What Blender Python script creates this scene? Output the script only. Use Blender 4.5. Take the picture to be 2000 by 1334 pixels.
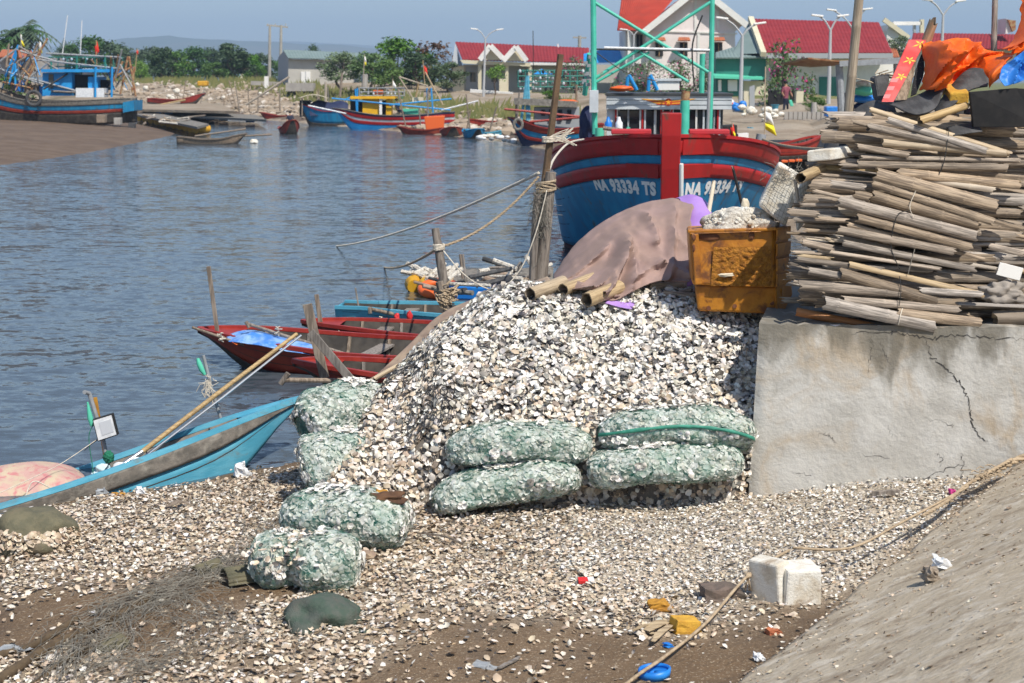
import bpy, bmesh, math, random
import numpy as np
from mathutils import Vector, Matrix, Quaternion, noise as mnoise
R = math.radians
for _o in list(bpy.data.objects): bpy.data.objects.remove(_o)
scene = bpy.context.scene
col = scene.collection
# ------------------------------------------------------------------ camera
CAMZ = 3.0; FPX = 3000.0; CX, CY = 1000.0, 667.0; HOR = 160.0
TH = math.atan((CY - HOR) / FPX)
cd = bpy.data.cameras.new('camera'); cam = bpy.data.objects.new('camera', cd); col.objects.link(cam)
cd.sensor_width = 36; cd.lens = FPX / 2000 * 36; cd.clip_start = 0.1; cd.clip_end = 30000
cam.location = (0, 0, CAMZ); cam.rotation_euler = (R(90) - TH, 0, 0)
cd.dof.use_dof = True; cd.dof.focus_distance = 11.0; cd.dof.aperture_fstop = 5.6
scene.camera = cam
# ------------------------------------------------------------------ world, sun, exposure
SUN = Vector((0.34, -0.50, 0.80)).normalized()
world = bpy.data.worlds.new('World'); scene.world = world; world.use_nodes = True
wn = world.node_tree.nodes; wl = world.node_tree.links
sky = wn.new('ShaderNodeTexSky'); sky.sky_type = 'NISHITA'; sky.sun_disc = False
sky.sun_elevation = math.asin(SUN.z); sky.sun_rotation = math.atan2(SUN.x, SUN.y)
sky.air_density = 1.0; sky.dust_density = 0.6; sky.ozone_density = 2.2; sky.altitude = 0
bg = wn['Background']; bg.inputs['Strength'].default_value = 0.115
wl.new(sky.outputs[0], bg.inputs[0])
sl = bpy.data.lights.new('sun', 'SUN'); sl.energy = 5.0; sl.angle = R(0.5); sl.color = (1.0, 0.935, 0.83)
so = bpy.data.objects.new('sun', sl); col.objects.link(so)
so.rotation_euler = SUN.to_track_quat('Z', 'Y').to_euler(); so.location = SUN * 50
vs = scene.view_settings; vs.view_transform = 'Standard'; vs.look = 'None'; vs.gamma = 1; vs.use_curve_mapping = False; vs.exposure = 0.2
scene.render.resolution_x = 1024; scene.render.resolution_y = 683

# ------------------------------------------------------------------ helpers
def W(px, py, Y):
    "photograph pixel -> point standing at depth Y metres along the view axis"
    u = (px - CX) / FPX; v = (CY - py) / FPX
    d = Vector((u, math.cos(TH) + v * math.sin(TH), -math.sin(TH) + v * math.cos(TH)))
    s = Y / d.y
    return Vector((0, 0, CAMZ)) + d * s
def WZ(px, py, z=0.0):
    "photograph pixel -> point on the level z"
    u = (px - CX) / FPX; v = (CY - py) / FPX
    d = Vector((u, math.cos(TH) + v * math.sin(TH), -math.sin(TH) + v * math.cos(TH)))
    s = (z - CAMZ) / d.z
    return Vector((0, 0, CAMZ)) + d * s
rng = random.Random(7)
nrng = np.random.default_rng(11)
OFF = {}
def tag(o, label=None, cat=None, group=None, kind=None):
    if label: o['label'] = label
    if cat: o['category'] = cat
    if group: o['group'] = group
    if kind: o['kind'] = kind
    return o
def thing(name, label, cat, loc=(0, 0, 0), rz=0.0, group=None, world=False):
    "an Empty at a thing's base; world=True: its parts are given in world coordinates"
    o = bpy.data.objects.new(name, None); col.objects.link(o)
    o.location = loc; o.rotation_euler = (0, 0, rz); o.empty_display_size = 0.1
    if world: OFF[o.name] = Vector(loc)
    return tag(o, label, cat, group)
def root_of(o):
    while o.parent: o = o.parent
    return o
class MB:
    def __init__(s): s.v = []; s.f = []; s.c = None
    def add(s, vs, fs):
        n = len(s.v); s.v.extend([tuple(x) for x in vs]); s.f.extend([tuple(n + i for i in f) for f in fs]); return s
    def box(s, c, size, rot=None, taper=1.0):
        c = Vector(c); hx, hy, hz = size[0] / 2, size[1] / 2, size[2] / 2
        vs = []
        for sz in (-1, 1):
            k = taper if sz > 0 else 1
            for sx, sy in ((-1, -1), (1, -1), (1, 1), (-1, 1)):
                p = Vector((sx * hx * k, sy * hy * k, sz * hz))
                if rot is not None: p = rot @ p
                vs.append(c + p)
        return s.add(vs, [(0, 3, 2, 1), (4, 5, 6, 7), (0, 1, 5, 4), (1, 2, 6, 5), (2, 3, 7, 6), (3, 0, 4, 7)])
    def bar(s, a, b, w, h=None, up=(0, 0, 1)):
        a = Vector(a); b = Vector(b); h = h or w; d = (b - a).normalized(); up = Vector(up)
        if abs(d.dot(up)) > .98: up = Vector((0, 1, 0))
        x = d.cross(up).normalized() * w / 2; y = x.cross(d).normalized() * h / 2
        vs = [a - x - y, a + x - y, a + x + y, a - x + y, b - x - y, b + x - y, b + x + y, b - x + y]
        return s.add(vs, [(0, 3, 2, 1), (4, 5, 6, 7), (0, 1, 5, 4), (1, 2, 6, 5), (2, 3, 7, 6), (3, 0, 4, 7)])
    def tube(s, pts, r, n=8, cap=True, twist=None):
        pts = [Vector(p) for p in pts]; m = len(pts)
        rs = list(r) if hasattr(r, '__len__') else [r] * m
        t0 = (pts[1] - pts[0]).normalized()
        a = Vector((0, 0, 1)) if abs(t0.z) < .9 else Vector((1, 0, 0))
        x = t0.cross(a).normalized(); vs = []
        for i, p in enumerate(pts):
            t = (pts[min(i + 1, m - 1)] - pts[max(i - 1, 0)]).normalized()
            x = (x - t * x.dot(t)).normalized(); y = t.cross(x)
            for k in range(n):
                q = 2 * math.pi * k / n
                vs.append(p + (x * math.cos(q) + y * math.sin(q)) * rs[i])
        fs = []
        for i in range(m - 1):
            for k in range(n):
                k2 = (k + 1) % n
                fs.append((i * n + k, i * n + k2, (i + 1) * n + k2, (i + 1) * n + k))
        if cap: fs.append(tuple(range(n - 1, -1, -1))); fs.append(tuple((m - 1) * n + k for k in range(n)))
        return s.add(vs, fs)
    def grid(s, fn, nu, nv, close=False):
        vs = [fn(i / nu, j / nv) for i in range(nu + 1) for j in range(nv + 1)]
        fs = [(i * (nv + 1) + j, (i + 1) * (nv + 1) + j, (i + 1) * (nv + 1) + j + 1, i * (nv + 1) + j + 1) for i in range(nu) for j in range(nv)]
        return s.add(vs, fs)
    def prism(s, poly, d):
        "polygon (list of 3D points) extruded by vector d"
        n = len(poly); d = Vector(d); p = [Vector(q) for q in poly]
        vs = p + [q + d for q in p]
        fs = [tuple(range(n - 1, -1, -1)), tuple(range(n, 2 * n))] + [(i, (i + 1) % n, n + (i + 1) % n, n + i) for i in range(n)]
        return s.add(vs, fs)
    def ico(s, c, r, sub=2, sc=(1, 1, 1), nz=0.0, seed=0, rot=None, freq=1.5):
        bm = bmesh.new(); bmesh.ops.create_icosphere(bm, subdivisions=sub, radius=1)
        vs = []
        for v in bm.verts:
            p = v.co.copy()
            k = 1 + nz * mnoise.noise(p * freq + Vector((seed * 3.1, seed * 1.7, 0))) if nz else 1
            q = Vector((p.x * sc[0], p.y * sc[1], p.z * sc[2])) * r * k
            if rot is not None: q = rot @ q
            vs.append(Vector(c) + q)
        fs = [tuple(v.index for v in f.verts) for f in bm.faces]; bm.free()
        return s.add(vs, fs)
    def build(s, name, mat, parent=None, smooth=False, label=None, cat=None, group=None, kind=None, solid=0.0, bevel=0.0, base=None):
        me = bpy.data.meshes.new(name)
        off = Vector((0, 0, 0))
        if parent is not None: off = OFF.get(root_of(parent).name, off)
        elif base is not None: off = Vector(base)
        elif s.v:
            a = np.array(s.v); off = Vector(((a[:, 0].min() + a[:, 0].max()) / 2, (a[:, 1].min() + a[:, 1].max()) / 2, a[:, 2].min()))
        me.from_pydata([(v[0] - off.x, v[1] - off.y, v[2] - off.z) for v in s.v], [], s.f)
        if mat is not None: me.materials.append(M[mat] if isinstance(mat, str) else mat)
        if smooth:
            me.polygons.foreach_set('use_smooth', [True] * len(me.polygons))
        me.update()
        o = bpy.data.objects.new(name, me); col.objects.link(o)
        if parent is not None: o.parent = parent
        else: o.location = off
        if smooth and smooth != 'all':
            try: me.set_sharp_from_angle(angle=R(40))
            except Exception: pass
        if solid:
            md = o.modifiers.new('solid', 'SOLIDIFY'); md.thickness = solid; md.offset = 0
        if bevel:
            md = o.modifiers.new('bevel', 'BEVEL'); md.width = bevel; md.segments = 2; md.limit_method = 'ANGLE'
        return tag(o, label, cat, group, kind)
def copy_tree(o, parent=None):
    c = o.copy(); col.objects.link(c); c.parent = parent
    for ch in list(o.children): copy_tree(ch, c)
    return c
def catmull(pts, n=6):
    pts = [Vector(p) for p in pts]; out = []
    for i in range(len(pts) - 1):
        p0 = pts[max(i - 1, 0)]; p1 = pts[i]; p2 = pts[i + 1]; p3 = pts[min(i + 2, len(pts) - 1)]
        for k in range(n):
            t = k / n
            out.append(0.5 * ((2 * p1) + (p2 - p0) * t + (2 * p0 - 5 * p1 + 4 * p2 - p3) * t * t + (3 * p1 - p0 - 3 * p2 + p3) * t ** 3))
    out.append(pts[-1]); return out
def sag(a, b, d, n=14):
    a = Vector(a); b = Vector(b)
    return [a.lerp(b, i / n) - Vector((0, 0, d * 4 * (i / n) * (1 - i / n))) for i in range(n + 1)]
def fbm(x, y, z=0, o=4):
    return mnoise.fractal(Vector((x, y, z)), 1.0, 2.0, o)

# ------------------------------------------------------------------ materials
M = {}
def mat(name, base, c2=None, scale=8.0, mix=(0.40, 0.62), rough=0.75, bump=0.0, bscale=None, dirt=None, dscale=3.0, dmix=(0.5, 0.72), rnd=0.0, metal=0.0, stretch=(1, 1, 1), spec=0.4, vcol=False, detail=6, world=False, trans=0.0, alpha=1.0, bdist=0.01):
    m = bpy.data.materials.new(name); m.use_nodes = True; nt = m.node_tree; N = nt.nodes; L = nt.links
    b = N['Principled BSDF']; b.inputs['Roughness'].default_value = rough; b.inputs['Metallic'].default_value = metal
    b.inputs['Specular IOR Level'].default_value = spec
    tc = N.new('ShaderNodeTexCoord'); mp = N.new('ShaderNodeMapping'); mp.inputs['Scale'].default_value = stretch
    if world:
        ge = N.new('ShaderNodeNewGeometry'); L.new(ge.outputs['Position'], mp.inputs['Vector'])
    else: L.new(tc.outputs['Object'], mp.inputs['Vector'])
    def nz(sc, det=detail, dist=0.0):
        n = N.new('ShaderNodeTexNoise'); n.inputs['Scale'].default_value = sc; n.inputs['Detail'].default_value = det; n.inputs['Roughness'].default_value = 0.62
        n.inputs['Distortion'].default_value = dist
        L.new(mp.outputs[0], n.inputs['Vector']); return n
    def ramp(sock, lo, hi):
        r = N.new('ShaderNodeMapRange'); r.interpolation_type = 'SMOOTHSTEP'; r.inputs[1].default_value = lo; r.inputs[2].default_value = hi
        L.new(sock, r.inputs[0]); return r.outputs[0]
    def mixc(fac, a, bb):
        x = N.new('ShaderNodeMix'); x.data_type = 'RGBA'
        if isinstance(fac, float): x.inputs[0].default_value = fac
        else: L.new(fac, x.inputs[0])
        for s_, val in ((6, a), (7, bb)):
            if hasattr(val, 'links'): L.new(val, x.inputs[s_])
            else: x.inputs[s_].default_value = (*val, 1)
        return x.outputs[2]
    if vcol:
        at = N.new('ShaderNodeAttribute'); at.attribute_name = 'col'; cur = at.outputs['Color']
    else: cur = base
    if c2 is not None:
        cur = mixc(ramp(nz(scale).outputs[0], *mix), cur, c2 if not vcol else mixc(0.75, cur, c2))
    if dirt is not None:
        cur = mixc(ramp(nz(dscale, 8, 0.6).outputs[0], *dmix), cur, dirt)
    if rnd:
        oi = N.new('ShaderNodeObjectInfo'); hv = N.new('ShaderNodeHueSaturation')
        r = N.new('ShaderNodeMapRange'); r.inputs[3].default_value = 1 - rnd; r.inputs[4].default_value = 1 + rnd
        L.new(oi.outputs['Random'], r.inputs[0]); L.new(r.outputs[0], hv.inputs['Value'])
        r2 = N.new('ShaderNodeMath'); r2.operation = 'MULTIPLY'; r2.inputs[1].default_value = 7.13; L.new(oi.outputs['Random'], r2.inputs[0])
        r3 = N.new('ShaderNodeMath'); r3.operation = 'FRACT'; L.new(r2.outputs[0], r3.inputs[0])
        r4 = N.new('ShaderNodeMapRange'); r4.inputs[3].default_value = 0.55; r4.inputs[4].default_value = 1.3; L.new(r3.outputs[0], r4.inputs[0]); L.new(r4.outputs[0], hv.inputs['Saturation'])
        if hasattr(cur, 'links'): L.new(cur, hv.inputs['Color'])
        else: hv.inputs['Color'].default_value = (*cur, 1)
        cur = hv.outputs[0]
    if hasattr(cur, 'links'): L.new(cur, b.inputs['Base Color'])
    else: b.inputs['Base Color'].default_value = (*cur, 1)
    if bump:
        bp = N.new('ShaderNodeBump'); bp.inputs['Strength'].default_value = bump; bp.inputs['Distance'].default_value = bdist
        L.new(nz(bscale or scale * 3).outputs[0], bp.inputs['Height']); L.new(bp.outputs[0], b.inputs['Normal'])
    if trans: b.inputs['Transmission Weight'].default_value = trans
    if alpha < 1: b.inputs['Alpha'].default_value = alpha
    M[name] = m; return m
def srgb(r, g, b):
    f = lambda c: (c / 255 / 12.92) if c <= 10 else ((c / 255 + 0.055) / 1.055) ** 2.4
    return (f(r), f(g), f(b))
mat('mud', (0.145, 0.092, 0.050), (0.38, 0.31, 0.22), scale=75, mix=(0.56, 0.66), rough=0.85, bump=0.8, bscale=30, dirt=(0.085, 0.056, 0.036), dscale=1.6, world=True, bdist=0.03)
mat('bankmud', (0.115, 0.077, 0.050), (0.15, 0.105, 0.072), scale=0.9, rough=0.8, bump=0.4, bscale=1.4, dirt=(0.10, 0.068, 0.05), dscale=0.12, world=True, bdist=0.15)
mat('bank', (0.27, 0.21, 0.15), (0.36, 0.30, 0.23), scale=0.4, rough=0.9, bump=0.7, bscale=2.0, dirt=(0.13, 0.11, 0.06), dscale=0.12, world=True, bdist=0.3)
mat('shell', (0.7, 0.7, 0.7), (0.50, 0.42, 0.33), scale=60, mix=(0.5, 0.8), rough=0.55, bump=0.25, bscale=150, vcol=True, spec=0.3, world=True, detail=3, bdist=0.004)
mat('moundcore', (0.06, 0.052, 0.045), rough=0.95)
mat('concrete', (0.36, 0.345, 0.315), (0.43, 0.42, 0.39), scale=2.2, rough=0.9, bump=0.45, bscale=24, dirt=(0.34, 0.27, 0.19), dscale=1.4, dmix=(0.48, 0.66), bdist=0.012)
mat('grime', (0.10, 0.095, 0.08), rough=0.95)
mat('crack', (0.06, 0.055, 0.05), rough=1)
mat('net_grey', (0.27, 0.255, 0.22), (0.17, 0.155, 0.13), scale=10, rough=0.8)
mat('net_green', (0.03, 0.20, 0.14), (0.05, 0.28, 0.20), scale=14, rough=0.6)
mat('wood', (0.27, 0.22, 0.175), (0.14, 0.11, 0.085), scale=40, rough=0.85, bump=0.5, bscale=40, stretch=(1, 1, 0.12), rnd=0.15)
mat('woodx', (0.27, 0.22, 0.175), (0.14, 0.11, 0.085), scale=40, rough=0.85, bump=0.5, bscale=40, stretch=(0.12, 1, 1), rnd=0.15)
mat('bamboo', (0.36, 0.29, 0.22), (0.15, 0.118, 0.09), scale=95, mix=(0.40, 0.60), rough=0.7, bump=0.5, bscale=60, stretch=(0.06, 1, 1), dirt=(0.17, 0.145, 0.12), dscale=5, dmix=(0.46, 0.7), rnd=0.38, bdist=0.006)
mat('bamboo_tan', (0.48, 0.37, 0.23), (0.30, 0.22, 0.135), scale=80, rough=0.6, bump=0.4, bscale=50, stretch=(0.06, 1, 1), dirt=(0.24, 0.18, 0.11), dscale=6, rnd=0.12, bdist=0.005)
mat('bamboo_in', (0.30, 0.24, 0.17), (0.17, 0.13, 0.09), scale=14, rough=0.85, stretch=(0.06, 1, 1), rnd=0.25)
mat('driftwood', (0.33, 0.28, 0.23), (0.20, 0.165, 0.13), scale=9, rough=0.9, bump=0.8, bscale=30, stretch=(0.15, 1, 1), rnd=0.15)
mat('orangewood', (0.42, 0.19, 0.07), (0.30, 0.12, 0.04), scale=9, rough=0.55, stretch=(0.1, 1, 1))
mat('brownrock', (0.13, 0.065, 0.032), (0.07, 0.035, 0.02), scale=9, rough=0.85, bump=0.8, bscale=14)
mat('greyrock', (0.16, 0.12, 0.10), (0.11, 0.09, 0.075), scale=9, rough=0.85, bump=0.8, bscale=18)
mat('mudsack', (0.15, 0.135, 0.085), (0.11, 0.105, 0.068), scale=14, rough=0.85, bump=0.8, bscale=45, dirt=(0.15, 0.115, 0.08), dscale=5)
mat('greensack', (0.055, 0.085, 0.065), (0.085, 0.10, 0.085), scale=12, rough=0.8, bump=0.8, bscale=60, dirt=(0.11, 0.10, 0.085), dscale=6)
mat('red_hull', (0.21, 0.022, 0.012), (0.27, 0.04, 0.018), scale=5, rough=0.45, bump=0.2, bscale=14, dirt=(0.07, 0.03, 0.02), dscale=3, dmix=(0.55, 0.75))
mat('red_rail', (0.27, 0.022, 0.016), (0.34, 0.035, 0.022), scale=6, rough=0.5, bump=0.2, dirt=(0.10, 0.03, 0.02), dscale=4, dmix=(0.6, 0.8))
mat('hull_dark', (0.035, 0.03, 0.026), (0.07, 0.06, 0.05), scale=4, rough=0.8)
mat('blue_hull', (0.065, 0.30, 0.43), (0.11, 0.37, 0.50), scale=5, rough=0.6, bump=0.35, bscale=20, dirt=(0.16, 0.20, 0.20), dscale=7, dmix=(0.56, 0.74), stretch=(.5, 1, 1.6))
mat('gunwale_grey', (0.21, 0.19, 0.165), (0.13, 0.12, 0.105), scale=9, rough=0.9, bump=0.6, bscale=40, dirt=(0.32, 0.30, 0.26), dscale=7)
mat('ship_blue', (0.010, 0.17, 0.35), (0.014, 0.23, 0.43), scale=3, rough=0.5, bump=0.2, bscale=10, dirt=(0.08, 0.085, 0.075), dscale=5, dmix=(0.54, 0.74), stretch=(1, 1, .3))
mat('ship_red', (0.40, 0.012, 0.012), (0.33, 0.012, 0.012), scale=3, rough=0.5, bump=0.3, dirt=(0.13, 0.05, 0.035), dscale=5, dmix=(0.55, 0.72), stretch=(1, 1, .45))
mat('ship_bottom', (0.10, 0.025, 0.03), (0.06, 0.025, 0.03), scale=3, rough=0.8)
mat('white_paint', (0.78, 0.77, 0.74), (0.6, 0.58, 0.54), scale=20, mix=(0.55, 0.8), rough=0.6)
mat('cream_paint', (0.62, 0.55, 0.42), rough=0.6)
mat('cabin_grey', (0.56, 0.60, 0.63), (0.48, 0.52, 0.55), scale=4, rough=0.6, bump=0.2, dirt=(0.26, 0.23, 0.2), dscale=3, dmix=(0.6, 0.8))
mat('cabin_dark', (0.045, 0.05, 0.055), rough=0.5)
mat('glass', (0.02, 0.025, 0.03), rough=0.08, spec=0.6)
mat('mast_green', (0.06, 0.46, 0.33), (0.09, 0.52, 0.40), scale=4, rough=0.5, dirt=(0.22, 0.17, 0.11), dscale=3, dmix=(0.62, 0.78))
mat('rust', (0.25, 0.09, 0.04), (0.38, 0.27, 0.14), scale=6, rough=0.9)
mat('steel', (0.52, 0.54, 0.56), rough=0.3, metal=0.8)
mat('pvc', (0.30, 0.32, 0.34), (0.24, 0.25, 0.26), scale=10, rough=0.5)
mat('mint', (0.10, 0.52, 0.36), rough=0.45)
mat('deep_green', (0.01, 0.13, 0.075), (0.015, 0.18, 0.10), scale=40, rough=0.8, bump=0.8, bscale=90)
mat('ochre', (0.48, 0.24, 0.03), (0.36, 0.17, 0.025), scale=14, rough=0.75)
mat('basket', (0.50, 0.205, 0.020), (0.37, 0.135, 0.014), scale=6, rough=0.45, bump=0.4, bscale=16, dirt=(0.15, 0.055, 0.018), dscale=8, dmix=(0.50, 0.66), bdist=0.02)
mat('basket_rough', (0.50, 0.21, 0.022), (0.33, 0.125, 0.014), scale=26, rough=0.6, bump=1.0, bscale=34, bdist=0.05)
mat('basket_stain', (0.13, 0.045, 0.02), (0.17, 0.07, 0.03), scale=20, rough=0.8)
mat('yellowfoam', (0.62, 0.36, 0.05), (0.52, 0.28, 0.04), scale=20, rough=0.9, bump=0.6, bscale=60)
mat('foam', (0.72, 0.70, 0.64), (0.58, 0.52, 0.42), scale=8, rough=0.85, bump=0.6, bscale=70, dirt=(0.30, 0.22, 0.15), dscale=7, dmix=(0.54, 0.70))
mat('foamrubble', (0.72, 0.68, 0.60), (0.5, 0.45, 0.38), scale=26, rough=0.95, bump=1.0, bscale=40, dirt=(0.14, 0.12, 0.10), dscale=26, dmix=(0.56, 0.68), bdist=0.03)
mat('mauve', (0.295, 0.205, 0.175), (0.335, 0.23, 0.205), scale=3, rough=0.85, bump=0.2, bscale=30, dirt=(0.22, 0.155, 0.15), dscale=4, dmix=(0.52, 0.74))
mat('purple', (0.42, 0.25, 0.62), (0.36, 0.20, 0.56), scale=5, rough=0.55)
mat('lining', (0.30, 0.215, 0.165), (0.40, 0.30, 0.21), scale=5, rough=0.6, dirt=(0.14, 0.09, 0.07), dscale=4)
mat('rubber', (0.045, 0.045, 0.047), (0.085, 0.085, 0.087), scale=12, rough=0.75, bump=0.5, bscale=40, stretch=(1, 0.3, 1))
mat('blackboard', (0.012, 0.012, 0.013), (0.022, 0.02, 0.02), scale=9, rough=0.7)
mat('orange_tarp', (0.80, 0.145, 0.012), (0.70, 0.10, 0.008), scale=6, rough=0.5, bump=0.4, bscale=12, bdist=0.02)
mat('blue_tarp', (0.03, 0.20, 0.62), (0.02, 0.13, 0.45), scale=8, rough=0.45, bump=0.4, bscale=14, bdist=0.02)
mat('dinghy_tarp', (0.06, 0.22, 0.66), (0.25, 0.42, 0.72), scale=6, rough=0.45, bump=0.6, bscale=12, bdist=0.03)
mat('pink_tarp', (0.52, 0.32, 0.28), (0.52, 0.42, 0.30), scale=7, rough=0.8, bump=0.5, bscale=14, dirt=(0.50, 0.20, 0.20), dscale=9, dmix=(0.5, 0.62), bdist=0.02)
mat('redplank', (0.55, 0.035, 0.035), (0.62, 0.10, 0.09), scale=4, rough=0.5)
mat('yellow_print', (0.75, 0.48, 0.06), rough=0.6)
mat('rope', (0.46, 0.36, 0.245), (0.33, 0.25, 0.165), scale=30, rough=0.9, bump=0.6, bscale=90)
mat('ropewhite', (0.66, 0.60, 0.50), (0.50, 0.45, 0.37), scale=20, rough=0.9)
mat('mudrope', (0.12, 0.085, 0.05), (0.085, 0.06, 0.036), scale=20, rough=0.9, bump=0.8, bscale=60)
mat('wire', (0.02, 0.02, 0.02), rough=0.6)
mat('redplastic', (0.6, 0.03, 0.03), rough=0.4)
mat('blueplastic', (0.012, 0.17, 0.60), (0.02, 0.22, 0.65), scale=10, rough=0.4)
mat('orangeplastic', (0.72, 0.13, 0.025), rough=0.45)
mat('yellowplastic', (0.62, 0.34, 0.02), (0.5, 0.25, 0.02), scale=6, rough=0.5)
mat('whiteplastic', (0.75, 0.76, 0.77), (0.6, 0.62, 0.64), scale=14, rough=0.5)
mat('cabin_blue', (0.015, 0.24, 0.58), (0.02, 0.30, 0.66), scale=2, rough=0.55, dirt=(0.06, 0.15, 0.25), dscale=2, dmix=(0.6, 0.8))
mat('cabin_yellow', (0.75, 0.42, 0.01), (0.68, 0.36, 0.01), scale=2, rough=0.55)
mat('navy', (0.012, 0.018, 0.06), (0.02, 0.03, 0.08), scale=3, rough=0.7)
mat('leaf', (0.06, 0.13, 0.028), (0.095, 0.175, 0.038), scale=1.2, rough=0.6, rnd=0.22)
mat('leaf_light', (0.095, 0.19, 0.03), (0.14, 0.24, 0.04), scale=1.2, rough=0.6, rnd=0.15)
mat('leaf_dark', (0.032, 0.075, 0.024), (0.055, 0.11, 0.034), scale=1.2, rough=0.65, rnd=0.2)
mat('leaf_red', (0.10, 0.045, 0.025), (0.13, 0.075, 0.03), scale=1.2, rough=0.6)
mat('flower', (0.55, 0.03, 0.22), (0.6, 0.08, 0.3), scale=2, rough=0.6)
mat('grass', (0.11, 0.13, 0.035), (0.19, 0.175, 0.06), scale=1.0, rough=0.8, world=True)
mat('bark', (0.13, 0.10, 0.075), (0.08, 0.06, 0.045), scale=4, rough=0.9)
mat('rooftile', (0.23, 0.020, 0.024), (0.28, 0.028, 0.03), scale=1.5, rough=0.6)
mat('rooftile_orange', (0.42, 0.040, 0.018), (0.36, 0.034, 0.016), scale=1.5, rough=0.6)
mat('oldtile', (0.42, 0.14, 0.06), (0.33, 0.10, 0.05), scale=3, rough=0.8)
mat('wall_cream', (0.62, 0.57, 0.42), (0.57, 0.52, 0.38), scale=1, rough=0.85)
mat('wall_pink', (0.76, 0.69, 0.67), (0.70, 0.63, 0.61), scale=1, rough=0.85)
mat('wall_white', (0.74, 0.73, 0.70), (0.66, 0.65, 0.62), scale=1, rough=0.85)
mat('wall_grey', (0.50, 0.48, 0.43), (0.45, 0.43, 0.385), scale=0.6, rough=0.85)
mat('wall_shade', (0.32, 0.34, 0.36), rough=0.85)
mat('green_metal', (0.02, 0.16, 0.13), (0.03, 0.2, 0.16), scale=1, rough=0.5)
mat('slate', (0.17, 0.23, 0.22), (0.20, 0.26, 0.25), scale=1, rough=0.6)
mat('pole_grey', (0.42, 0.43, 0.44), rough=0.5)
mat('pole_conc', (0.36, 0.34, 0.31), (0.3, 0.28, 0.26), scale=2, rough=0.9)
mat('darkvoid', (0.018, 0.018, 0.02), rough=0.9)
mat('skin', (0.32, 0.17, 0.10), rough=0.6)
mat('shirt', (0.20, 0.05, 0.08), (0.26, 0.08, 0.1), scale=8, rough=0.9)
mat('darkcloth', (0.02, 0.025, 0.05), rough=0.9)
mat('flag_yellow', (0.80, 0.68, 0.02), rough=0.7)
mat('flag_red', (0.65, 0.03, 0.015), rough=0.7)
mat('mountain', (0.05, 0.07, 0.04), (0.09, 0.09, 0.06), scale=0.004, rough=1.0)
mat('clam_glass', (0.6, 0.6, 0.6), rough=0.2)
scene.cycles.use_denoising = True
scene.cycles.volume_bounces = 0
scene.cycles.max_bounces = 6; scene.cycles.transparent_max_bounces = 12
scene.cycles.use_light_tree = False
# ================================================================== height of the land
def xy(p): return (p.x, p.y)
SHORE = [(-9, 6.2), (-5, 9.4), (-3.56, 10.45), (-1.75, 11.9), (-0.4, 12.7), (1.0, 13.2), (2.2, 13.6)]
FAR = [(-6000, 260), (-75, 175), xy(WZ(265, 224)), xy(WZ(450, 229)), xy(WZ(600, 241)), xy(WZ(850, 263)), xy(WZ(1000, 279)),
       (3, 62), (5.2, 46), (5.6, 34), (5.5, 26), (4.6, 18), (3.2, 14.6)]
LAND = SHORE + FAR[::-1] + [(-9000, 260), (-9000, 9000), (9000, 9000), (9000, -40), (-60, -40)]
LANDFAR = FAR + [(4.0, 12.0), (6.0, 6.0), (9000, 6), (9000, 9000), (-9000, 9000), (-9000, 260)]
BEACH = SHORE + [(3.2, 14.6), (30, 14), (30, -30), (-40, -30)]
MUDB = [(-36, 40)] + [xy(WZ(*q)) for q in ((0, 323), (90, 311), (180, 297), (260, 281), (320, 269), (345, 261), (325, 252), (280, 243), (240, 235))] + [(-45, 150), (-75, 176), (-200, 200), (-200, 40)]
def sd(poly, X, Y):
    "signed distance, positive inside"
    P = np.array(poly, float); n = len(P)
    best = np.full(X.shape, 1e12); inside = np.zeros(X.shape, bool)
    for i in range(n):
        ax, ay = P[i]; bx, by = P[(i + 1) % n]
        dx, dy = bx - ax, by - ay
        t = np.clip(((X - ax) * dx + (Y - ay) * dy) / (dx * dx + dy * dy + 1e-12), 0, 1)
        best = np.minimum(best, (X - ax - t * dx) ** 2 + (Y - ay - t * dy) ** 2)
        cr = ((ay > Y) != (by > Y)) & (X < (bx - ax) * (Y - ay) / (by - ay + 1e-12) + ax)
        inside ^= cr
    return np.where(inside, 1, -1) * np.sqrt(best)
def sstep(x, a, b):
    t = np.clip((x - a) / (b - a), 0, 1); return t * t * (3 - 2 * t)
def vnoise(X, Y, s, seed=0):
    "cheap smooth value noise"
    x = X / s + seed * 17.3; y = Y / s + seed * 9.1
    xi = np.floor(x).astype(int); yi = np.floor(y).astype(int); fx = x - xi; fy = y - yi
    fx = fx * fx * (3 - 2 * fx); fy = fy * fy * (3 - 2 * fy)
    def h(a, b):
        n = (a * 374761393 + b * 668265263 + seed * 1442695) & 0xffffffff
        n = ((n ^ (n >> 13)) * 1274126177) & 0xffffffff
        return ((n ^ (n >> 16)) & 0xffff) / 65535.0 * 2 - 1
    return (h(xi, yi) * (1 - fx) + h(xi + 1, yi) * fx) * (1 - fy) + (h(xi, yi + 1) * (1 - fx) + h(xi + 1, yi + 1) * fx) * fy
def smin(a, b, k=0.12):
    h = np.clip(0.5 + 0.5 * (b - a) / k, 0, 1); return b * (1 - h) + a * h - k * h * (1 - h)
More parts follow.
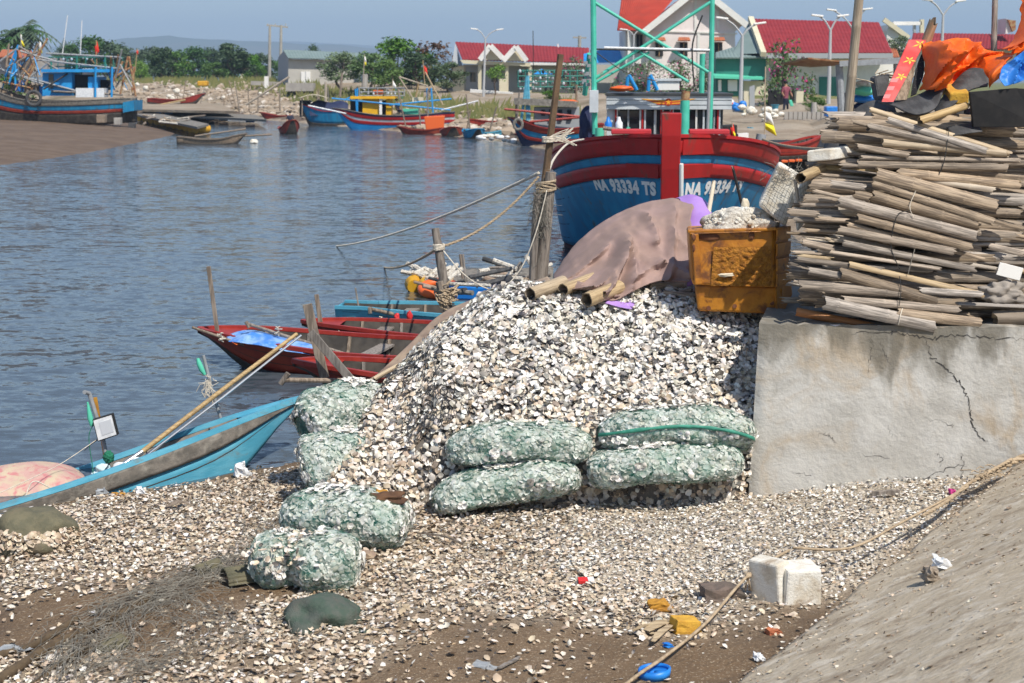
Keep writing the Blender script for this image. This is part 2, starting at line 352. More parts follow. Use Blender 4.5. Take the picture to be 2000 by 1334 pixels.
def height(X, Y):
    X = np.asarray(X, float); Y = np.asarray(Y, float)
    db = sd(BEACH, X, Y); df = sd(LANDFAR, X, Y); dm = sd(MUDB, X, Y)
    zb = np.where(db > 0, 0.20 * (1 - np.exp(-np.maximum(db, 0) / 1.0)), 0.22 * db)
    zb = zb + np.where(db > -0.3, 0.16 * sstep(X, 0.8, 3.4) * sstep(Y, 7.5, 9.8), 0)
    zb = zb + 0.05 * sstep(X, -1.6, -0.4) * sstep(Y, 8.2, 9.6) * (1 - sstep(Y, 10.5, 11.5))
    zb = zb + np.where(db > -0.4, 0.030 * vnoise(X, Y, 0.9, 1) + 0.016 * vnoise(X, Y, 0.33, 2) + 0.007 * vnoise(X, Y, 0.11, 3), 0)
    top = 2.05 + 0.85 * sstep(Y, 95, 125) * (1 - sstep(X, -12, 0)) - 0.6 * (1 - sstep(Y, 14, 30))
    wid = 5.5 + 11 * sstep(Y, 30, 80)
    zf = np.where(df > 0, top * sstep(df / wid, -0.10, 1.0), 0.25 * df)
    zf = zf + np.where(df > 0, 0.16 * vnoise(X, Y, 3.5, 4) + 0.09 * vnoise(X, Y, 1.2, 5), 0) * np.clip(df / 3, 0, 1) * sstep(Y, 16, 30)
    zm = np.where(dm > 0, 1.15 * (1 - np.exp(-np.maximum(dm, 0) / 11.0)), 0.2 * dm) + np.where(dm > 0, 0.05 * vnoise(X, Y, 4, 6) + 0.03 * vnoise(X, Y, 1.1, 7), 0) * np.clip(dm / 2, 0, 1)
    z = np.maximum(np.maximum(zb, zf), zm)
    return np.maximum(z, -1.4)
def H(x, y): return float(height(np.array([x]), np.array([y]))[0])
def mesh_grid(name, X, Y, Z, mats, mi=None, smooth=True):
    nu, nv = X.shape
    co = np.stack([X, Y, Z], -1).reshape(-1, 3)
    i, j = np.meshgrid(np.arange(nu - 1), np.arange(nv - 1), indexing='ij')
    q = np.stack([i * nv + j, (i + 1) * nv + j, (i + 1) * nv + j + 1, i * nv + j + 1], -1).reshape(-1, 4)
    me = bpy.data.meshes.new(name); me.vertices.add(len(co)); me.vertices.foreach_set('co', co.ravel())
    me.loops.add(q.size); me.loops.foreach_set('vertex_index', q.ravel().astype(np.int32))
    me.polygons.add(len(q)); me.polygons.foreach_set('loop_start', np.arange(0, q.size, 4, dtype=np.int32)); me.polygons.foreach_set('loop_total', np.full(len(q), 4, np.int32))
    for m_ in mats: me.materials.append(M[m_])
    if mi is not None: me.polygons.foreach_set('material_index', mi.ravel().astype(np.int32))
    if smooth: me.polygons.foreach_set('use_smooth', np.ones(len(q), bool))
    me.update(); me.validate()
    o = bpy.data.objects.new(name, me); col.objects.link(o); return o
# near beach
gx, gy = np.meshgrid(np.linspace(-9, 7, 400), np.linspace(0.5, 15.5, 380), indexing='ij')
tag(mesh_grid('ground', gx, gy, height(gx, gy), ['mud']), kind='structure')
# far land, one sheet to the horizon
yy = np.concatenate([np.linspace(15.5, 60, 70), np.linspace(60.6, 190, 170), np.geomspace(193, 9000, 40)])
ss = np.linspace(-0.8, 0.8, 300)
fx_, fy_ = np.meshgrid(ss, yy, indexing='ij'); fx_ = fx_ * (fy_ + 6)
fz = height(fx_, fy_) - 0.004
dmq = sd(MUDB, fx_, fy_); dfq = sd(LANDFAR, fx_, fy_)
mi = np.where((dmq > -8) & (dmq > dfq), 1, 0)
mi = np.where((dfq > 0) & (dfq < 2.2) & (fy_ > 40), 1, mi)
mi = np.where((dfq > 19) & (fy_ > 60), 2, mi)[:-1, :-1]
tag(mesh_grid('terrain', fx_, fy_, fz, ['bank', 'bankmud', 'grass'], mi), kind='structure')
# water
def water_mat():
    m = bpy.data.materials.new('water'); m.use_nodes = True; nt = m.node_tree; N = nt.nodes; L = nt.links
    b = N['Principled BSDF']; b.inputs['Base Color'].default_value = (0.070, 0.090, 0.110, 1); b.inputs['Roughness'].default_value = 0.10
    b.inputs['IOR'].default_value = 1.33; b.inputs['Specular IOR Level'].default_value = 0.5
    g = N.new('ShaderNodeNewGeometry'); acc = None
    for sc, st, amp, det in ((0.35, (1, 1.5, 1), 0.16, 2), (2.1, (1, 2.0, 1), 0.46, 3), (7.5, (1, 1.6, 1), 0.42, 3)):
        mp = N.new('ShaderNodeMapping'); mp.inputs['Scale'].default_value = st; mp.inputs['Rotation'].default_value = (0, 0, 0.25)
        L.new(g.outputs['Position'], mp.inputs['Vector'])
        n = N.new('ShaderNodeTexNoise'); n.inputs['Scale'].default_value = sc; n.inputs['Detail'].default_value = det; n.inputs['Distortion'].default_value = 0.4
        L.new(mp.outputs[0], n.inputs['Vector'])
        su = N.new('ShaderNodeVectorMath'); su.operation = 'SUBTRACT'; su.inputs[1].default_value = (.5, .5, .5); L.new(n.outputs['Color'], su.inputs[0])
        mu = N.new('ShaderNodeVectorMath'); mu.operation = 'MULTIPLY'; mu.inputs[1].default_value = (amp * .6, amp, 0); L.new(su.outputs[0], mu.inputs[0])
        if acc is None: acc = mu
        else:
            ad = N.new('ShaderNodeVectorMath'); ad.operation = 'ADD'; L.new(acc.outputs[0], ad.inputs[0]); L.new(mu.outputs[0], ad.inputs[1]); acc = ad
    ad = N.new('ShaderNodeVectorMath'); ad.operation = 'ADD'; ad.inputs[1].default_value = (0, 0, 1); L.new(acc.outputs[0], ad.inputs[0])
    no = N.new('ShaderNodeVectorMath'); no.operation = 'NORMALIZE'; L.new(ad.outputs[0], no.inputs[0]); L.new(no.outputs[0], b.inputs['Normal'])
    M['water'] = m
water_mat()
wx, wy = np.meshgrid(np.linspace(-700, 60, 40), np.linspace(5, 420, 40), indexing='ij')
tag(mesh_grid('water', wx, wy, np.zeros_like(wx), ['water']), kind='structure')
# concrete embankment slope on the right
T0 = Vector((1.04, 6.9, 0.17)); T1 = Vector((3.30, 9.70, 0.57)); td = (T1 - T0); tdx = td.normalized(); tn = Vector((tdx.y, -tdx.x, 0)).normalized()
def slopept(a, bq):
    p = T0 + td * a + tn * bq
    j = 0.022 * mnoise.noise(Vector((p.x * 1.7, p.y * 1.7, 4))) + 0.010 * mnoise.noise(Vector((p.x * 7, p.y * 7, 1)))
    e = 0.05 * mnoise.noise(Vector((a * 9, 0, 3))) * max(0, 1 - bq * 4)
    return Vector((p.x - tn.x * e, p.y - tn.y * e, p.z + 0.44 * bq + j - (0.22 if bq <= 0 else 0)))
def slope_mat():
    m = mat('slope_conc', (0.44, 0.37, 0.275), (0.56, 0.50, 0.41), scale=9, mix=(.46, .66), rough=0.92, bump=0.8, bscale=30, bdist=0.015, dirt=(0.29, 0.23, 0.165), dscale=6, dmix=(0.48, 0.68))
    nt = m.node_tree
    for n in nt.nodes:
        if n.type == 'MAPPING':
            n.inputs['Rotation'].default_value = (0, 0, -math.atan2(tdx.y, tdx.x)); n.inputs['Scale'].default_value = (0.62, 1.3, 1)
slope_mat()
mb = MB(); mb.grid(lambda u, v: slopept(-2.2 + 5.2 * u, [0, 0.0001][v > 0] + 9.0 * v ** 1.6), 150, 60)
sob = mb.build('concrete_slope', 'slope_conc', smooth='all', kind='structure')
# far hills
def hills(name, Y, px0, px1, tops, seed, dep=.35, rgh=5):
    pts = []; n = 120
    mbh = MB()
    def fn(u, v):
        px = px0 + (px1 - px0) * u
        k = u * (len(tops) - 1); i = min(int(k), len(tops) - 2); t = k - i; t = t * t * (3 - 2 * t)
        ty = tops[i] * (1 - t) + tops[i + 1] * t + rgh * fbm(u * 9, seed, 0)
        hz = max(W(px, ty, Y).z, 1.0)
        w = abs(2 * v - 1); p = W(px, 160, Y)
        return Vector((p.x, Y + (v - .5) * Y * dep, hz * (1 - w) ** 0.8 * (1 + 0.12 * fbm(u * 14, v * 6, seed)) - 2))
    mbh.grid(fn, n, 14)
    return mbh.build(name, 'mountain', smooth='all', kind='structure')
hills('hills', 4200, -500, 1500, [60, 52, 58, 74, 84, 96, 76, 70, 80, 84, 96, 110, 118, 128, 140, 150, 150], 1)
hills('hills', 6500, -700, 2700, [90, 70, 48, 66, 96, 88, 76, 86, 92, 108, 118, 112, 124, 128, 130, 138, 140, 140, 140], 2)
hills('hills', 1500, 100, 170, [158, 118, 92, 78, 70, 84, 80, 100, 112, 158], 3, .05, 9)
# the air
hz = MB(); hz.box((0, 4000, 160), (17000, 9400, 330))
hzo = hz.build('haze', None, kind='stuff'); hzo['label'] = 'pale blue haze hanging over the river and the far hills'; hzo['category'] = 'haze'
hm = bpy.data.materials.new('haze'); hm.use_nodes = True; hn = hm.node_tree.nodes; hl = hm.node_tree.links
hn.remove(hn['Principled BSDF']); pv = hn.new('ShaderNodeVolumePrincipled'); pv.inputs['Color'].default_value = (0.54, 0.74, 1.0, 1); pv.inputs['Density'].default_value = 0.00030; pv.inputs['Anisotropy'].default_value = 0.0
hl.new(pv.outputs[0], hn['Material Output'].inputs['Volume']); hzo.data.materials.append(hm)
# ================================================================== concrete retaining wall
WC = Vector((1.63, 10.0, 0)); wd = Vector((1, -0.10, 0)).normalized(); wbk = Vector((0.24, 1, 0)); WTOP = 1.43
def wall_mat():
    m = mat('concrete', (0.45, 0.435, 0.40), (0.54, 0.53, 0.50), scale=2.6, rough=0.92, bump=0.7, bscale=20, dirt=(0.43, 0.36, 0.275), dscale=2.1, dmix=(0.47, 0.66), bdist=0.015)
    nt = m.node_tree; N = nt.nodes; L = nt.links; b = N['Principled BSDF']; cur = b.inputs['Base Color'].links[0].from_socket
    tc = N.new('ShaderNodeTexCoord'); sp = N.new('ShaderNodeSeparateXYZ'); L.new(tc.outputs['Object'], sp.inputs[0])
    mp = N.new('ShaderNodeMapping'); mp.inputs['Scale'].default_value = (1, 1, .35); L.new(tc.outputs['Object'], mp.inputs['Vector'])
    n = N.new('ShaderNodeTexNoise'); n.inputs['Scale'].default_value = 4.0; n.inputs['Detail'].default_value = 8; n.inputs['Distortion'].default_value = .5; L.new(mp.outputs[0], n.inputs['Vector'])
    zr = N.new('ShaderNodeMapRange'); zr.inputs[1].default_value = .75; zr.inputs[2].default_value = 1.43; zr.inputs[3].default_value = -.12; zr.inputs[4].default_value = .23; L.new(sp.outputs['Z'], zr.inputs[0])
    ad = N.new('ShaderNodeMath'); L.new(n.outputs[0], ad.inputs[0]); L.new(zr.outputs[0], ad.inputs[1])
    r = N.new('ShaderNodeMapRange'); r.interpolation_type = 'SMOOTHSTEP'; r.inputs[1].default_value = .52; r.inputs[2].default_value = .72; r.inputs[4].default_value = .85; L.new(ad.outputs[0], r.inputs[0])
    mx = N.new('ShaderNodeMix'); mx.data_type = 'RGBA'; L.new(r.outputs[0], mx.inputs[0]); L.new(cur, mx.inputs[6]); mx.inputs[7].default_value = (.15, .135, .105, 1); L.new(mx.outputs[2], b.inputs['Base Color'])
wall_mat()
wallroot = thing('concrete_wall', 'cracked grey concrete retaining wall carrying the bamboo stack', 'wall', (WC.x, WC.y, 0.0), world=True)
def wallpt(u, z): # u metres along the face, z height: a rough cast face with a slight batter
    p = WC + wd * u
    nrm = Vector((wd.y, -wd.x, 0))
    b = 0.012 * mnoise.noise(Vector((u * 2.2, z * 2.2, 2))) + 0.006 * mnoise.noise(Vector((u * 9, z * 9, 5)))
    edge = 0.035 * max(0, 1 - u / 0.05) * (0.6 + mnoise.noise(Vector((0, z * 7, 3))))
    topn = 0.012 * mnoise.noise(Vector((u * 6, 0, 8))) - 0.035 * max(0, mnoise.noise(Vector((u * 19, 2, 5))) - .15)
    return Vector((p.x, p.y, z + topn * (z > WTOP - .01))) + nrm * (b - edge + (WTOP - z) * 0.02) - Vector((0.035 * (WTOP - z) * max(0, 1 - u / 1.0), 0, 0))
wm = MB(); wm.grid(lambda u, v: wallpt(4.6 * u ** 1.2, -0.25 + (WTOP + 0.25) * v), 90, 40)
wm.grid(lambda u, v: wallpt(4.6 * u ** 1.2, WTOP) + wbk * (2.2 * v) + Vector((0, 0, 0.006 * mnoise.noise(Vector((u * 20, v * 9, 1))))) , 60, 20)
wm.grid(lambda u, v: wallpt(0, -0.25 + (WTOP + 0.25) * v) + wbk * (2.2 * (1 - u)), 12, 20)
wm.build('face', 'concrete', wallroot, smooth=True)
def crack(pts, w, parent=wallroot, jit=0.012, seed=0):
    r = random.Random(seed); m = MB(); vs = []; fs = []
    P = catmull([Vector((a, b, 0)) for a, b in pts], 9)
    n = len(P)
    for i, p in enumerate(P):
        k = math.sin(math.pi * (i + .4) / (n + .6)) ** .6
        ww = w * .7 * k * r.uniform(.3, 1.4); ju = r.uniform(-jit, jit); jz = r.uniform(-jit, jit)
        nr = Vector((wd.y, -wd.x, 0)) * 0.0025
        t = (P[min(i + 1, n - 1)] - P[max(i - 1, 0)]).normalized()
        a = wallpt(p.x + ju - t.y * ww, p.y + jz + t.x * ww) + nr; b = wallpt(p.x + ju + t.y * ww, p.y + jz - t.x * ww) + nr
        vs += [a, b]
    for i in range(n - 1): fs.append((2 * i, 2 * i + 1, 2 * i + 3, 2 * i + 2))
    m.add(vs, fs).build('crack', 'crack', parent)
def wuv(px, py):
    "photo pixel on the wall face -> (along, height)"
    u = (px - CX) / FPX; v = (CY - py) / FPX
    d = Vector((u, math.cos(TH) + v * math.sin(TH), -math.sin(TH) + v * math.cos(TH)))
    nr = Vector((wd.y, -wd.x, 0)); s = (WC - Vector((0, 0, CAMZ))).dot(nr) / d.dot(nr)
    p = Vector((0, 0, CAMZ)) + d * s
    return ((p - WC).dot(wd), p.z)
for q, w_ in (([(1665, 650), (1730, 648), (1780, 655), (1820, 660), (1870, 655), (1930, 660), (1999, 662)], .006),
              ([(1810, 660), (1815, 690), (1840, 712), (1870, 742), (1885, 768), (1895, 800), (1900, 830), (1918, 856), (1930, 860)], .006),
              ([(1750, 930), (1800, 932), (1850, 914), (1890, 905)], .003), ([(1878, 882), (1880, 910), (1878, 945)], .003), ([(1672, 885), (1740, 893)], .002),
              ([(1600, 850), (1620, 848), (1636, 866)], .002), ([(1715, 660), (1730, 690), (1738, 710)], .002), ([(1700, 655), (1704, 680), (1699, 705), (1696, 730)], .002),
              ([(1825, 885), (1840, 892), (1833, 908)], .003), ([(1732, 828), (1742, 850)], .0018), ([(1805, 815), (1855, 828), (1858, 834)], .0018), ([(1560, 920), (1590, 926)], .002)):
    crack([wuv(*a) for a in q], w_, seed=int(q[0][0]))
# ================================================================== oyster shells
def shell_templates(k=10, n=8, seed=3):
    r = np.random.default_rng(seed); out = []
    for q in range(k):
        th = np.linspace(0, 2 * np.pi, n, endpoint=False) + r.uniform(-.15, .15, n)
        rad = 1 + 0.16 * np.cos(th * 2 + r.uniform(0, 6)) + r.uniform(-.13, .13, n)
        el = r.uniform(1.0, 1.4); cup = r.uniform(0.22, 0.5)
        v = [(0, 0, 0)]
        for s, zz in ((0.6, 0.30), (1.0, 1.0)):
            for i in range(n):
                v.append((rad[i] * s * np.cos(th[i]) * el, rad[i] * s * np.sin(th[i]), cup * zz + r.uniform(-.10, .10) * s))
        f = [(0, 1 + i, 1 + (i + 1) % n) for i in range(n)]
        for i in range(n):
            j = (i + 1) % n
            f += [(1 + i, 1 + n + i, 1 + n + j), (1 + i, 1 + n + j, 1 + j)]
        v = np.array(v, float); v[:, 2] -= cup * .5
        out.append((v, np.array(f, int)))
    return out
TPL = shell_templates()
TPL5 = shell_templates(10, 5, 9); TPL6 = shell_templates(12, 6, 4)
PAL_WHITE = [((0.80, 0.78, 0.74), .50), ((0.68, 0.62, 0.53), .22), ((0.50, 0.46, 0.41), .13), ((0.22, 0.21, 0.20), .09), ((0.07, 0.07, 0.08), .06)]
PAL_CREAM = [((0.74, 0.68, 0.60), .34), ((0.62, 0.51, 0.39), .32), ((0.44, 0.35, 0.26), .18), ((0.25, 0.20, 0.155), .10), ((0.09, 0.08, 0.07), .06)]
PAL_SACK = [((0.80, 0.79, 0.75), .62), ((0.66, 0.63, 0.56), .2), ((0.42, 0.41, 0.38), .12), ((0.2, 0.2, 0.19), .06)]
PAL_MUD = [((0.60, 0.50, 0.38), .40), ((0.48, 0.37, 0.26), .30), ((0.68, 0.62, 0.53), .12), ((0.28, 0.21, 0.15), .18)]
def pick(pal, n):
    w = np.array([p[1] for p in pal]); c = np.array([p[0] for p in pal])
    i = nrng.choice(len(pal), n, p=w / w.sum())
    return np.clip(c[i] * nrng.uniform(.82, 1.12, (n, 1)) * nrng.uniform(.97, 1.03, (n, 3)), 0, .86)
def make_shells(name, P, Nn, size, tilt, colr, parent=None, extra=None, tpl=None, **kw):
    "P positions, Nn normals, size half-length per shell, tilt spread"
    n = len(P); tpl = tpl or TPL
    up = Nn / np.linalg.norm(Nn, axis=1, keepdims=True)
    ax = nrng.normal(size=(n, 3)); ax -= (ax * up).sum(1, keepdims=True) * up; ax /= np.linalg.norm(ax, axis=1, keepdims=True)
    ang = nrng.normal(0, 1, n) * tilt
    z = up * np.cos(ang)[:, None] + ax * np.sin(ang)[:, None]
    z *= np.where(nrng.random(n) < .5, 1, -1)[:, None]
    x = np.cross(z, nrng.normal(size=(n, 3))); x /= np.linalg.norm(x, axis=1, keepdims=True); y = np.cross(z, x)
    Vs, Fs, Cs = [], [], []; base = 0
    if extra is not None:
        ev, ef, ec = extra; Vs.append(ev); Fs.append(ef); Cs.append(np.tile(ec, (len(ev), 1))); base = len(ev)
    ti = nrng.integers(0, len(tpl), n)
    for k in range(len(tpl)):
        s = np.where(ti == k)[0]
        if not len(s): continue
        v, f = tpl[k]
        L = v[None] * size[s][:, None, None] 
        wv = P[s][:, None, :] + L[..., 0:1] * x[s][:, None, :] + L[..., 1:2] * y[s][:, None, :] + L[..., 2:3] * z[s][:, None, :]
        Vs.append(wv.reshape(-1, 3))
        Fs.append((f[None] + (base + np.arange(len(s)) * len(v))[:, None, None]).reshape(-1, 3)); base += len(s) * len(v)
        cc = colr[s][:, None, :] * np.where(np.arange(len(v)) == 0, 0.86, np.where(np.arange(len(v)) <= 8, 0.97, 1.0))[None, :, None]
        Cs.append(cc.reshape(-1, 3))
    co = np.concatenate(Vs); fa = np.concatenate(Fs); ca = np.concatenate(Cs)
    off = OFF.get(root_of(parent).name, Vector((0, 0, 0))) if parent is not None else Vector((co[:, 0].mean(), co[:, 1].mean(), co[:, 2].min()))
    co = co - np.array(off)
    me = bpy.data.meshes.new(name); me.vertices.add(len(co)); me.vertices.foreach_set('co', co.ravel())
    me.loops.add(fa.size); me.loops.foreach_set('vertex_index', fa.ravel().astype(np.int32))
    me.polygons.add(len(fa)); me.polygons.foreach_set('loop_start', np.arange(0, fa.size, 3, dtype=np.int32)); me.polygons.foreach_set('loop_total', np.full(len(fa), 3, np.int32))
    a = me.attributes.new('col', 'FLOAT_COLOR', 'POINT'); a.data.foreach_set('color', np.concatenate([ca, np.ones((len(ca), 1))], 1).ravel())
    me.materials.append(M['shell']); me.update()
    o = bpy.data.objects.new(name, me); col.objects.link(o)
    if parent is not None: o.parent = parent
    else: o.location = off
    return tag(o, **kw)
def normals_of(fn, X, Y, e=0.03):
    z0 = fn(X, Y); zx = fn(X + e, Y); zy = fn(X, Y + e)
    n = np.stack([-(zx - z0) / e, -(zy - z0) / e, np.ones_like(z0)], -1); return z0, n / np.linalg.norm(n, axis=1, keepdims=True)
# ---- the heap
def pileh(X, Y):
    zA = np.where(Y > 10.02, 0.72 + 0.74 * (Y - 10.02), 0.72 + 4.5 * (Y - 10.02))
    zB = 0.22 + 0.66 * (Y - 9.55)
    k = sstep(X, -0.80, -0.45); z = zA * k + zB * (1 - k)
    left = 1.46 - 0.73 * np.maximum(-X - 0.08, -9); z = smin(z, left, .10)
    z = smin(z, 0.82 - 2.4 * (-X - 0.93 + 0.10 * (Y - 10.5)), .08)
    z = smin(z, np.full_like(z, 1.44), .12)
    z = np.minimum(z, 1.44 - 1.2 * (Y - 11.75))
    z = z - 0.10 * sstep(X, 1.2, 1.9) * sstep(Y, 10.2, 11)
    z = z + 0.055 * vnoise(X, Y, 0.42, 21) + 0.032 * vnoise(X, Y, 0.15, 22)
    return z
px_, py_ = np.meshgrid(np.linspace(-1.95, 2.05, 140), np.linspace(9.4, 12.6, 120), indexing='ij')
pz = np.maximum(np.where((px_ > 1.56) & (py_ < 10.12), -1, pileh(px_, py_)), height(px_, py_) - 0.06) - 0.022
core_v = np.stack([px_, py_, pz], -1).reshape(-1, 3)
i_, j_ = np.meshgrid(np.arange(139), np.arange(119), indexing='ij'); nv_ = 120
q1 = np.stack([i_ * nv_ + j_, (i_ + 1) * nv_ + j_, (i_ + 1) * nv_ + j_ + 1], -1).reshape(-1, 3); q2 = np.stack([i_ * nv_ + j_, (i_ + 1) * nv_ + j_ + 1, i_ * nv_ + j_ + 1], -1).reshape(-1, 3)
core_f = np.concatenate([q1, q2])
n = 78000
X = nrng.uniform(-1.9, 1.98, n); Y = nrng.uniform(9.5, 12.3, n)
z, nn = normals_of(pileh, X, Y); g = height(X, Y)
ok = (z > g - .01) & (nrng.random(n) < np.minimum(1, 0.55 / np.maximum(nn[:, 2], .25) * .8)) & ((X < 1.60 + 0.24 * (Y - 10)) )
X, Y, z, nn = X[ok], Y[ok], z[ok], nn[ok]; n = len(X)
lift = nrng.uniform(-.012, .034, n); P = np.stack([X, Y, z], -1) + nn * lift[:, None]
k = np.clip((z - 0.45) / 0.8, 0, 1); white = nrng.random(n) < (.25 + .75 * k)
colr = np.where(white[:, None], pick(PAL_WHITE, n), pick(PAL_CREAM, n))
dk = vnoise(X, Y, .22, 41) * .6 + vnoise(X, Y, .6, 42) * .5; colr = np.where(((dk > .2) & (nrng.random(n) < .20))[:, None], colr * np.array([.5, .5, .51]), colr)
make_shells('shell_heap', P, nn, nrng.uniform(.011, .024, n) * np.where(nrng.random(n) < .12, 1.3, 1), 0.62, colr, tpl=TPL6, extra=(core_v, core_f, np.array([0.16, 0.14, 0.12])),  # dark core colour stands in for shade in the gaps between shells
            label='large heap of white and grey oyster shells between the sacks and the concrete wall', cat='shell heap', kind='stuff')
# ---- shells strewn over the foreshore
def dens(X, Y):
    nz = vnoise(X, Y, .55, 31) * .5 + vnoise(X, Y, .2, 32) * .35
    d = np.ones_like(X)
    def ell(cx, cy, rx, ry, rot=0, soft=.45):
        dx = X - cx; dy = Y - cy; c, s = math.cos(rot), math.sin(rot)
        a = (dx * c + dy * s) / rx; b = (-dx * s + dy * c) / ry
        return 1 - sstep(np.sqrt(a * a + b * b) + nz * .55, 1 - soft, 1 + soft)
    d *= 1 - 0.94 * ell(-2.25, 7.75, 0.95, 0.72, 0.5)
    d *= 1 - 0.90 * ell(-1.45, 8.35, 0.42, 0.20, 0.3)
    d *= 1 - 0.90 * ell(0.15, 6.85, 1.25, 0.80)
    d *= 1 - 0.88 * ell(1.25, 7.4, .85, .5, .75)
    d *= 1 - 0.5 * ell(-0.35, 7.65, .35, .25)
    sd_ = sd(BEACH, X, Y); d *= sstep(sd_ + nz * .25, .05, .75)
    tt = (X - T0.x) * tn.x + (Y - T0.y) * tn.y
    d *= 1 - sstep(tt + nz * .1, -.35, .0) * .85; d = np.where(tt > 0.03, 0, d)
    return np.clip(d, 0.02, 1) * np.where(tt > 0.05, 0, 1)
# crushed shell trodden into the mud where the shells lie thick
_g = bpy.data.objects['ground'].data; _co = np.zeros(len(_g.vertices) * 3); _g.vertices.foreach_get('co', _co); _co = _co.reshape(-1, 3)
_at = _g.attributes.new('grit', 'FLOAT', 'POINT'); _at.data.foreach_set('value', np.clip(dens(_co[:, 0], _co[:, 1]) * (.55 + .5 * sstep(_co[:, 0], -1.2, .8)), 0, 1).astype(np.float32))
_nt = M['mud'].node_tree; _b = _nt.nodes['Principled BSDF']; _cur = _b.inputs['Base Color'].links[0].from_socket
_a = _nt.nodes.new('ShaderNodeAttribute'); _a.attribute_name = 'grit'
_n = _nt.nodes.new('ShaderNodeTexVoronoi'); _n.inputs['Scale'].default_value = 85; _ge = _nt.nodes.new('ShaderNodeNewGeometry'); _nt.links.new(_ge.outputs['Position'], _n.inputs['Vector'])
_cr = _nt.nodes.new('ShaderNodeHueSaturation'); _cr.inputs['Color'].default_value = (.50, .43, .34, 1); _mr = _nt.nodes.new('ShaderNodeMapRange'); _mr.inputs[3].default_value = .35; _mr.inputs[4].default_value = 1.35
_nt.links.new(_n.outputs['Color'], _mr.inputs[0]); _nt.links.new(_mr.outputs[0], _cr.inputs['Value'])
_mx = _nt.nodes.new('ShaderNodeMix'); _mx.data_type = 'RGBA'; _nt.links.new(_a.outputs['Fac'], _mx.inputs[0]); _nt.links.new(_cur, _mx.inputs[6]); _nt.links.new(_cr.outputs[0], _mx.inputs[7]); _nt.links.new(_mx.outputs[2], _b.inputs['Base Color'])
wallcut = lambda X, Y: ((X - WC.x) * wd.y * -1 + (Y - WC.y) * wd.x) > -0.03
n = 235000
X = nrng.uniform(-5.2, 3.6, n); Y = nrng.uniform(6.0, 12.2, n)
ok = (nrng.random(n) < dens(X, Y) * .60) & ~((X > WC.x - .05) & wallcut(X, Y)) & ((pileh(X, Y) < height(X, Y) + .08) | ((X > 1.5) & (Y < 10.1))) & (np.abs(X / Y) < .42)
X, Y = X[ok], Y[ok]; n = len(X); z, nn = normals_of(height, X, Y, .06)
P = np.stack([X, Y, z + nrng.uniform(-.004, .030, n)], -1)
dd = dens(X, Y); wh = nrng.random(n) < (.16 + .6 * sstep(X, -.4, 1.2) * sstep(Y, 7.8, 8.8)); 
colr = np.where(wh[:, None], pick(PAL_WHITE, n), np.where((nrng.random(n) < .45)[:, None], pick(PAL_MUD, n), pick(PAL_CREAM, n)))
sz = nrng.uniform(.006, .018, n) * np.where(sstep(X, -.2, 1.2) * sstep(Y, 7.4, 8.4) > .5, .72, 1.0)
dk = vnoise(X, Y, .3, 43) * .6 + vnoise(X, Y, .8, 44) * .5; colr = np.where(((dk > .2) & (nrng.random(n) < .28))[:, None], colr * np.array([.62, .55, .47]), colr)
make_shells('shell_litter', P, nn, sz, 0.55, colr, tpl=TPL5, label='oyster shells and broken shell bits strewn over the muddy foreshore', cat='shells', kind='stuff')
# ---- the nearest shells one by one
proto_sh = []
for q in range(14):
    nn1 = np.array([[0, 0, 1.0]]); c1 = pick(PAL_MUD if q % 3 else PAL_CREAM, 1)
    o = make_shells('oyster_shell', np.zeros((1, 3)), nn1, np.array([.030]), 0.3, c1)
    o.location = (0, 0, 0); proto_sh.append(o)
m_ = 0
while m_ < 300:
    x = rng.uniform(-2.5, 1.0); y = 6.75 + 1.6 * rng.random() ** 1.6
    if abs(x / y) > .36: continue
    if float(dens(np.array([x]), np.array([y]))[0]) < .05 + .25 * rng.random() or (Vector((x, y, 0)) - T0).dot(tn) > -.02: continue
    o = proto_sh[m_] if m_ < 14 else proto_sh[m_ % 14].copy()
    if m_ >= 14: col.objects.link(o)
    o.location = (x, y, H(x, y) + .006); o.rotation_euler = (rng.gauss(0, .3), rng.gauss(0, .3), rng.uniform(0, 6.28)); s = rng.uniform(.45, .85); o.scale = (s, s, s)
    tag(o, 'loose oyster shell lying singly on the bare mud of the foreshore', 'shell', 'single oyster shells on the mud'); m_ += 1
# ================================================================== net sacks of shells
def net_mat():
    m = bpy.data.materials.new('sacknet'); m.use_nodes = True; nt = m.node_tree; N = nt.nodes; L = nt.links
    b = N['Principled BSDF']; b.inputs['Base Color'].default_value = (0.012, 0.20, 0.135, 1); b.inputs['Roughness'].default_value = .5
    tr = N.new('ShaderNodeBsdfTransparent'); mx = N.new('ShaderNodeMixShader')
    tc = N.new('ShaderNodeTexCoord'); n1 = N.new('ShaderNodeTexNoise'); n1.inputs['Scale'].default_value = 7; n1.inputs['Detail'].default_value = 3
    mr = N.new('ShaderNodeMapRange'); mr.inputs[1].default_value = .42; mr.inputs[2].default_value = .78; mr.inputs[3].default_value = .18; mr.inputs[4].default_value = .44
    L.new(tc.outputs['Object'], n1.inputs['Vector']); L.new(n1.outputs[0], mr.inputs[0]); L.new(mr.outputs[0], mx.inputs[0])
    L.new(tr.outputs[0], mx.inputs[1]); L.new(b.outputs[0], mx.inputs[2]); L.new(mx.outputs[0], N['Material Output'].inputs[0])
    M['sacknet'] = m
net_mat()
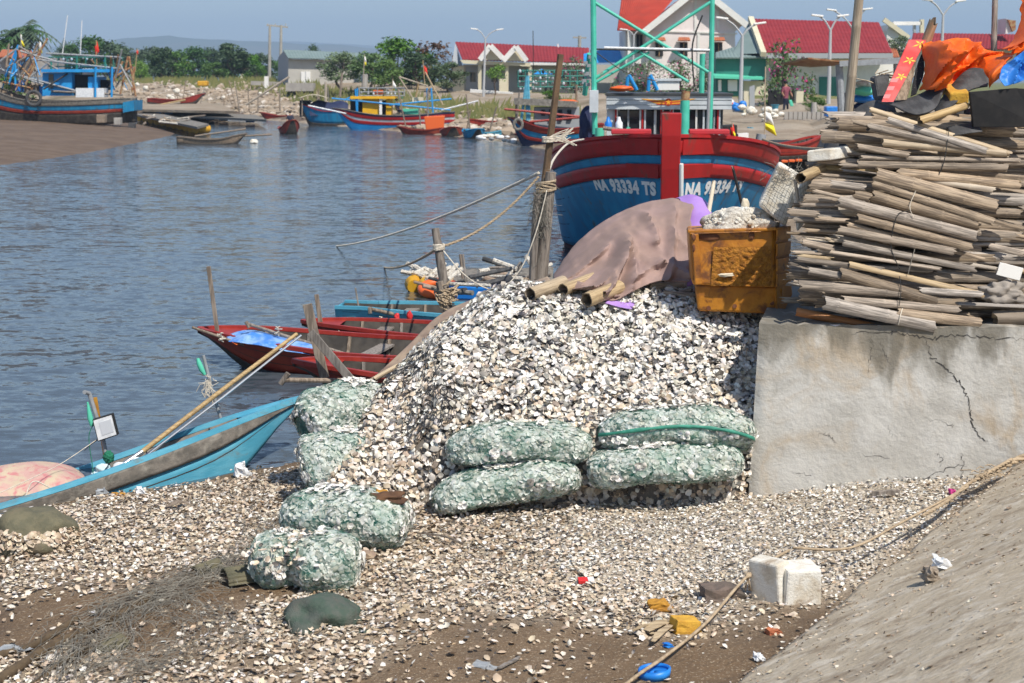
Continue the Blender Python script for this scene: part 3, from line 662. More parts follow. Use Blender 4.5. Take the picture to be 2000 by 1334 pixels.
def sack(label, line, rv, rd, seed, p=2.6, pinch=None, pal=PAL_SACK, density=5600, tufts=((0, 1),), hem=None, open_top=None):
    line = catmull(line, 8); nL = len(line)
    cen = sum(line, Vector()) / nL
    root = thing('shell_sack', label, 'sack', (cen.x, cen.y, min(q.z for q in line) - rv), world=True, group='net sacks of shells')
    def frame(t):
        k = t * (nL - 1); i = min(int(k), nL - 2); f = k - i
        c = line[i].lerp(line[i + 1], f); d = (line[min(i + 2, nL - 1)] - line[max(i - 1, 0)]).normalized()
        s = d.cross(Vector((0, 0, 1))).normalized(); u = s.cross(d); return c, s, u
    def surf(t, th, off=0.0):
        c, s, u = frame(t); e = max(0, 1 - abs(2 * t - 1) ** (p * 1.5)) ** (1 / 2.4)
        if pinch: e *= 1 - pinch[1] * math.exp(-((t - pinch[0]) / .09) ** 2)
        cs, sn = math.cos(th), math.sin(th)
        cs = math.copysign(abs(cs) ** .72, cs); sn = math.copysign(abs(sn) ** .8, sn) * (.80 if sn < 0 else 1.0)
        lump = 1 + .20 * mnoise.noise(Vector((t * 4.2, cs * 1.2 + seed * 5, sn * 1.2))) + .05 * mnoise.noise(Vector((t * 13, cs * 3 + seed, sn * 3)))
        return c + (s * cs * rd + u * sn * rv) * e * lump + (s * cs + u * sn) * off * min(1, e * 2)
    NT, NTH = 40, 30
    A = np.array([[surf(i / NT, 2 * math.pi * j / NTH) for j in range(NTH + 1)] for i in range(NT + 1)])
    a = A[:-1, :-1]; b = A[1:, :-1]; c = A[1:, 1:]; d = A[:-1, 1:]
    nrm = np.cross(b - a, d - a); area = np.linalg.norm(nrm, axis=-1); nrm = nrm / (area[..., None] + 1e-12)
    ctr = np.array([[frame(i / NT)[0] for j in range(NTH)] for i in range(NT)])
    fl = np.sign(((a + c) / 2 - ctr) * nrm).sum(-1, keepdims=True); nrm = nrm * np.where(fl < 0, -1, 1)
    tot = area.sum(); ns = int(tot * density); idx = nrng.choice(area.size, ns, p=(area / tot).ravel())
    u1 = nrng.random((ns, 1)); v1 = nrng.random((ns, 1)); fa_, fb_, fc_, fd_ = (q.reshape(-1, 3)[idx] for q in (a, b, c, d))
    P = fa_ * (1 - u1) * (1 - v1) + fb_ * u1 * (1 - v1) + fc_ * u1 * v1 + fd_ * (1 - u1) * v1
    Nn = nrm.reshape(-1, 3)[idx]; P = P - Nn * nrng.uniform(0, .02, (ns, 1))
    cv = (A - np.array([[frame(i / NT)[0] for j in range(NTH + 1)] for i in range(NT + 1)])) * .88 + np.array([[frame(i / NT)[0] for j in range(NTH + 1)] for i in range(NT + 1)])
    ii, jj = np.meshgrid(np.arange(NT), np.arange(NTH), indexing='ij'); nv2 = NTH + 1
    f1 = np.stack([ii * nv2 + jj, (ii + 1) * nv2 + jj, (ii + 1) * nv2 + jj + 1], -1).reshape(-1, 3); f2 = np.stack([ii * nv2 + jj, (ii + 1) * nv2 + jj + 1, ii * nv2 + jj + 1], -1).reshape(-1, 3)
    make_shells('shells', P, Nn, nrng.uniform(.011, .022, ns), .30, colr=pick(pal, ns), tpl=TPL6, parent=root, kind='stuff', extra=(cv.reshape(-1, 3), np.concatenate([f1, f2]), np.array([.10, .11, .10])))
    m = MB(); m.grid(lambda t, q: surf(t, 2 * math.pi * q, .007 + .006 * mnoise.noise(Vector((t * 40, math.cos(6.28 * q) * 9, math.sin(6.28 * q) * 9)))), 60, 44)
    m.build('net', 'sacknet', root, smooth='all')
    if hem:
        hh = MB(); pts = [surf(t, R(hem), .014) for t in np.linspace(.02, .98, 26)]
        vs = []; fs = []
        for i, q in enumerate(pts):
            w = (.012 if hem < 40 else .026) * (1 + .6 * mnoise.noise(Vector((i * .9, seed, 0)))); n_ = Vector((0, -.6, .8))
            vs += [q + Vector((0, -.002, w)), q + Vector((0, -.016, 0)), q + Vector((0, -.004, -w))]
        for i in range(len(pts) - 1):
            for k2 in (0, 1): fs.append((3 * i + k2, 3 * i + k2 + 1, 3 * i + 4 + k2, 3 * i + 3 + k2))
        hh.add(vs, fs); hh.build('hem', 'net_green', root, smooth='all')
    for te, sc in tufts:
        c, s, u = frame(te); d = (line[-1] - line[-4]).normalized() if te > .5 else (line[0] - line[3]).normalized()
        tm = MB(); r = random.Random(seed)
        for q in range(46):
            b0 = c + s * r.gauss(0, .02 * sc) + u * r.gauss(0, .02 * sc) - d * .04
            e = (d + s * r.gauss(0, .6) + u * r.gauss(.1, .6)).normalized() * r.uniform(.04, .10) * sc
            mid = b0 + e * .5 + Vector((r.gauss(0, .012), r.gauss(0, .012), r.gauss(0, .012)))
            w = s * .004 + u * .003
            tm.add([b0 - w, b0 + w, mid + w, mid - w, b0 + e + w * .5, b0 + e - w * .5], [(0, 1, 2, 3), (3, 2, 4, 5)])
        tm.build('tied_end', 'net_green', root)
    return root
sack('green net sack of shells resting on the tapering sack', [W(872, 880, 10.0), W(1010, 866, 9.95), W(1155, 872, 10.0)], .135, .19, 1, tufts=((1, .7),))
sack('low green net sack of shells tapering at one end, bottom layer away from the wall', [W(842, 985, 9.72), W(930, 956, 9.78), W(1060, 938, 9.82), W(1132, 932, 9.85)], .125, .20, 2, p=2.0, tufts=((1, .8),))
sack('green net sack of shells with a bright green hem, topmost beside the concrete wall', [W(1165, 850, 10.05), W(1310, 832, 10.0), W(1400, 838, 10.0), W(1466, 858, 10.02)], .135, .20, 3, hem=12, tufts=((1, .9),))
sack('green net sack of shells in the bottom layer beside the concrete wall', [W(1145, 922, 9.85), W(1300, 908, 9.82), W(1448, 902, 9.9)], .135, .20, 4, tufts=((1, .6),))
sack('big green net sack of shells at the water side, uppermost against the heap', [W(592, 840, 10.6), W(650, 815, 10.75), W(745, 785, 11.1)], .20, .23, 5, p=3.2, tufts=())
sack('big green net sack of shells at the water side, under the uppermost one', [W(590, 925, 10.12), W(660, 908, 10.2), W(765, 885, 10.6)], .225, .26, 6, p=3.2, tufts=((0, .7),))
sack('green net sack of shells with a brown stone on top', [W(565, 1005, 9.25), W(680, 1010, 9.1), W(800, 1028, 9.05)], .165, .23, 7, p=2.8, tufts=((1, .7),))
sack('torn two-lobed green net sack spilling shells, lowest on the mud', [W(505, 1095, 8.45), W(600, 1100, 8.35), W(705, 1110, 8.35)], .178, .22, 8, pinch=(.42, .28), tufts=((0, 1.6),), p=3.2)
# spilled shells on the torn sack
P = []; 
for q in range(700):
    c = W(572 + rng.gauss(0, 34), 1068 + rng.gauss(0, 6), 8.35); P.append((c.x, c.y + rng.gauss(0, .09), c.z + rng.uniform(-.05, .035)))
P = np.array(P); make_shells('spilled_shells', P, np.tile([0, -.4, 1.0], (len(P), 1)), nrng.uniform(.011, .020, len(P)), .6, pick(PAL_CREAM, len(P)), label='cream shells spilling out of the torn two-lobed sack', cat='shells', kind='stuff')
# muddy sacks
def blob(name, label, cat, c, r, sc, m, nz=.25, seed=0, sub=4, rz=0, group=None, freq=1.6):
    b = MB(); b.ico(c, r, sub, sc, nz, seed, Matrix.Rotation(rz, 3, 'Z'), freq)
    return b.build(name, m, smooth='all', label=label, cat=cat, group=group)
g = WZ(55, 1075, .17); blob('muddy_sack', 'old mud-coloured sack of shells half sunk beside the blue boat', 'sack', (g.x, g.y + .15, g.z + .06), .26, (1, .9, .62), 'mudsack', .30, 3)
g = WZ(632, 1225, .18); blob('muddy_sack', 'dark green net bag caked with mud, lying under the two-lobed sack', 'sack', (g.x, g.y, g.z + .05), .20, (1, .7, .55), 'greensack', .35, 5, rz=.25)
g = WZ(725, 1240, .18); blob('net_scrap', 'flat scrap of dark green netting half buried in shells', 'net', (g.x, g.y, g.z + .004), .17, (1.1, .6, .16), 'greensack', .5, 8, rz=.2)
c = W(752, 974, 9.02); blob('brown_stone', 'flat brown stone lying on a green shell sack', 'stone', (c.x, c.y, c.z), .12, (1.05, .5, .36), 'brownrock', .5, 4)
c = W(742, 962, 9.12); blob('yellow_scrap', 'small ochre scrap behind the brown stone', 'scrap', (c.x, c.y, c.z), .05, (1, .6, .35), 'ochre', .7, 6, sub=3)
# shells showing through the old sack, net threads and scraps caught in the heap
P = []; g = WZ(55, 1075, .17)
for q in range(520):
    a = rng.uniform(math.pi * .95, math.pi * 2.05); e = rng.uniform(-.6, .42) ; P.append((g.x + .27 * math.cos(a) * math.cos(e), g.y + .15 + .245 * math.sin(a) * math.cos(e), g.z + .06 + .165 * math.sin(e)))
P = np.array(P); make_shells('sack_shells', P, P - np.array([g.x, g.y + .15, g.z - .1]), nrng.uniform(.010, .024, len(P)), .4, pick(PAL_MUD, len(P)), tpl=TPL6, label='muddy shells bursting from the old sack beside the blue boat', cat='shells', kind='stuff')
for lab, cx_, cy_, n_ in (('dark net threads caught in the heap below the brown vinyl strip', -.72, 10.75, 110), ('dark net threads hanging in the hollow between the two groups of sacks', -.55, 10.25, 150)):
    b = MB(); rr = random.Random(int(n_))
    for q in range(n_):
        x = cx_ + rr.gauss(0, .10); y = cy_ + rr.gauss(0, .12); L_ = rr.uniform(.06, .2); an = rr.gauss(-1.9, .5); pts = []
        for k2 in range(5):
            t = k2 / 4; xx = x + L_ * t * math.cos(an) + rr.gauss(0, .006); yy_ = y + L_ * t * math.sin(an); pts.append((xx, yy_, float(pileh(np.array([xx]), np.array([yy_]))[0]) + .025 + .03 * math.sin(math.pi * t)))
        b.tube(pts, .0022, 3, cap=False)
    b.build('net_threads', 'rubber', label=lab, cat='net', kind='stuff')
# ================================================================== tangled net and mud ropes, front left
def strands(name, label, pathpts, n, spread, length, m='net_grey', r=.0022, seed=1, parent=None, wild=.05, grp=None):
    rr = random.Random(seed); mbx = MB(); path = catmull(pathpts, 10)
    for q in range(n):
        i = rr.randrange(len(path) - 2); d = (path[i + 1] - path[i]).normalized()
        s = d.cross(Vector((0, 0, 1)))
        p = path[i] + s * rr.gauss(0, spread); L = length * rr.uniform(.4, 1.3); nn_ = 6; pts = []
        dirn = (d + Vector((rr.gauss(0, .35), rr.gauss(0, .35), rr.gauss(.1, .25)))).normalized(); hh0 = rr.uniform(.0, .05)
        for k2 in range(nn_ + 1):
            t = k2 / nn_; q_ = p + dirn * L * (t - .5) + Vector((rr.gauss(0, wild * .25), rr.gauss(0, wild * .25), 0))
            gz = max(H(q_.x, q_.y), q_.z if parent else -9); pts.append(Vector((q_.x, q_.y, gz + .01 + hh0 * math.sin(math.pi * t) + abs(rr.gauss(0, wild * .3)))))
        mbx.tube(catmull(pts, 2), r, 3, cap=False)
    return mbx.build(name, m, label=label, cat='net', kind='stuff')
strands('fishing_net', 'tangle of grey fishing net trailing over the mud in front of the two-lobed sack', [WZ(560, 1010, .2), WZ(470, 1090, .2), WZ(380, 1150, .2), WZ(250, 1190, .2), WZ(190, 1260, .2), WZ(120, 1330, .2)], 480, .10, .44, r=.0015, seed=3)
strands('fishing_net', 'loose grey net threads among the shells below the sacks', [WZ(330, 1180, .2), WZ(420, 1230, .2), WZ(330, 1290, .2), WZ(200, 1330, .2)], 190, .16, .3, r=.0013, seed=4)
for q, (lab, pts, r_) in enumerate((('thick mud-caked rope running out of the tangled grey net', [(300, 1170), (200, 1225), (110, 1270), (30, 1320), (-60, 1380)], .026),
                                    ('thinner mud-caked rope lying beside the thick one', [(215, 1260), (140, 1300), (70, 1340), (0, 1400)], .018),
                                    ('mud-caked rope end nearest the bare mud', [(150, 1215), (70, 1265), (0, 1290), (-60, 1310)], .020))):
    P_ = []
    for a in pts: g = WZ(*a, .19); P_.append(Vector((g.x, g.y, H(g.x, g.y) + r_ * .8)))
    b = MB(); pp = catmull(P_, 10); b.tube(pp, [r_ * (1 + .25 * mnoise.noise(Vector((i * .7, q * 5, 0)))) for i in range(len(pp))], 9); b.build('rope', 'mudrope', smooth='all', label=lab, cat='rope')
def strip(name, label, cat, a, b, w, t, m, curl=.0, seed=0, lift=0):
    "a flat piece lying on the ground from pixel a to pixel b"
    A = WZ(*a, .2); B = WZ(*b, .2); A.z = H(A.x, A.y) + lift; B.z = H(B.x, B.y) + lift
    rr = random.Random(seed); d = B - A; s = d.cross(Vector((0, 0, 1))).normalized(); mbx = MB(); n_ = 8; vs = []; fs = []
    for i in range(n_ + 1):
        tq = i / n_; ww = w * (1 - .5 * abs(2 * tq - 1) ** 3) * rr.uniform(.8, 1.1); c = A + d * tq + Vector((0, 0, .012 + curl * math.sin(math.pi * tq) + rr.uniform(0, .004)))
        for k2, (sx, sz) in enumerate(((-1, 0), (1, 0), (1, t), (-1, t))): vs.append(c + s * ww * sx * .5 + Vector((0, 0, sz + curl * .4 * abs(sx))))
        if i:
            o_ = 4 * (i - 1)
            for k2 in range(4): fs.append((o_ + k2, o_ + (k2 + 1) % 4, o_ + 4 + (k2 + 1) % 4, o_ + 4 + k2))
    fs += [(3, 2, 1, 0), (4 * n_, 4 * n_ + 1, 4 * n_ + 2, 4 * n_ + 3)]
    return mbx.add(vs, fs).build(name, m, label=label, cat=cat)
def ribbed(label, c, axis, L, r):
    rt = MB(); u = Vector(axis).normalized(); s = u.cross(Vector((0, 0, 1))).normalized(); up = s.cross(u)
    rt.grid(lambda a, b: Vector(c) + u * L * (a - .5) + (s * math.cos(.2 + 2.7 * b) + up * math.sin(.2 + 2.7 * b)) * r * (1 + .05 * math.cos(b * 60)), 6, 60)
    rt.build('ribbed_sheet', 'mudsack', smooth='all', solid=.006, label=label, cat='sheet')
ribbed('olive ribbed plastic piece poking out of the tangled net', WZ(215, 1265, .2) + Vector((0, 0, -.02)), (.5, .8, .2), .16, .06)
ribbed('olive ribbed plastic sheet edge beside the two-lobed sack', WZ(490, 1145, .2) + Vector((0, .1, 0)), (.8, .4, 0), .34, .09)
ribbed('short ribbed plastic strip in the net left of the two-lobed sack', WZ(405, 1115, .2) + Vector((0, 0, 0)), (.7, .6, .1), .16, .05)
# ================================================================== rubbish on the foreshore
def on(px, py, dz=0.0):
    g = WZ(px, py, .2)
    for _ in range(4): g = WZ(px, py, H(g.x, g.y))
    return Vector((g.x, g.y, H(g.x, g.y) + dz))
c = on(1145, 1140, .02); rt = thing('cigarette_packet', 'small crushed red and white packet on the shells', 'packet', c, .1)
b = MB(); b.box((-.02, 0, .0), (.055, .045, .022), Matrix.Rotation(.2, 3, 'X')); b.build('box', 'redplastic', rt, bevel=.003)
b = MB(); b.box((.026, 0, .0), (.036, .043, .020), Matrix.Rotation(.2, 3, 'X')); b.build('flap', 'whiteplastic', rt, bevel=.003)
def chunk(name, label, cat, c, size, m, rz=0, ry=0, seed=0, rx=0, cut=.25, group=None):
    rr = random.Random(seed); bm = bmesh.new(); bmesh.ops.create_cube(bm, size=1); bmesh.ops.subdivide_edges(bm, edges=bm.edges[:], cuts=3, use_grid_fill=True)
    rot = Matrix.Rotation(rz, 3, 'Z') @ Matrix.Rotation(ry, 3, 'Y') @ Matrix.Rotation(rx, 3, 'X')
    vs = [Vector(c) + rot @ Vector((v.co.x * size[0] * (1 - cut * (v.co.z + .5) * (v.co.x > 0)), v.co.y * size[1], v.co.z * size[2])) + Vector([cut * .16 * max(size) * mnoise.noise(v.co * 3 + Vector((seed * 3.7 + i * 9, 0, 0))) for i in range(3)]) for v in bm.verts]
    b = MB(); b.add(vs, [tuple(v.index for v in f.verts) for f in bm.faces]); bm.free()
    return b.build(name, m, label=label, cat=cat, bevel=.004, group=group)
# white foam block with a notch, tied on the rope
c = on(1537, 1170); fr = thing('foam_block', 'dirty white foam block tied on a thin rope at the foot of the slope', 'foam block', c, .25)
b = MB(); b.box((-.09, .03, .105), (.11, .20, .24), Matrix.Rotation(-.10, 3, 'Y') @ Matrix.Rotation(.5, 3, 'Z')); b.build('left_half', 'foam', fr, bevel=.012)
b = MB(); b.box((.055, -.02, .095), (.21, .19, .21), Matrix.Rotation(.06, 3, 'X') @ Matrix.Rotation(-.08, 3, 'Z'), .93); b.build('right_half', 'foam', fr, bevel=.014)
chunk('yellow_foam', 'torn yellow foam wedge beside the rope, pale on top', 'foam', on(1340, 1232, .03), (.15, .10, .075), 'yellowfoam', .3, .15, 3)
chunk('yellow_foam', 'brown-yellow broken foam piece below the flat stone', 'foam', on(1290, 1192, .03), (.13, .08, .05), 'ochre', .1, -.1, 5, cut=.6)
chunk('flat_stone', 'flat brown-grey stone left of the white foam block', 'stone', on(1415, 1165, .02), (.25, .14, .09), 'greyrock', .1, 0, 7, cut=.5)
chunk('brick_chip', 'orange-red brick chip at the foot of the slope', 'brick', on(1512, 1236, .01), (.085, .05, .03), 'oldtile', .4, 0, 9, cut=.7)
chunk('paper_scrap', 'crumpled white paper on the edge of the slope', 'paper', on(1485, 1290, .02), (.06, .04, .03), 'whiteplastic', .5, .2, 11, cut=1.2)
chunk('blue_scrap', 'small blue plastic scrap under the yellow wedge', 'plastic', on(1307, 1263, .008), (.055, .035, .02), 'blueplastic', .5, .2, 12, cut=.9)
chunk('tile_chip', 'thin grey tile chip lying flat on bare mud', 'tile', on(950, 1303, .004), (.13, .06, .012), 'pvc', -.4, 0, 13, cut=.9)
chunk('tile_chip', 'small brown tile chip beside the net sack with the stone', 'tile', on(718, 1092, .03), (.09, .08, .03), 'lining', -.2, 0, 14, cut=.6)
strip('wood_sliver', 'thin brown wood sliver on the bare mud', 'wood', (972, 1312), (1015, 1288), .022, .008, 'woodx', 0, 1)
for q, (a, b2, w_, lab) in enumerate((((1262, 1240), (1310, 1222), .07, 'wide dry leaf sheath left of the yellow wedge'), ((1235, 1238), (1300, 1226), .025, 'narrow dry leaf strip beside the wide sheath'), ((1275, 1262), (1312, 1232), .04, 'dry leaf sheath pointing at the blue scrap'))):
    strip('dry_leaf', lab, 'leaf', a, b2, w_, .004, 'bamboo_tan', .015, q, .012)
strip('dry_leaf', 'curled brown leaf by the blue boat', 'leaf', (325, 990), (372, 985), .08, .004, 'wood', .03, 8, .01)
strip('twig', 'thin dark twig on the shells below the left sacks', 'twig', (815, 1058), (905, 1072), .012, .01, 'wood', .02, 9, .01)
chunk('brown_scrap', 'flat ochre scrap at the foot of the blue boat', 'scrap', on(235, 968, .01), (.12, .05, .03), 'ochre', .2, 0, 21, cut=.6)
chunk('plastic_bag', 'crumpled clear plastic bag against the blue boat', 'bag', on(477, 930, .05), (.13, .09, .09), 'whiteplastic', .2, 0, 22, cut=1.3)
chunk('plastic_bag', 'small white plastic bag on the mud by the boat', 'bag', on(277, 966, .03), (.07, .06, .05), 'whiteplastic', .2, 0, 23, cut=1.3)
chunk('plastic_bag', 'grey plastic bag under the boat rail', 'bag', on(203, 970, .03), (.10, .07, .06), 'pvc', .2, 0, 24, cut=1.0)
chunk('pink_scrap', 'small magenta scrap at the foot of the concrete wall', 'scrap', on(1861, 968, .02), (.05, .04, .03), 'flower', .2, 0, 25, cut=1.2)
chunk('plastic_bag', 'dirty plastic bag end in the lower left mud', 'bag', on(30, 1275, .02), (.16, .07, .03), 'pvc', .5, 0, 26, cut=1.0)
# blue lid
c = on(1278, 1322, .022); b = MB()
for k2, (r0, z0, r1, z1) in enumerate(((.075, -.02, .078, .02), (.078, .02, .070, .022), (.070, .022, .066, .004), (.066, .004, .001, .003))):
    b.grid(lambda u, v: Vector((c.x + (r0 + (r1 - r0) * v) * math.cos(6.2832 * u), c.y + (r0 + (r1 - r0) * v) * math.sin(6.2832 * u) * .9, c.z + z0 + (z1 - z0) * v + .006 * math.cos(6.28 * u))), 32, 1)
b.build('plastic_tub', 'blueplastic', smooth=True, label='shallow bright blue plastic tub lying by the thin rope', cat='tub', solid=.003)
# grit and broken shell blown onto the slope
n = 2600; aa = nrng.uniform(-.3, 1.6, n); bb = nrng.random(n) ** 2.2 * 1.6
PS = np.array([slopept(a_, b_ + .002) for a_, b_ in zip(aa, bb)]); nS = np.tile(np.array([-.35 * tn.x, -.35 * tn.y, .93]), (n, 1))
make_shells('slope_grit', PS + np.array([0, 0, .004]), nS, nrng.uniform(.003, .010, n) * np.where(nrng.random(n) < .06, 1.8, 1), .5, pick(PAL_MUD, n), tpl=TPL5, label='grit and broken shell scattered on the concrete slope', cat='grit', kind='stuff')
# litter on the slope
def onslope(px, py):
    u = (px - CX) / FPX; v = (CY - py) / FPX
    d = Vector((u, math.cos(TH) + v * math.sin(TH), -math.sin(TH) + v * math.cos(TH))); o_ = Vector((0, 0, CAMZ)); s = 5.0
    for _ in range(60):
        p = o_ + d * s; bq = (p - T0).dot(tn); aq = (Vector((p.x, p.y, 0)) - Vector((T0.x, T0.y, 0))).dot(Vector((td.x, td.y, 0)).normalized()) / Vector((td.x, td.y, 0)).length
        zs = T0.z + td.z * aq + .44 * max(bq, 0); s += (p.z - zs) / -d.z * .7
    return o_ + d * s
c = onslope(1822, 1138); chunk('husk', 'dry brown husk caught on the concrete slope', 'husk', c + Vector((0, 0, .045)), (.09, .07, .06), 'driftwood', .3, .2, 31, cut=1.4)
c = onslope(1842, 1112); chunk('plastic_bag', 'clear plastic film stuck to the brown husk on the slope', 'bag', c + Vector((0, 0, .03)), (.10, .06, .05), 'whiteplastic', .6, .3, 32, cut=1.5)
# ropes along the slope
def rope(label, pts, r, m='rope', lay=True, n=10, cat='rope', name='rope', sub=8):
    P_ = catmull(pts, sub); b = MB()
    if lay and r > .008:
        L_ = 0; acc = [0]
        for i in range(1, len(P_)): L_ += (P_[i] - P_[i - 1]).length; acc.append(L_)
        step = r * .7; m_ = max(4, int(L_ / step)); Q = []
        for i in range(m_ + 1):
            t = L_ * i / m_; k2 = max(0, min(len(P_) - 2, int(np.searchsorted(acc, t) - 1))); f = (t - acc[k2]) / max(1e-6, acc[k2 + 1] - acc[k2]); Q.append(P_[k2].lerp(P_[k2 + 1], f))
        for s_ in range(3):
            sp = []
            for i, q in enumerate(Q):
                d = (Q[min(i + 1, m_)] - Q[max(i - 1, 0)]).normalized(); x = d.cross(Vector((0, 0, 1))).normalized(); y = d.cross(x); a = i * step / (r * 1.5) + s_ * 2.094
                sp.append(q + (x * math.cos(a) + y * math.sin(a)) * r * .5)
            b.tube(sp, r * .58, 6)
    else: b.tube(P_, r, 6)
    return b.build(name, m, smooth='all', label=label, cat=cat)
def os_(px, py, dz=.02):
    return onslope(px, py) + Vector((0, 0, dz))
rope('thick twisted rope coming down the edge of the concrete slope', [os_(2040, 886, .03), os_(1990, 905, .03), os_(1945, 928, .03), os_(1905, 945, .03)], .022)
rope('frayed thinner rope bound round the thick one by the wall', [os_(1975, 915, .06), os_(1935, 938, .06), os_(1890, 955, .03), os_(1850, 985, .02), os_(1800, 1015, .02)], .012)
b = MB(); rr = random.Random(4)
for q in range(30):
    a = os_(1925 + rr.gauss(0, 16), 938 + rr.gauss(0, 8), .05); e = a + Vector((rr.gauss(0, .06), rr.gauss(0, .05), rr.gauss(0, .02))); b.tube([a, a.lerp(e, .5) + Vector((0, 0, .012)), e], .0035, 4)
b.build('rope_fray', 'rope', label='loose frayed strands at the knot of the slope rope', cat='rope')
fc = on(1530, 1130, .24)
rope('thin rope stretched from the knot down to the foam block', [os_(1890, 960, .03), os_(1760, 1030, .03), os_(1660, 1080, .03) , Vector((fc.x + .02, fc.y - .15, fc.z - .01))], .008, lay=False)
g1 = on(1460, 1172, .14); g2 = on(1380, 1240, .07); g3 = on(1300, 1300, .05); g4 = on(1235, 1350, .06)
rope('thin knotted rope running from the foam block down the foreshore', [Vector((fc.x, fc.y - .16, fc.z - .02)), g1, g2, g3, g4, on(1150, 1420, .05)], .009, lay=False)
b = MB(); b.ico(g1, .02, 2, (1, 1, .8), .4, 3)
for q in range(5): b.tube([g1, g1 + Vector((rr.uniform(-.03, .03), rr.uniform(-.03, .03), -.09))], .003, 4)
b.build('rope_knot', 'rope', smooth='all', label='small knot with hanging ends on the thin rope', cat='knot')
strip('stick', 'grey stick lying by the rope at the foot of the slope', 'stick', (1700, 1020), (1755, 1022), .04, .03, 'wood', 0, 40)
c = W(1335, 735, 10.45); strip('wood_sliver', 'tan wood sliver lying on the shell heap', 'wood', (0, 0), (1, 1), .01, .01, 'wood')
bpy.data.objects.remove(bpy.data.objects['wood_sliver.001'])
b = MB(); b.bar(W(1338, 738, 10.55), W(1362, 706, 10.85), .035, .02); b.build('wood_sliver', 'bamboo_tan', label='tan wood sliver lying on the shell heap', cat='wood')
# ================================================================== bamboo stack on the wall
def bamboo(label, p0, p1, r, arc=360, face=(0, -.6, .8), m='bamboo', seed=0, jag=.03, name='bamboo_pole', taper=.92, group=None, cat='bamboo', wallt=.16, nodes=True, bend=0.0):
    rr = random.Random(seed); p0 = Vector(p0); p1 = Vector(p1); d = p1 - p0; L = d.length; X_ = d.normalized()
    Z_ = Vector(face); Z_ = (Z_ - X_ * Z_.dot(X_)).normalized(); Y_ = Z_.cross(X_)
    full = arc >= 355; n = 12 if full else 9
    xs = [0.0]; x = rr.uniform(.05, .3)
    while nodes and x < L - .03:
        xs += [x - .012, x, x + .012]; x += rr.uniform(.22, .38)
    xs = [q for q in xs if q >= 0 and q < L] + [L]
    nd = set(round(xs[i], 5) for i in range(2, len(xs) - 1, 3)) if nodes else set()
    vs = []; fs = []; mi = []
    ang = [R(-arc / 2 + arc * j / (n if full else n - 1)) for j in range(n)]
    jg0 = [rr.uniform(-1, 1) * jag for _ in ang]; jg1 = [rr.uniform(-1, 1) * jag for _ in ang]
    wob = [rr.uniform(-.05, .05) for _ in ang]
    for si, x in enumerate(xs):
        t = x / L; rad = r * (1 + (taper - 1) * t) * (1.07 if round(x, 5) in nd else 1.0)
        bz = bend * math.sin(math.pi * t)
        for lay in (1.0, 1 - wallt * (1.3 if round(x, 5) in nd else 1)):
            for j, a in enumerate(ang):
                xx = x + (jg0[j] if si == 0 else 0) + (jg1[j] if si == len(xs) - 1 else 0)
                q = rad * lay * (1 + wob[j])
                vs.append((xx, math.sin(a) * q, math.cos(a) * q + bz))
    N2 = 2 * n
    for i in range(len(xs) - 1):
        for j in range(n if full else n - 1):
            k = (j + 1) % n; a, b, c, e = i * N2 + j, i * N2 + k, (i + 1) * N2 + k, (i + 1) * N2 + j
            fs.append((a, e, c, b)); mi.append(0); fs.append((a + n, b + n, c + n, e + n)); mi.append(1)
        if not full:
            for j in (0, n - 1): fs.append((i * N2 + j, i * N2 + j + n, (i + 1) * N2 + j + n, (i + 1) * N2 + j)); mi.append(1)
    for i in (0, len(xs) - 1):
        for j in range(n if full else n - 1):
            k = (j + 1) % n; fs.append((i * N2 + j, i * N2 + k, i * N2 + k + n, i * N2 + j + n)); mi.append(1)
    me = bpy.data.meshes.new(name); me.from_pydata(vs, [], fs); me.materials.append(M[m]); me.materials.append(M['bamboo_in'])
    me.polygons.foreach_set('material_index', mi); me.polygons.foreach_set('use_smooth', [True] * len(fs)); me.update()
    try: me.set_sharp_from_angle(angle=R(50))
    except Exception: pass
    o = bpy.data.objects.new(name, me); col.objects.link(o)
    o.rotation_euler = Matrix((X_, Y_, Z_)).transposed().to_euler(); o.location = p0
    return tag(o, label, cat, group)
BG = 'split bamboo in the stack on the wall'
BL = 'weathered grey-brown split bamboo length in the stack on the concrete wall'
def zp(x, y): return (1500 + x / 2.78, 180 + y / 2.78)
def depth(py): return 10.02 + 0.42 * max(0, min(1, (630 - py) / 430))
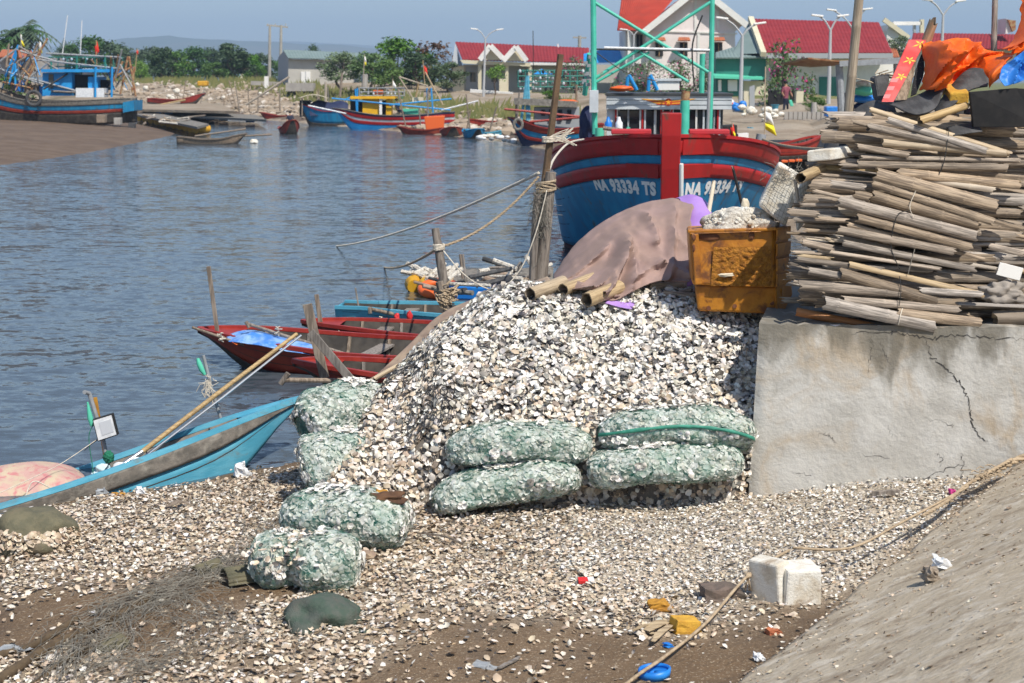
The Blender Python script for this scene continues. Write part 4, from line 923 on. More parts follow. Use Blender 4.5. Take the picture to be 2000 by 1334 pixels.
hand = [((550, 95), (1310, 335), 30, 170, 'bamboo_tan'), ((545, 190), (1180, 320), 50, 360, 'bamboo'), ((620, 275), (1300, 335), 44, 360, 'bamboo_tan'), ((500, 357), (1365, 372), 30, 360, 'bamboo'),
        ((488, 396), (1292, 412), 46, 360, 'bamboo'), ((700, 440), (1365, 510), 56, 170, 'bamboo'), ((580, 450), (1235, 622), 76, 180, 'bamboo'), ((570, 495), (1218, 705), 50, 180, 'bamboo'),
        ((560, 565), (1140, 725), 62, 200, 'bamboo'), ((380, 592), (1132, 785), 62, 200, 'bamboo'), ((480, 684), (1100, 845), 50, 170, 'bamboo'), ((430, 720), (1162, 905), 28, 150, 'bamboo'),
        ((380, 750), (1010, 870), 48, 170, 'bamboo'), ((410, 822), (1125, 965), 38, 160, 'bamboo'), ((280, 862), (935, 962), 24, 150, 'bamboo'), ((150, 908), (620, 965), 32, 160, 'bamboo'),
        ((220, 972), (430, 1005), 42, 180, 'bamboo'), ((390, 988), (905, 1135), 62, 190, 'bamboo'), ((440, 938), (1162, 1102), 36, 150, 'bamboo_tan'), ((170, 1050), (720, 1092), 54, 180, 'bamboo'),
        ((400, 1130), (1035, 1182), 46, 170, 'bamboo'), ((300, 1145), (905, 1272), 72, 190, 'bamboo'), ((700, 1205), (1145, 1256), 60, 170, 'bamboo'), ((860, 480), (1230, 535), 36, 160, 'bamboo_tan'),
        ((340, 500), (520, 520), 44, 180, 'bamboo'), ((470, 560), (560, 580), 60, 180, 'bamboo'), ((250, 540), (400, 575), 26, 150, 'bamboo'), ((110, 655), (270, 668), 46, 150, 'bamboo'), ((260, 690), (430, 700), 30, 150, 'bamboo'),
        ((190, 820), (350, 850), 40, 170, 'bamboo'), ((1200, 840), (1390, 880), 40, 160, 'bamboo'), ((1250, 655), (1372, 662), 50, 200, 'bamboo'), ((1220, 700), (1392, 745), 34, 150, 'bamboo'), ((1100, 940), (1240, 962), 26, 150, 'bamboo_tan'),
        ((820, 1080), (1160, 1100), 40, 170, 'bamboo'), ((640, 150), (1180, 320), 40, 170, 'bamboo'), ((450, 160), (700, 230), 26, 150, 'bamboo'), ((480, 300), (760, 345), 40, 160, 'bamboo')]
BLAB = {('bamboo', 1): ('thick round grey bamboo length near the top of the stack on the wall', 'round bamboo lengths of the stack'), ('bamboo_tan', 0): ('yellowish tan split bamboo slat in the stack on the wall', 'tan slats of the stack'), ('bamboo_tan', 1): ('tan round bamboo with a knotty rotten end near the top of the stack', None)}
for q, (a, b, w, arc, m_) in enumerate(hand):
    lb_ = BLAB.get((m_, int(arc == 360)), (BL, BG))
    pa, pb = zp(*a), zp(*b); Ya = depth((pa[1] + pb[1]) / 2) - .10 + rng.uniform(-.02, .02)
    bamboo(lb_[0], W(*pa, Ya), W(*pb, Ya - rng.uniform(0, .06)), w / 2.78 / 300 * .52 * (1 if arc > 300 else 1.1), arc, (rng.uniform(-.2, .2), -.75, .7), m_, seed=q, group=lb_[1], jag=.016)
q = 100
for layer, (dy, step) in enumerate(((0.07, 8.5), (0.22, 10), (.45, 24))):
    py = 232.0
    while py < 628:
        for k in range(2):
            xl = 1535 + max(0, (430 - py)) * .42 + rng.uniform(-10, 110) + k * rng.uniform(90, 260); ln = rng.uniform(180, 420); xr = min(xl + ln, 2100)
            sl = rng.uniform(-2, 30) * (xr - xl) / 300
            w = rng.choice((8, 10, 14, 18, 24, 30)) / 300; Yq = depth(py) + dy + rng.uniform(-.03, .03)
            zt = W(1700, py + sl, Yq).z
            if zt < WTOP + .03: sl = 0
            bamboo(BL, W(xl, py, Yq), W(xr, py + sl, Yq + rng.uniform(-.05, .05)), w * .5, rng.choice((120, 150, 170, 190)), (rng.uniform(-.5, .5), -.7, rng.uniform(.1, .9)), 'bamboo', seed=q, group=BG, jag=.024); q += 1
        py += step * rng.uniform(.8, 1.3)
# broken ends on the right and left faces
for k in range(34):
    side = k % 2; py = rng.uniform(300, 600)
    px = rng.uniform(1930, 2010) if side else rng.uniform(1545, 1640) + max(0, 430 - py) * .3
    Yq = depth(py) - .02 + rng.uniform(0, .2); ln = rng.uniform(.12, .4); c = W(px, py, Yq)
    d = Vector((1, rng.uniform(-.35, .35), rng.uniform(-.25, .12))).normalized()
    bamboo('short broken bamboo end jutting from the stack on the wall', c, c + d * ln, rng.uniform(.016, .034), rng.choice((90, 130, 170, 360)), (rng.uniform(-.5, .5), -.7, .6), rng.choice(('bamboo', 'bamboo', 'bamboo_tan')), seed=q, group='broken bamboo ends of the stack', jag=.035); q += 1
bamboo('thick tan bamboo with a rotten hollow end jutting out beside the netted foam', W(1563, 348, 10.15), W(1640, 312, 10.75), .037, 360, seed=901, m='bamboo_tan', jag=.02)
bamboo('pale tan bamboo pole resting on the rubber mats atop the stack', W(1796, 236, 10.2), W(1888, 206, 10.35), .028, 360, seed=902, m='bamboo_tan', jag=.02)
bamboo('smooth orange-brown round pole at the foot of the stack', W(1556, 609, 10.1), W(1712, 640, 10.0), .030, 360, seed=903, m='orangewood', jag=.006, nodes=False, wallt=.9)
bamboo('dark grey weathered log at the foot of the stack', W(1942, 622, 10.0), W(2090, 622, 9.9), .055, 360, seed=904, m='driftwood', jag=.02, nodes=False, wallt=.9)
bamboo('flat silvery plank end over the dark log', W(1870, 598, 9.98), W(2060, 606, 9.93), .03, 60, seed=905, m='driftwood', jag=.02, nodes=False, wallt=.4)
bamboo('tan bamboo pole standing upright behind the stack', W(1652, 268, 11.0), W(1683, -60, 10.9), .034, 360, seed=906, m='bamboo_tan', jag=.0, taper=.9)
bamboo('thin grey bamboo pole standing behind the orange tarp', W(1940, 140, 11.1), W(1945, -60, 11.1), .022, 360, seed=907, m='bamboo', jag=0)
bamboo('broken thick bamboo stump poking up beside the red plank', W(1806, 90, 11.0), W(1823, 42, 10.95), .036, 360, seed=908, m='bamboo_tan', jag=.03)
b = MB(); b.ico(W(1958, 572, 10.02), .12, 4, (1.1, .6, .62), .7, 17, None, 2.4); b.build('driftwood', 'driftwood', smooth='all', label='gnarled driftwood knot by the right end of the stack', cat='driftwood')
b = MB(); b.box(W(1972, 530, 9.98), (.16, .012, .085), Matrix.Rotation(.25, 3, 'Y')); b.build('painted_board', 'white_paint', label='small white painted board with flaking paint in the stack', cat='board', bevel=.002)
# ties round the stack
def tie(label, pts, r, m):
    b = MB(); b.tube(catmull(pts, 6), r, 5); b.build('tie', m, smooth='all', label=label, cat='tie')
T_ = lambda x, y, o=-.14: W(*zp(x, y), depth(zp(x, y)[1]) + o)
tie('white string tied down over the bamboo bundle', [T_(830, 470), T_(800, 540, -.16), T_(770, 620, -.17), T_(790, 680, -.17)], .0028, 'ropewhite')
tie('black wire loop round the bamboo bundle', [T_(770, 645, -.17), T_(710, 660, -.17), T_(680, 740, -.17), T_(670, 850, -.15), T_(715, 960, -.14)], .003, 'wire')
tie('grey string hanging down the lower bundle', [T_(800, 840, -.15), T_(775, 930, -.15), T_(760, 990, -.15)], .0022, 'net_grey')
tie('black wire round the topmost bamboo lengths', [T_(985, 185), T_(975, 260, -.16), T_(955, 380, -.16), T_(920, 465, -.14)], .003, 'wire')
tie('black string round the lowest bundle', [T_(715, 1000, -.15), T_(722, 1080, -.17), T_(712, 1160, -.16)], .003, 'wire')
tie('white twine round the big bottom bamboo', [T_(730, 1175, -.14), T_(718, 1215, -.17), T_(708, 1265, -.15)], .0035, 'ropewhite')
# ================================================================== things heaped on top of the stack
def sheet(name, label, cat, rows, m, n=10, solid=.004, crease=.0, seed=0, parent=None, cfreq=3.0, group=None, ridge=0.0, folds=()):
    "soft sheet through rows of points"
    RR = [catmull(r, n) for r in rows]; cols = list(zip(*RR)); C2 = [catmull(c, n) for c in cols]
    nu, nv = len(C2), len(C2[0]); vs = []
    for i in range(nu):
        for j in range(nv):
            p = C2[i][j]; k = crease * mnoise.noise(p * cfreq + Vector((seed * 7, 0, 0))) + crease * .5 * abs(mnoise.noise(p * cfreq * 2.7 + Vector((0, seed * 7, 0))))
            if ridge:
                q_ = Vector((p.x * 1.0 + p.z * .9, p.z * .5 - p.x * .25, p.y * .3)); r_ = 1 - abs(mnoise.noise(q_ * 3.1 + Vector((seed, 3, 1)))) * 3.2; r2 = 1 - abs(mnoise.noise(q_ * 5.7 + Vector((9, seed, 4)))) * 3.6
                k += ridge * (max(0, r_) ** 2 + .5 * max(0, r2) ** 2)
            uu, vv = i / (nu - 1), j / (nv - 1)
            for (fa, fb, am, wi) in folds:
                dx, dy = fb[0] - fa[0], fb[1] - fa[1]; t_ = max(0, min(1, ((uu - fa[0]) * dx + (vv - fa[1]) * dy) / (dx * dx + dy * dy)))
                ds = math.hypot(uu - fa[0] - t_ * dx, vv - fa[1] - t_ * dy) + .012 * mnoise.noise(Vector((uu * 9, vv * 9, seed))); k += am * max(0, 1 - ds / wi) ** 1.3 * min(1, t_ * 3 + .2)
            vs.append(p + Vector((.3 * k, -k, .3 * k)))
    b = MB(); b.add(vs, [(i * nv + j, (i + 1) * nv + j, (i + 1) * nv + j + 1, i * nv + j + 1) for i in range(nu - 1) for j in range(nv - 1)])
    return b.build(name, m, parent, smooth=True if (folds or ridge) else 'all', solid=solid, label=label, cat=cat, group=group)
def z5(x, y, Y): return W(1500 + x / 3.924, y / 3.924, Y)
def rows5(*rs): return [[z5(*p) for p in r] for r in rs]
sheet('orange_tarp', 'bright orange tarpaulin crumpled over the top of the stack', 'tarpaulin', rows5(
    [(1175, 312, 10.95), (1270, 325, 11.0), (1400, 312, 11.1), (1560, 342, 11.1), (1700, 385, 11.0), (1870, 425, 10.9)],
    [(1190, 400, 10.85), (1290, 360, 10.7), (1420, 450, 10.95), (1570, 430, 10.9), (1700, 430, 10.85), (1850, 450, 10.7)],
    [(1195, 520, 10.8), (1285, 500, 10.62), (1420, 560, 10.95), (1560, 540, 10.85), (1680, 510, 10.7), (1820, 480, 10.6)],
    [(1125, 715, 10.75), (1230, 720, 10.6), (1360, 700, 10.85), (1500, 640, 10.8), (1660, 620, 10.65), (1790, 560, 10.55)]), 'orange_tarp', 14, .003, .05, 3, cfreq=5, ridge=.05, folds=[((rng.random(), 0), (rng.random(), 1), rng.uniform(.04, .10), rng.uniform(.03, .06)) for _ in range(9)])
sheet('orange_tarp', 'orange tarpaulin hanging down at the frame end of the stack', 'tarpaulin', rows5(
    [(1920, -80, 11.0), (2010, -80, 11.0), (2100, -60, 10.9)], [(1915, 140, 10.9), (2010, 120, 10.8), (2120, 120, 10.8)], [(1850, 330, 10.8), (1960, 320, 10.6), (2120, 320, 10.6)],
    [(1740, 400, 10.75), (1900, 420, 10.55), (2120, 420, 10.5)]), 'orange_tarp', 14, .003, .05, 4, cfreq=5, ridge=.05, folds=[((rng.random(), 0), (rng.random(), 1), rng.uniform(.04, .10), rng.uniform(.03, .06)) for _ in range(7)])
sheet('orange_tarp', 'orange rolled tarpaulin edge wrapped round the blue sheet', 'tarpaulin', rows5(
    [(1850, 440, 10.5), (1770, 490, 10.45), (1690, 560, 10.45)], [(1800, 500, 10.38), (1730, 560, 10.33), (1690, 610, 10.36)], [(1770, 600, 10.38), (1720, 640, 10.38), (1690, 680, 10.42)]), 'orange_tarp', 8, .004, .02, 6)
sheet('blue_tarp', 'blue plastic sheet bundled at the end of the stack', 'tarpaulin', rows5(
    [(2110, 330, 10.5), (1990, 355, 10.45), (1880, 440, 10.4), (1780, 520, 10.35)], [(2110, 450, 10.3), (1990, 480, 10.35), (1880, 540, 10.32), (1765, 600, 10.28)], [(2110, 560, 10.25), (1990, 600, 10.25), (1900, 640, 10.25), (1800, 665, 10.25)]), 'blue_tarp', 12, .003, .04, 5, cfreq=6, ridge=.04, folds=[((rng.random(), 0), (rng.random(), 1), rng.uniform(.03, .06), rng.uniform(.03, .06)) for _ in range(6)])
b = MB(); b.prism([z5(1545, 705, 10.3), z5(1900, 675, 10.25), z5(2100, 690, 10.2), z5(2100, 975, 10.2), z5(1575, 975, 10.3)], (0, .035, 0)); b.build('black_board', 'blackboard', label='square black board standing on the bamboo stack', cat='board', bevel=.004)
b = MB(); b.prism([z5(1395, 715, 10.45), z5(1545, 705, 10.4), z5(1535, 800, 10.4), z5(1390, 805, 10.45)], (.03, .3, .06)); b.build('yellow_foam', 'yellowfoam', label='yellow foam slab tucked behind the black board', cat='foam', bevel=.01)
sheet('rubber_mat', 'grey-black rubber sheet curling up like a wing on the stack', 'rubber mat', rows5(
    [(840, 785, 10.75), (1050, 765, 10.7), (1230, 690, 10.72), (1330, 585, 10.8)], [(960, 810, 10.5), (1110, 830, 10.45), (1270, 770, 10.5), (1350, 640, 10.62)], [(1040, 850, 10.4), (1150, 880, 10.38), (1280, 830, 10.42), (1345, 700, 10.55)]), 'rubber', 9, .012, .012, 1)
sheet('rubber_mat', 'black rubber sheet arching beside the yellow foam slab', 'rubber mat', rows5(
    [(1280, 840, 10.6), (1420, 640, 10.7), (1550, 530, 10.75), (1690, 545, 10.7)], [(1290, 870, 10.45), (1430, 720, 10.5), (1550, 610, 10.6), (1690, 620, 10.6)], [(1320, 890, 10.4), (1440, 790, 10.42), (1550, 690, 10.5), (1680, 660, 10.5)]), 'rubber', 9, .012, .01, 2)
sheet('rubber_mat', 'dark rubber sheet draped behind the topmost bamboo lengths', 'rubber mat', rows5(
    [(560, 1010, 11.0), (660, 850, 11.0), (800, 775, 11.0), (960, 790, 10.9)], [(580, 1040, 10.8), (690, 930, 10.8), (810, 850, 10.8), (980, 850, 10.75)], [(600, 1060, 10.65), (720, 990, 10.65), (830, 950, 10.65), (1000, 900, 10.65)]), 'rubber', 8, .01, .015, 7)
sheet('rubber_mat', 'grey rubber sheet hunched behind the white foam slab', 'rubber mat', rows5(
    [(420, 1140, 11.1), (480, 1010, 11.2), (620, 975, 11.2), (720, 1000, 11.1)], [(440, 1140, 10.9), (520, 1060, 10.9), (640, 1040, 10.9), (740, 1060, 10.8)], [(450, 1160, 10.75), (540, 1140, 10.75), (660, 1120, 10.75), (760, 1110, 10.7)]), 'rubber', 8, .01, .02, 8)
sheet('rubber_mat', 'flat grey rubber sheet under the black board', 'rubber mat', rows5(
    [(1340, 960, 10.5), (1450, 860, 10.6), (1590, 830, 10.65)], [(1380, 990, 10.35), (1500, 960, 10.4), (1600, 940, 10.45)], [(1420, 1040, 10.25), (1540, 1020, 10.25), (1640, 1010, 10.3)]), 'rubber', 6, .008, .01, 9)
# red plank with printed yellow blossoms
rp = thing('red_plank', 'red checked plank with yellow blossoms leaning against the orange tarp', 'plank', z5(915, 780, 10.7), world=True)
A_, B_, C_, D_ = z5(1075, 312, 10.95), z5(1212, 312, 10.95), z5(962, 782, 10.55), z5(868, 782, 10.55)
b = MB(); b.prism([A_, B_, C_, D_], (.01, .03, .01)); b.build('board', 'redplank', rp, bevel=.004)
nrm = (B_ - A_).cross(D_ - A_).normalized(); nrm = nrm if nrm.y < 0 else -nrm; nrm = nrm
ux = (B_ - A_).normalized(); uy = (D_ - A_).normalized()
for q, (x, y, s_) in enumerate(((1165, 340, 1.1), (1085, 465, 1.0), (1020, 590, .9))):
    t = (y - 312) / 470; left = A_.lerp(D_, t); right = B_.lerp(C_, t); k = (x - (1075 - 207 * t)) / ((1212 - 250 * t) - (1075 - 207 * t)); c = left.lerp(right, k) + nrm * .002
    b = MB()
    for a in (0.3, 1.3, 2.6, 3.9, 5.1):
        d = ux * math.cos(a) + uy * math.sin(a); e = ux * -math.sin(a) + uy * math.cos(a); L_ = .05 * s_ * (1 if a < 4 else .7)
        b.add([c, c + d * L_ * .5 + e * .008, c + d * L_, c + d * L_ * .5 - e * .008], [(0, 1, 2, 3)])
    b.build('blossom_print', 'yellow_print', rp)
for q in range(3):
    t = .62 + q * .13; l0 = A_.lerp(D_, t); r0 = B_.lerp(C_, t); l1 = A_.lerp(D_, t + .065); r1 = B_.lerp(C_, t + .065); b = MB()
    b.add([l0 + nrm * .0015, l0.lerp(r0, .5) + nrm * .0015, l1.lerp(r1, .5) + nrm * .0015, l1 + nrm * .0015], [(0, 1, 2, 3)]); 
    b.build('check_print', M.get('check') or mat('check', (.66, .2, .2), rough=.6), rp)
b = MB(); b.prism([z5(1105, 480, 10.88), z5(1140, 450, 10.88), z5(1110, 600, 10.78), z5(1062, 765, 10.66), z5(972, 772, 10.62), z5(1050, 600, 10.75)], (.01, .03, 0)); b.build('grey_plank', 'wood', label='grey weathered plank leaning beside the red one', cat='plank', bevel=.004)
sheet('black_cloth', 'black speckled cloth hanging between the plank and the orange tarp', 'cloth', rows5([(1175, 420, 10.9), (1195, 400, 10.9)], [(1120, 560, 10.82), (1190, 560, 10.8)], [(1085, 745, 10.72), (1130, 725, 10.7)]), mat('speckle', (.015, .015, .018), (.5, .5, .48), scale=90, mix=(.62, .7), rough=.8), 8, .003, .015, 3)
b = MB(); rr = random.Random(5)
for k in range(40):
    c = z5(815 + rr.uniform(0, 130), 560 + rr.uniform(-10, 90), 11.3 + rr.uniform(0, .2)); b.tube([c, c + Vector((rr.gauss(.03, .05), rr.gauss(0, .05), rr.gauss(0, .02)))], .004, 4)
b.build('twig_bundle', 'bamboo_tan', label='small bundle of twigs on a black bin behind the red plank', cat='twigs', kind=None)
b = MB(); b.prism([z5(808, 590, 11.3), z5(940, 560, 11.3), z5(900, 790, 11.2), z5(840, 770, 11.2)], (.05, .35, 0)); b.build('black_bin', 'rubber', label='black bin behind the red plank', cat='bin', bevel=.02)
# white foam slab and netted floats beside the stack
b = MB(); b.prism([z5(298, 1155, 10.35), z5(480, 1140, 10.3), z5(480, 1228, 10.3), z5(298, 1242, 10.35)], (.34, .26, .03)); b.build('foam_slab', 'foam', label='white foam slab wedged under the bamboo lengths', cat='foam slab', bevel=.008)
def netfloat(label, pts, thick, Yq, seed):
    c = sum((W(*p, Yq) for p in pts), Vector()) / len(pts)
    rt = thing('netted_float', label, 'float', W(pts[0][0], max(p[1] for p in pts), Yq), world=True)
    b = MB(); b.prism([W(*p, Yq) for p in pts], (.04, thick, .02)); b.build('foam', 'foam', rt, bevel=.02)
    P4 = [W(*p, Yq) + Vector((0, -.006, 0)) for p in pts]; m = MB(); k = 9; rr = random.Random(seed)
    for i in range(1, k):
        t = i / k
        for a0, a1, b0, b1 in ((P4[0], P4[1], P4[3], P4[2]), (P4[0], P4[3], P4[1], P4[2])):
            s0 = a0.lerp(a1, t); s1 = b0.lerp(b1, t); m.tube([s0.lerp(s1, j / 6) + Vector((rr.gauss(0, .003), rr.uniform(-.004, 0), rr.gauss(0, .003))) for j in range(7)], .0011, 3, cap=False)
    m.build('net', 'net_grey', rt)
    return rt
netfloat('white foam float wrapped in grey net, tilted against the bamboo', [(1480, 402), (1520, 322), (1566, 350), (1534, 444)], .22, 10.75, 2)
netfloat('second netted foam float in the shade of the jutting bamboo', [(1548, 372), (1588, 340), (1602, 400), (1556, 455)], .2, 10.7, 3)
m = MB(); rr = random.Random(8)
for q in range(45):
    c = W(1528 + rr.gauss(0, 20), 338 + rr.gauss(0, 9), 10.72 + rr.uniform(-.03, .06)); e = Vector((rr.gauss(0, .05), rr.gauss(0, .02), rr.gauss(-.01, .05))); m.tube([c, c + e * .5 + Vector((rr.gauss(0, .012), 0, rr.gauss(0, .012))), c + e], .0016, 3, cap=False)
m.build('net_bunch', 'net_grey', label='bunched green-grey net on top of the tilted float', cat='net', kind='stuff')
bamboo('thin tan stick standing before the second float', W(1553, 355, 10.5), W(1560, 402, 10.5), .012, 360, seed=911, m='bamboo_tan', nodes=False, wallt=.9)
# ================================================================== mauve sheet and what it covers, on the heap crest
rtp = [[W(*p) for p in r] for r in (
    [(1082, 535, 12.08), (1130, 470, 12.18), (1200, 420, 12.28), (1275, 393, 12.28), (1345, 390, 12.18)],
    [(1080, 552, 11.58), (1145, 500, 11.68), (1222, 446, 11.78), (1290, 426, 11.78), (1350, 428, 11.68)],
    [(1080, 560, 11.28), (1160, 535, 11.33), (1228, 500, 11.43), (1290, 478, 11.48), (1348, 485, 11.38)],
    [(1080, 562, 11.18), (1150, 562, 11.13), (1205, 568, 11.08), (1280, 545, 11.18), (1346, 545, 11.13)],
    [(1083, 566, 11.13), (1140, 568, 11.08), (1195, 588, 10.96), (1262, 556, 11.13), (1342, 548, 11.08)])]
mv = sheet('mauve_sheet', 'dusty mauve vinyl sheet draped over timber on the shell heap', 'sheet', rtp, 'mauve', 16, .004, .055, 2, cfreq=3.4, ridge=.03, folds=[((.45,.25),(.36,1),0.140,0.070),((.45,.25),(.62,.95),0.098,0.060),((.47,.3),(.2,.95),0.112,0.070),((.85,.05),(.80,1),0.070,0.050),((.1,.45),(.28,1),0.063,0.050),((.45,.25),(.08,.4),0.070,0.060),((.55,.55),(.97,.72),0.070,0.050),((.5,.7),(.75,.62),0.070,0.050),((.3,.5),(.5,.85),0.056,0.040),((.62,.1),(.7,.45),0.056,0.050)])
sheet('purple_sheet', 'purple vinyl sheet folded behind the mauve one', 'sheet', [[W(*p) for p in r] for r in ([(1318, 388, 12.33), (1350, 380, 12.18), (1378, 392, 12.08), (1392, 420, 11.98)], [(1330, 395, 12.08), (1354, 410, 11.88), (1380, 420, 11.78), (1398, 445, 11.68)], [(1342, 470, 11.58), (1356, 480, 11.53), (1385, 480, 11.53), (1400, 480, 11.58)], [(1342, 560, 11.28), (1355, 555, 11.28), (1380, 540, 11.33), (1400, 530, 11.38)])], 'purple', 8, .004, .01, 4)
sheet('purple_flap', 'purple underside of the mauve sheet turned out on the shells', 'sheet', [[W(*p) for p in r] for r in ([(1185, 580, 10.98), (1215, 590, 10.96), (1242, 588, 10.98)], [(1182, 592, 10.91), (1210, 600, 10.88), (1234, 604, 10.88)])], 'purple', 6, .004, .008, 5)
b = MB(); b.ico(W(1250, 545, 11.88), .36, 4, (1.05, .6, .62), .15, 9); b.build('timber_heap', 'darkvoid', smooth='all', label='heap of timber under the mauve sheet, coloured dark as its shaded gap', cat='timber')  # near-black colour paints the shaded gap below the sheet
for q, (a, e, r_, lab) in enumerate(((1, (1022, 575, 10.93), .052, 0), (2, (1086, 566, 11.08), .046, 0), (3, (1132, 586, 10.78), .054, 0))):
    c = W(*e); bamboo(('cut bamboo tube with a wide split mouth, end of the row under the mauve sheet', 'cut bamboo tube with a round dark mouth under the mauve sheet', 'cut bamboo tube with a ragged mouth, lowest on the shells')[q], c + Vector((.05, 0, 0)), c + Vector((.30, .30, .05)), r_, 360, seed=920 + q, m='bamboo_tan', jag=.008, taper=1.0)
for q, (a, e, r_, lab) in enumerate(((( 1268, 560, 11.13), (1335, 556, 11.33), .03, 'short bamboo end under the open edge of the mauve sheet'), ((1262, 594, 10.98), (1350, 566, 11.18), .022, 'grey bamboo stick lying below the mauve sheet'), ((1300, 575, 11.08), (1362, 580, 11.08), .03, 'dark wood piece between the mauve sheet and the yellow crate'))):
    bamboo(lab, W(*a), W(*e), r_, 360, seed=930 + q, m='bamboo' if q else 'bamboo_tan', jag=.02)
sheet('lining_sheet', 'stained brown vinyl strip curling round the edge of the heap', 'sheet', [[W(*p) for p in r] for r in (
    [(725, 742, 11.75), (800, 672, 11.95), (850, 622, 12.05), (905, 592, 12.1), (1010, 560, 12.2), (1070, 540, 12.2)], [(745, 738, 11.7), (815, 680, 11.85), (868, 625, 11.95), (920, 592, 12.0), (1015, 562, 12.05), (1075, 548, 12.0)], [(770, 735, 11.6), (840, 690, 11.7), (885, 640, 11.8), (930, 602, 11.85), (1020, 575, 11.85), (1080, 565, 11.8)])], 'lining', 8, .006, .012, 3)
bamboo('cut tan stake end at the foot of the brown vinyl strip', W(728, 742, 11.5), W(775, 715, 11.7), .02, 360, seed=940, m='bamboo_tan', nodes=False, wallt=.9)
# ================================================================== yellow crate with foam rubble
cr = thing('plastic_crate', 'battered ochre-yellow plastic crate full of foam crumbs on the shell heap', 'crate', W(1440, 618, 10.75), world=True)
def quadbox(name, fr, dy, m, bev=.02, dx=0.0):
    b = MB(); b.prism([W(*p) for p in fr], (dx, dy, 0)); return b.build(name, m, cr, bevel=bev)
quadbox('upper_body', [(1345, 452, 10.7), (1512, 447, 10.7), (1516, 562, 10.68), (1352, 557, 10.68)], .42, 'basket', .02, .03)
quadbox('lower_body', [(1358, 556, 10.72), (1530, 562, 10.72), (1526, 614, 10.74), (1363, 608, 10.74)], .36, 'basket', .018, .03)
b = MB(); b.grid(lambda u, v: W(1388 + 118 * u - 26 * (1 - u) * (1 - v) * -1 * .2, 482 + 76 * v, 10.685) + Vector((0, -.012 - .028 * abs(mnoise.noise(Vector((u * 9, v * 7, 0)))) * min(1, 6 * u, 6 * (1 - u), 6 * v), 0)), 60, 40)
b.build('crusted_face', 'basket_rough', cr, smooth='all')
b = MB(); b.prism([W(1512, 448, 10.7), W(1538, 440, 10.85), W(1548, 575, 10.83), W(1530, 612, 10.74), W(1516, 606, 10.68)], (.02, .34, 0)); sp_ = b.build('side_panel', 'basket', cr, bevel=.01)
for k in range(4):
    t0 = .08 + k * .22; a = W(1514, 448 + 135 * t0, 10.685); e = W(1540, 442 + 135 * t0, 10.84); b = MB(); b.bar(a + Vector((.01, -.004, 0)), e + Vector((.012, -.004, 0)), .012, .09); b.build('rib', 'basket', sp_, bevel=.004)
b = MB(); b.bar(W(1343, 452, 10.67), W(1516, 447, 10.67), .03, .022); b.build('rim', 'basket', cr, bevel=.006)
b = MB(); b.bar(W(1357, 456, 10.675), W(1364, 556, 10.665), .05, .03, (0, 1, 0)); b.build('corner_post', 'basket', cr, bevel=.008)
for q, (x, y, w, h) in enumerate(((1387, 463, 42, 12), (1355, 464, 8, 12), (1468, 461, 11, 15), (1355, 485, 5, 14))):
    b = MB(); b.ico(W(x, y, 10.69 if q in (0, 2) else 10.65), 1, 3, (w / 2 / 268, .008, h / 2 / 268), .3, q); b.build('stain', 'basket_stain', cr, smooth='all')
b = MB(); b.ico(W(1418, 537, 10.65), 1, 3, (.055, .012, .014), .5, 4); b.build('foam_smear', 'cream_paint', cr, smooth='all')
for x, y in ((1384, 602), (1435, 598), (1508, 592)):
    b = MB(); b.tube([W(x, y, 10.73), W(x, y, 10.8)], .016, 10); b.build('drain_plug', 'basket_stain', cr)
b = MB(); b.ico(W(1448, 444, 10.92), .27, 5, (1.0, .62, .54), .28, 12, None, 2.2); b.build('foam_rubble', 'foamrubble', smooth='all', label='mound of grubby white foam crumbs filling the yellow crate', cat='foam')
b = MB(); rr = random.Random(3)
for k in range(240):
    a = rr.uniform(0, 6.28); e = rr.uniform(.1, 1.4); c = W(1448, 444, 10.92) + Vector((.27 * math.cos(a) * math.cos(e), .17 * math.sin(a) * math.cos(e), .14 * math.sin(e))); b.ico(c, rr.uniform(.006, .02), 1, (1, 1, .8), .5, k)
b.build('foam_crumbs', 'foam', label='loose white foam crumbs on the mound in the crate', cat='foam', kind='stuff')
bamboo('thin black rod with a rag-wrapped foot standing behind the crate', W(1452, 412, 11.3), W(1432, 330, 11.3), .011, 360, seed=950, m='wire', nodes=False, wallt=.9)
b = MB(); b.ico(W(1455, 402, 11.3), .045, 3, (.7, .6, 1.2), .4, 3); b.build('rag', 'cream_paint', smooth='all', label='pale rag knotted round the foot of the black rod', cat='rag')
bamboo('short pale stake in front of the blue hull', W(1384, 415, 11.9), W(1394, 358, 12.), .018, 360, seed=951, m='cream_paint', nodes=False, wallt=.9)
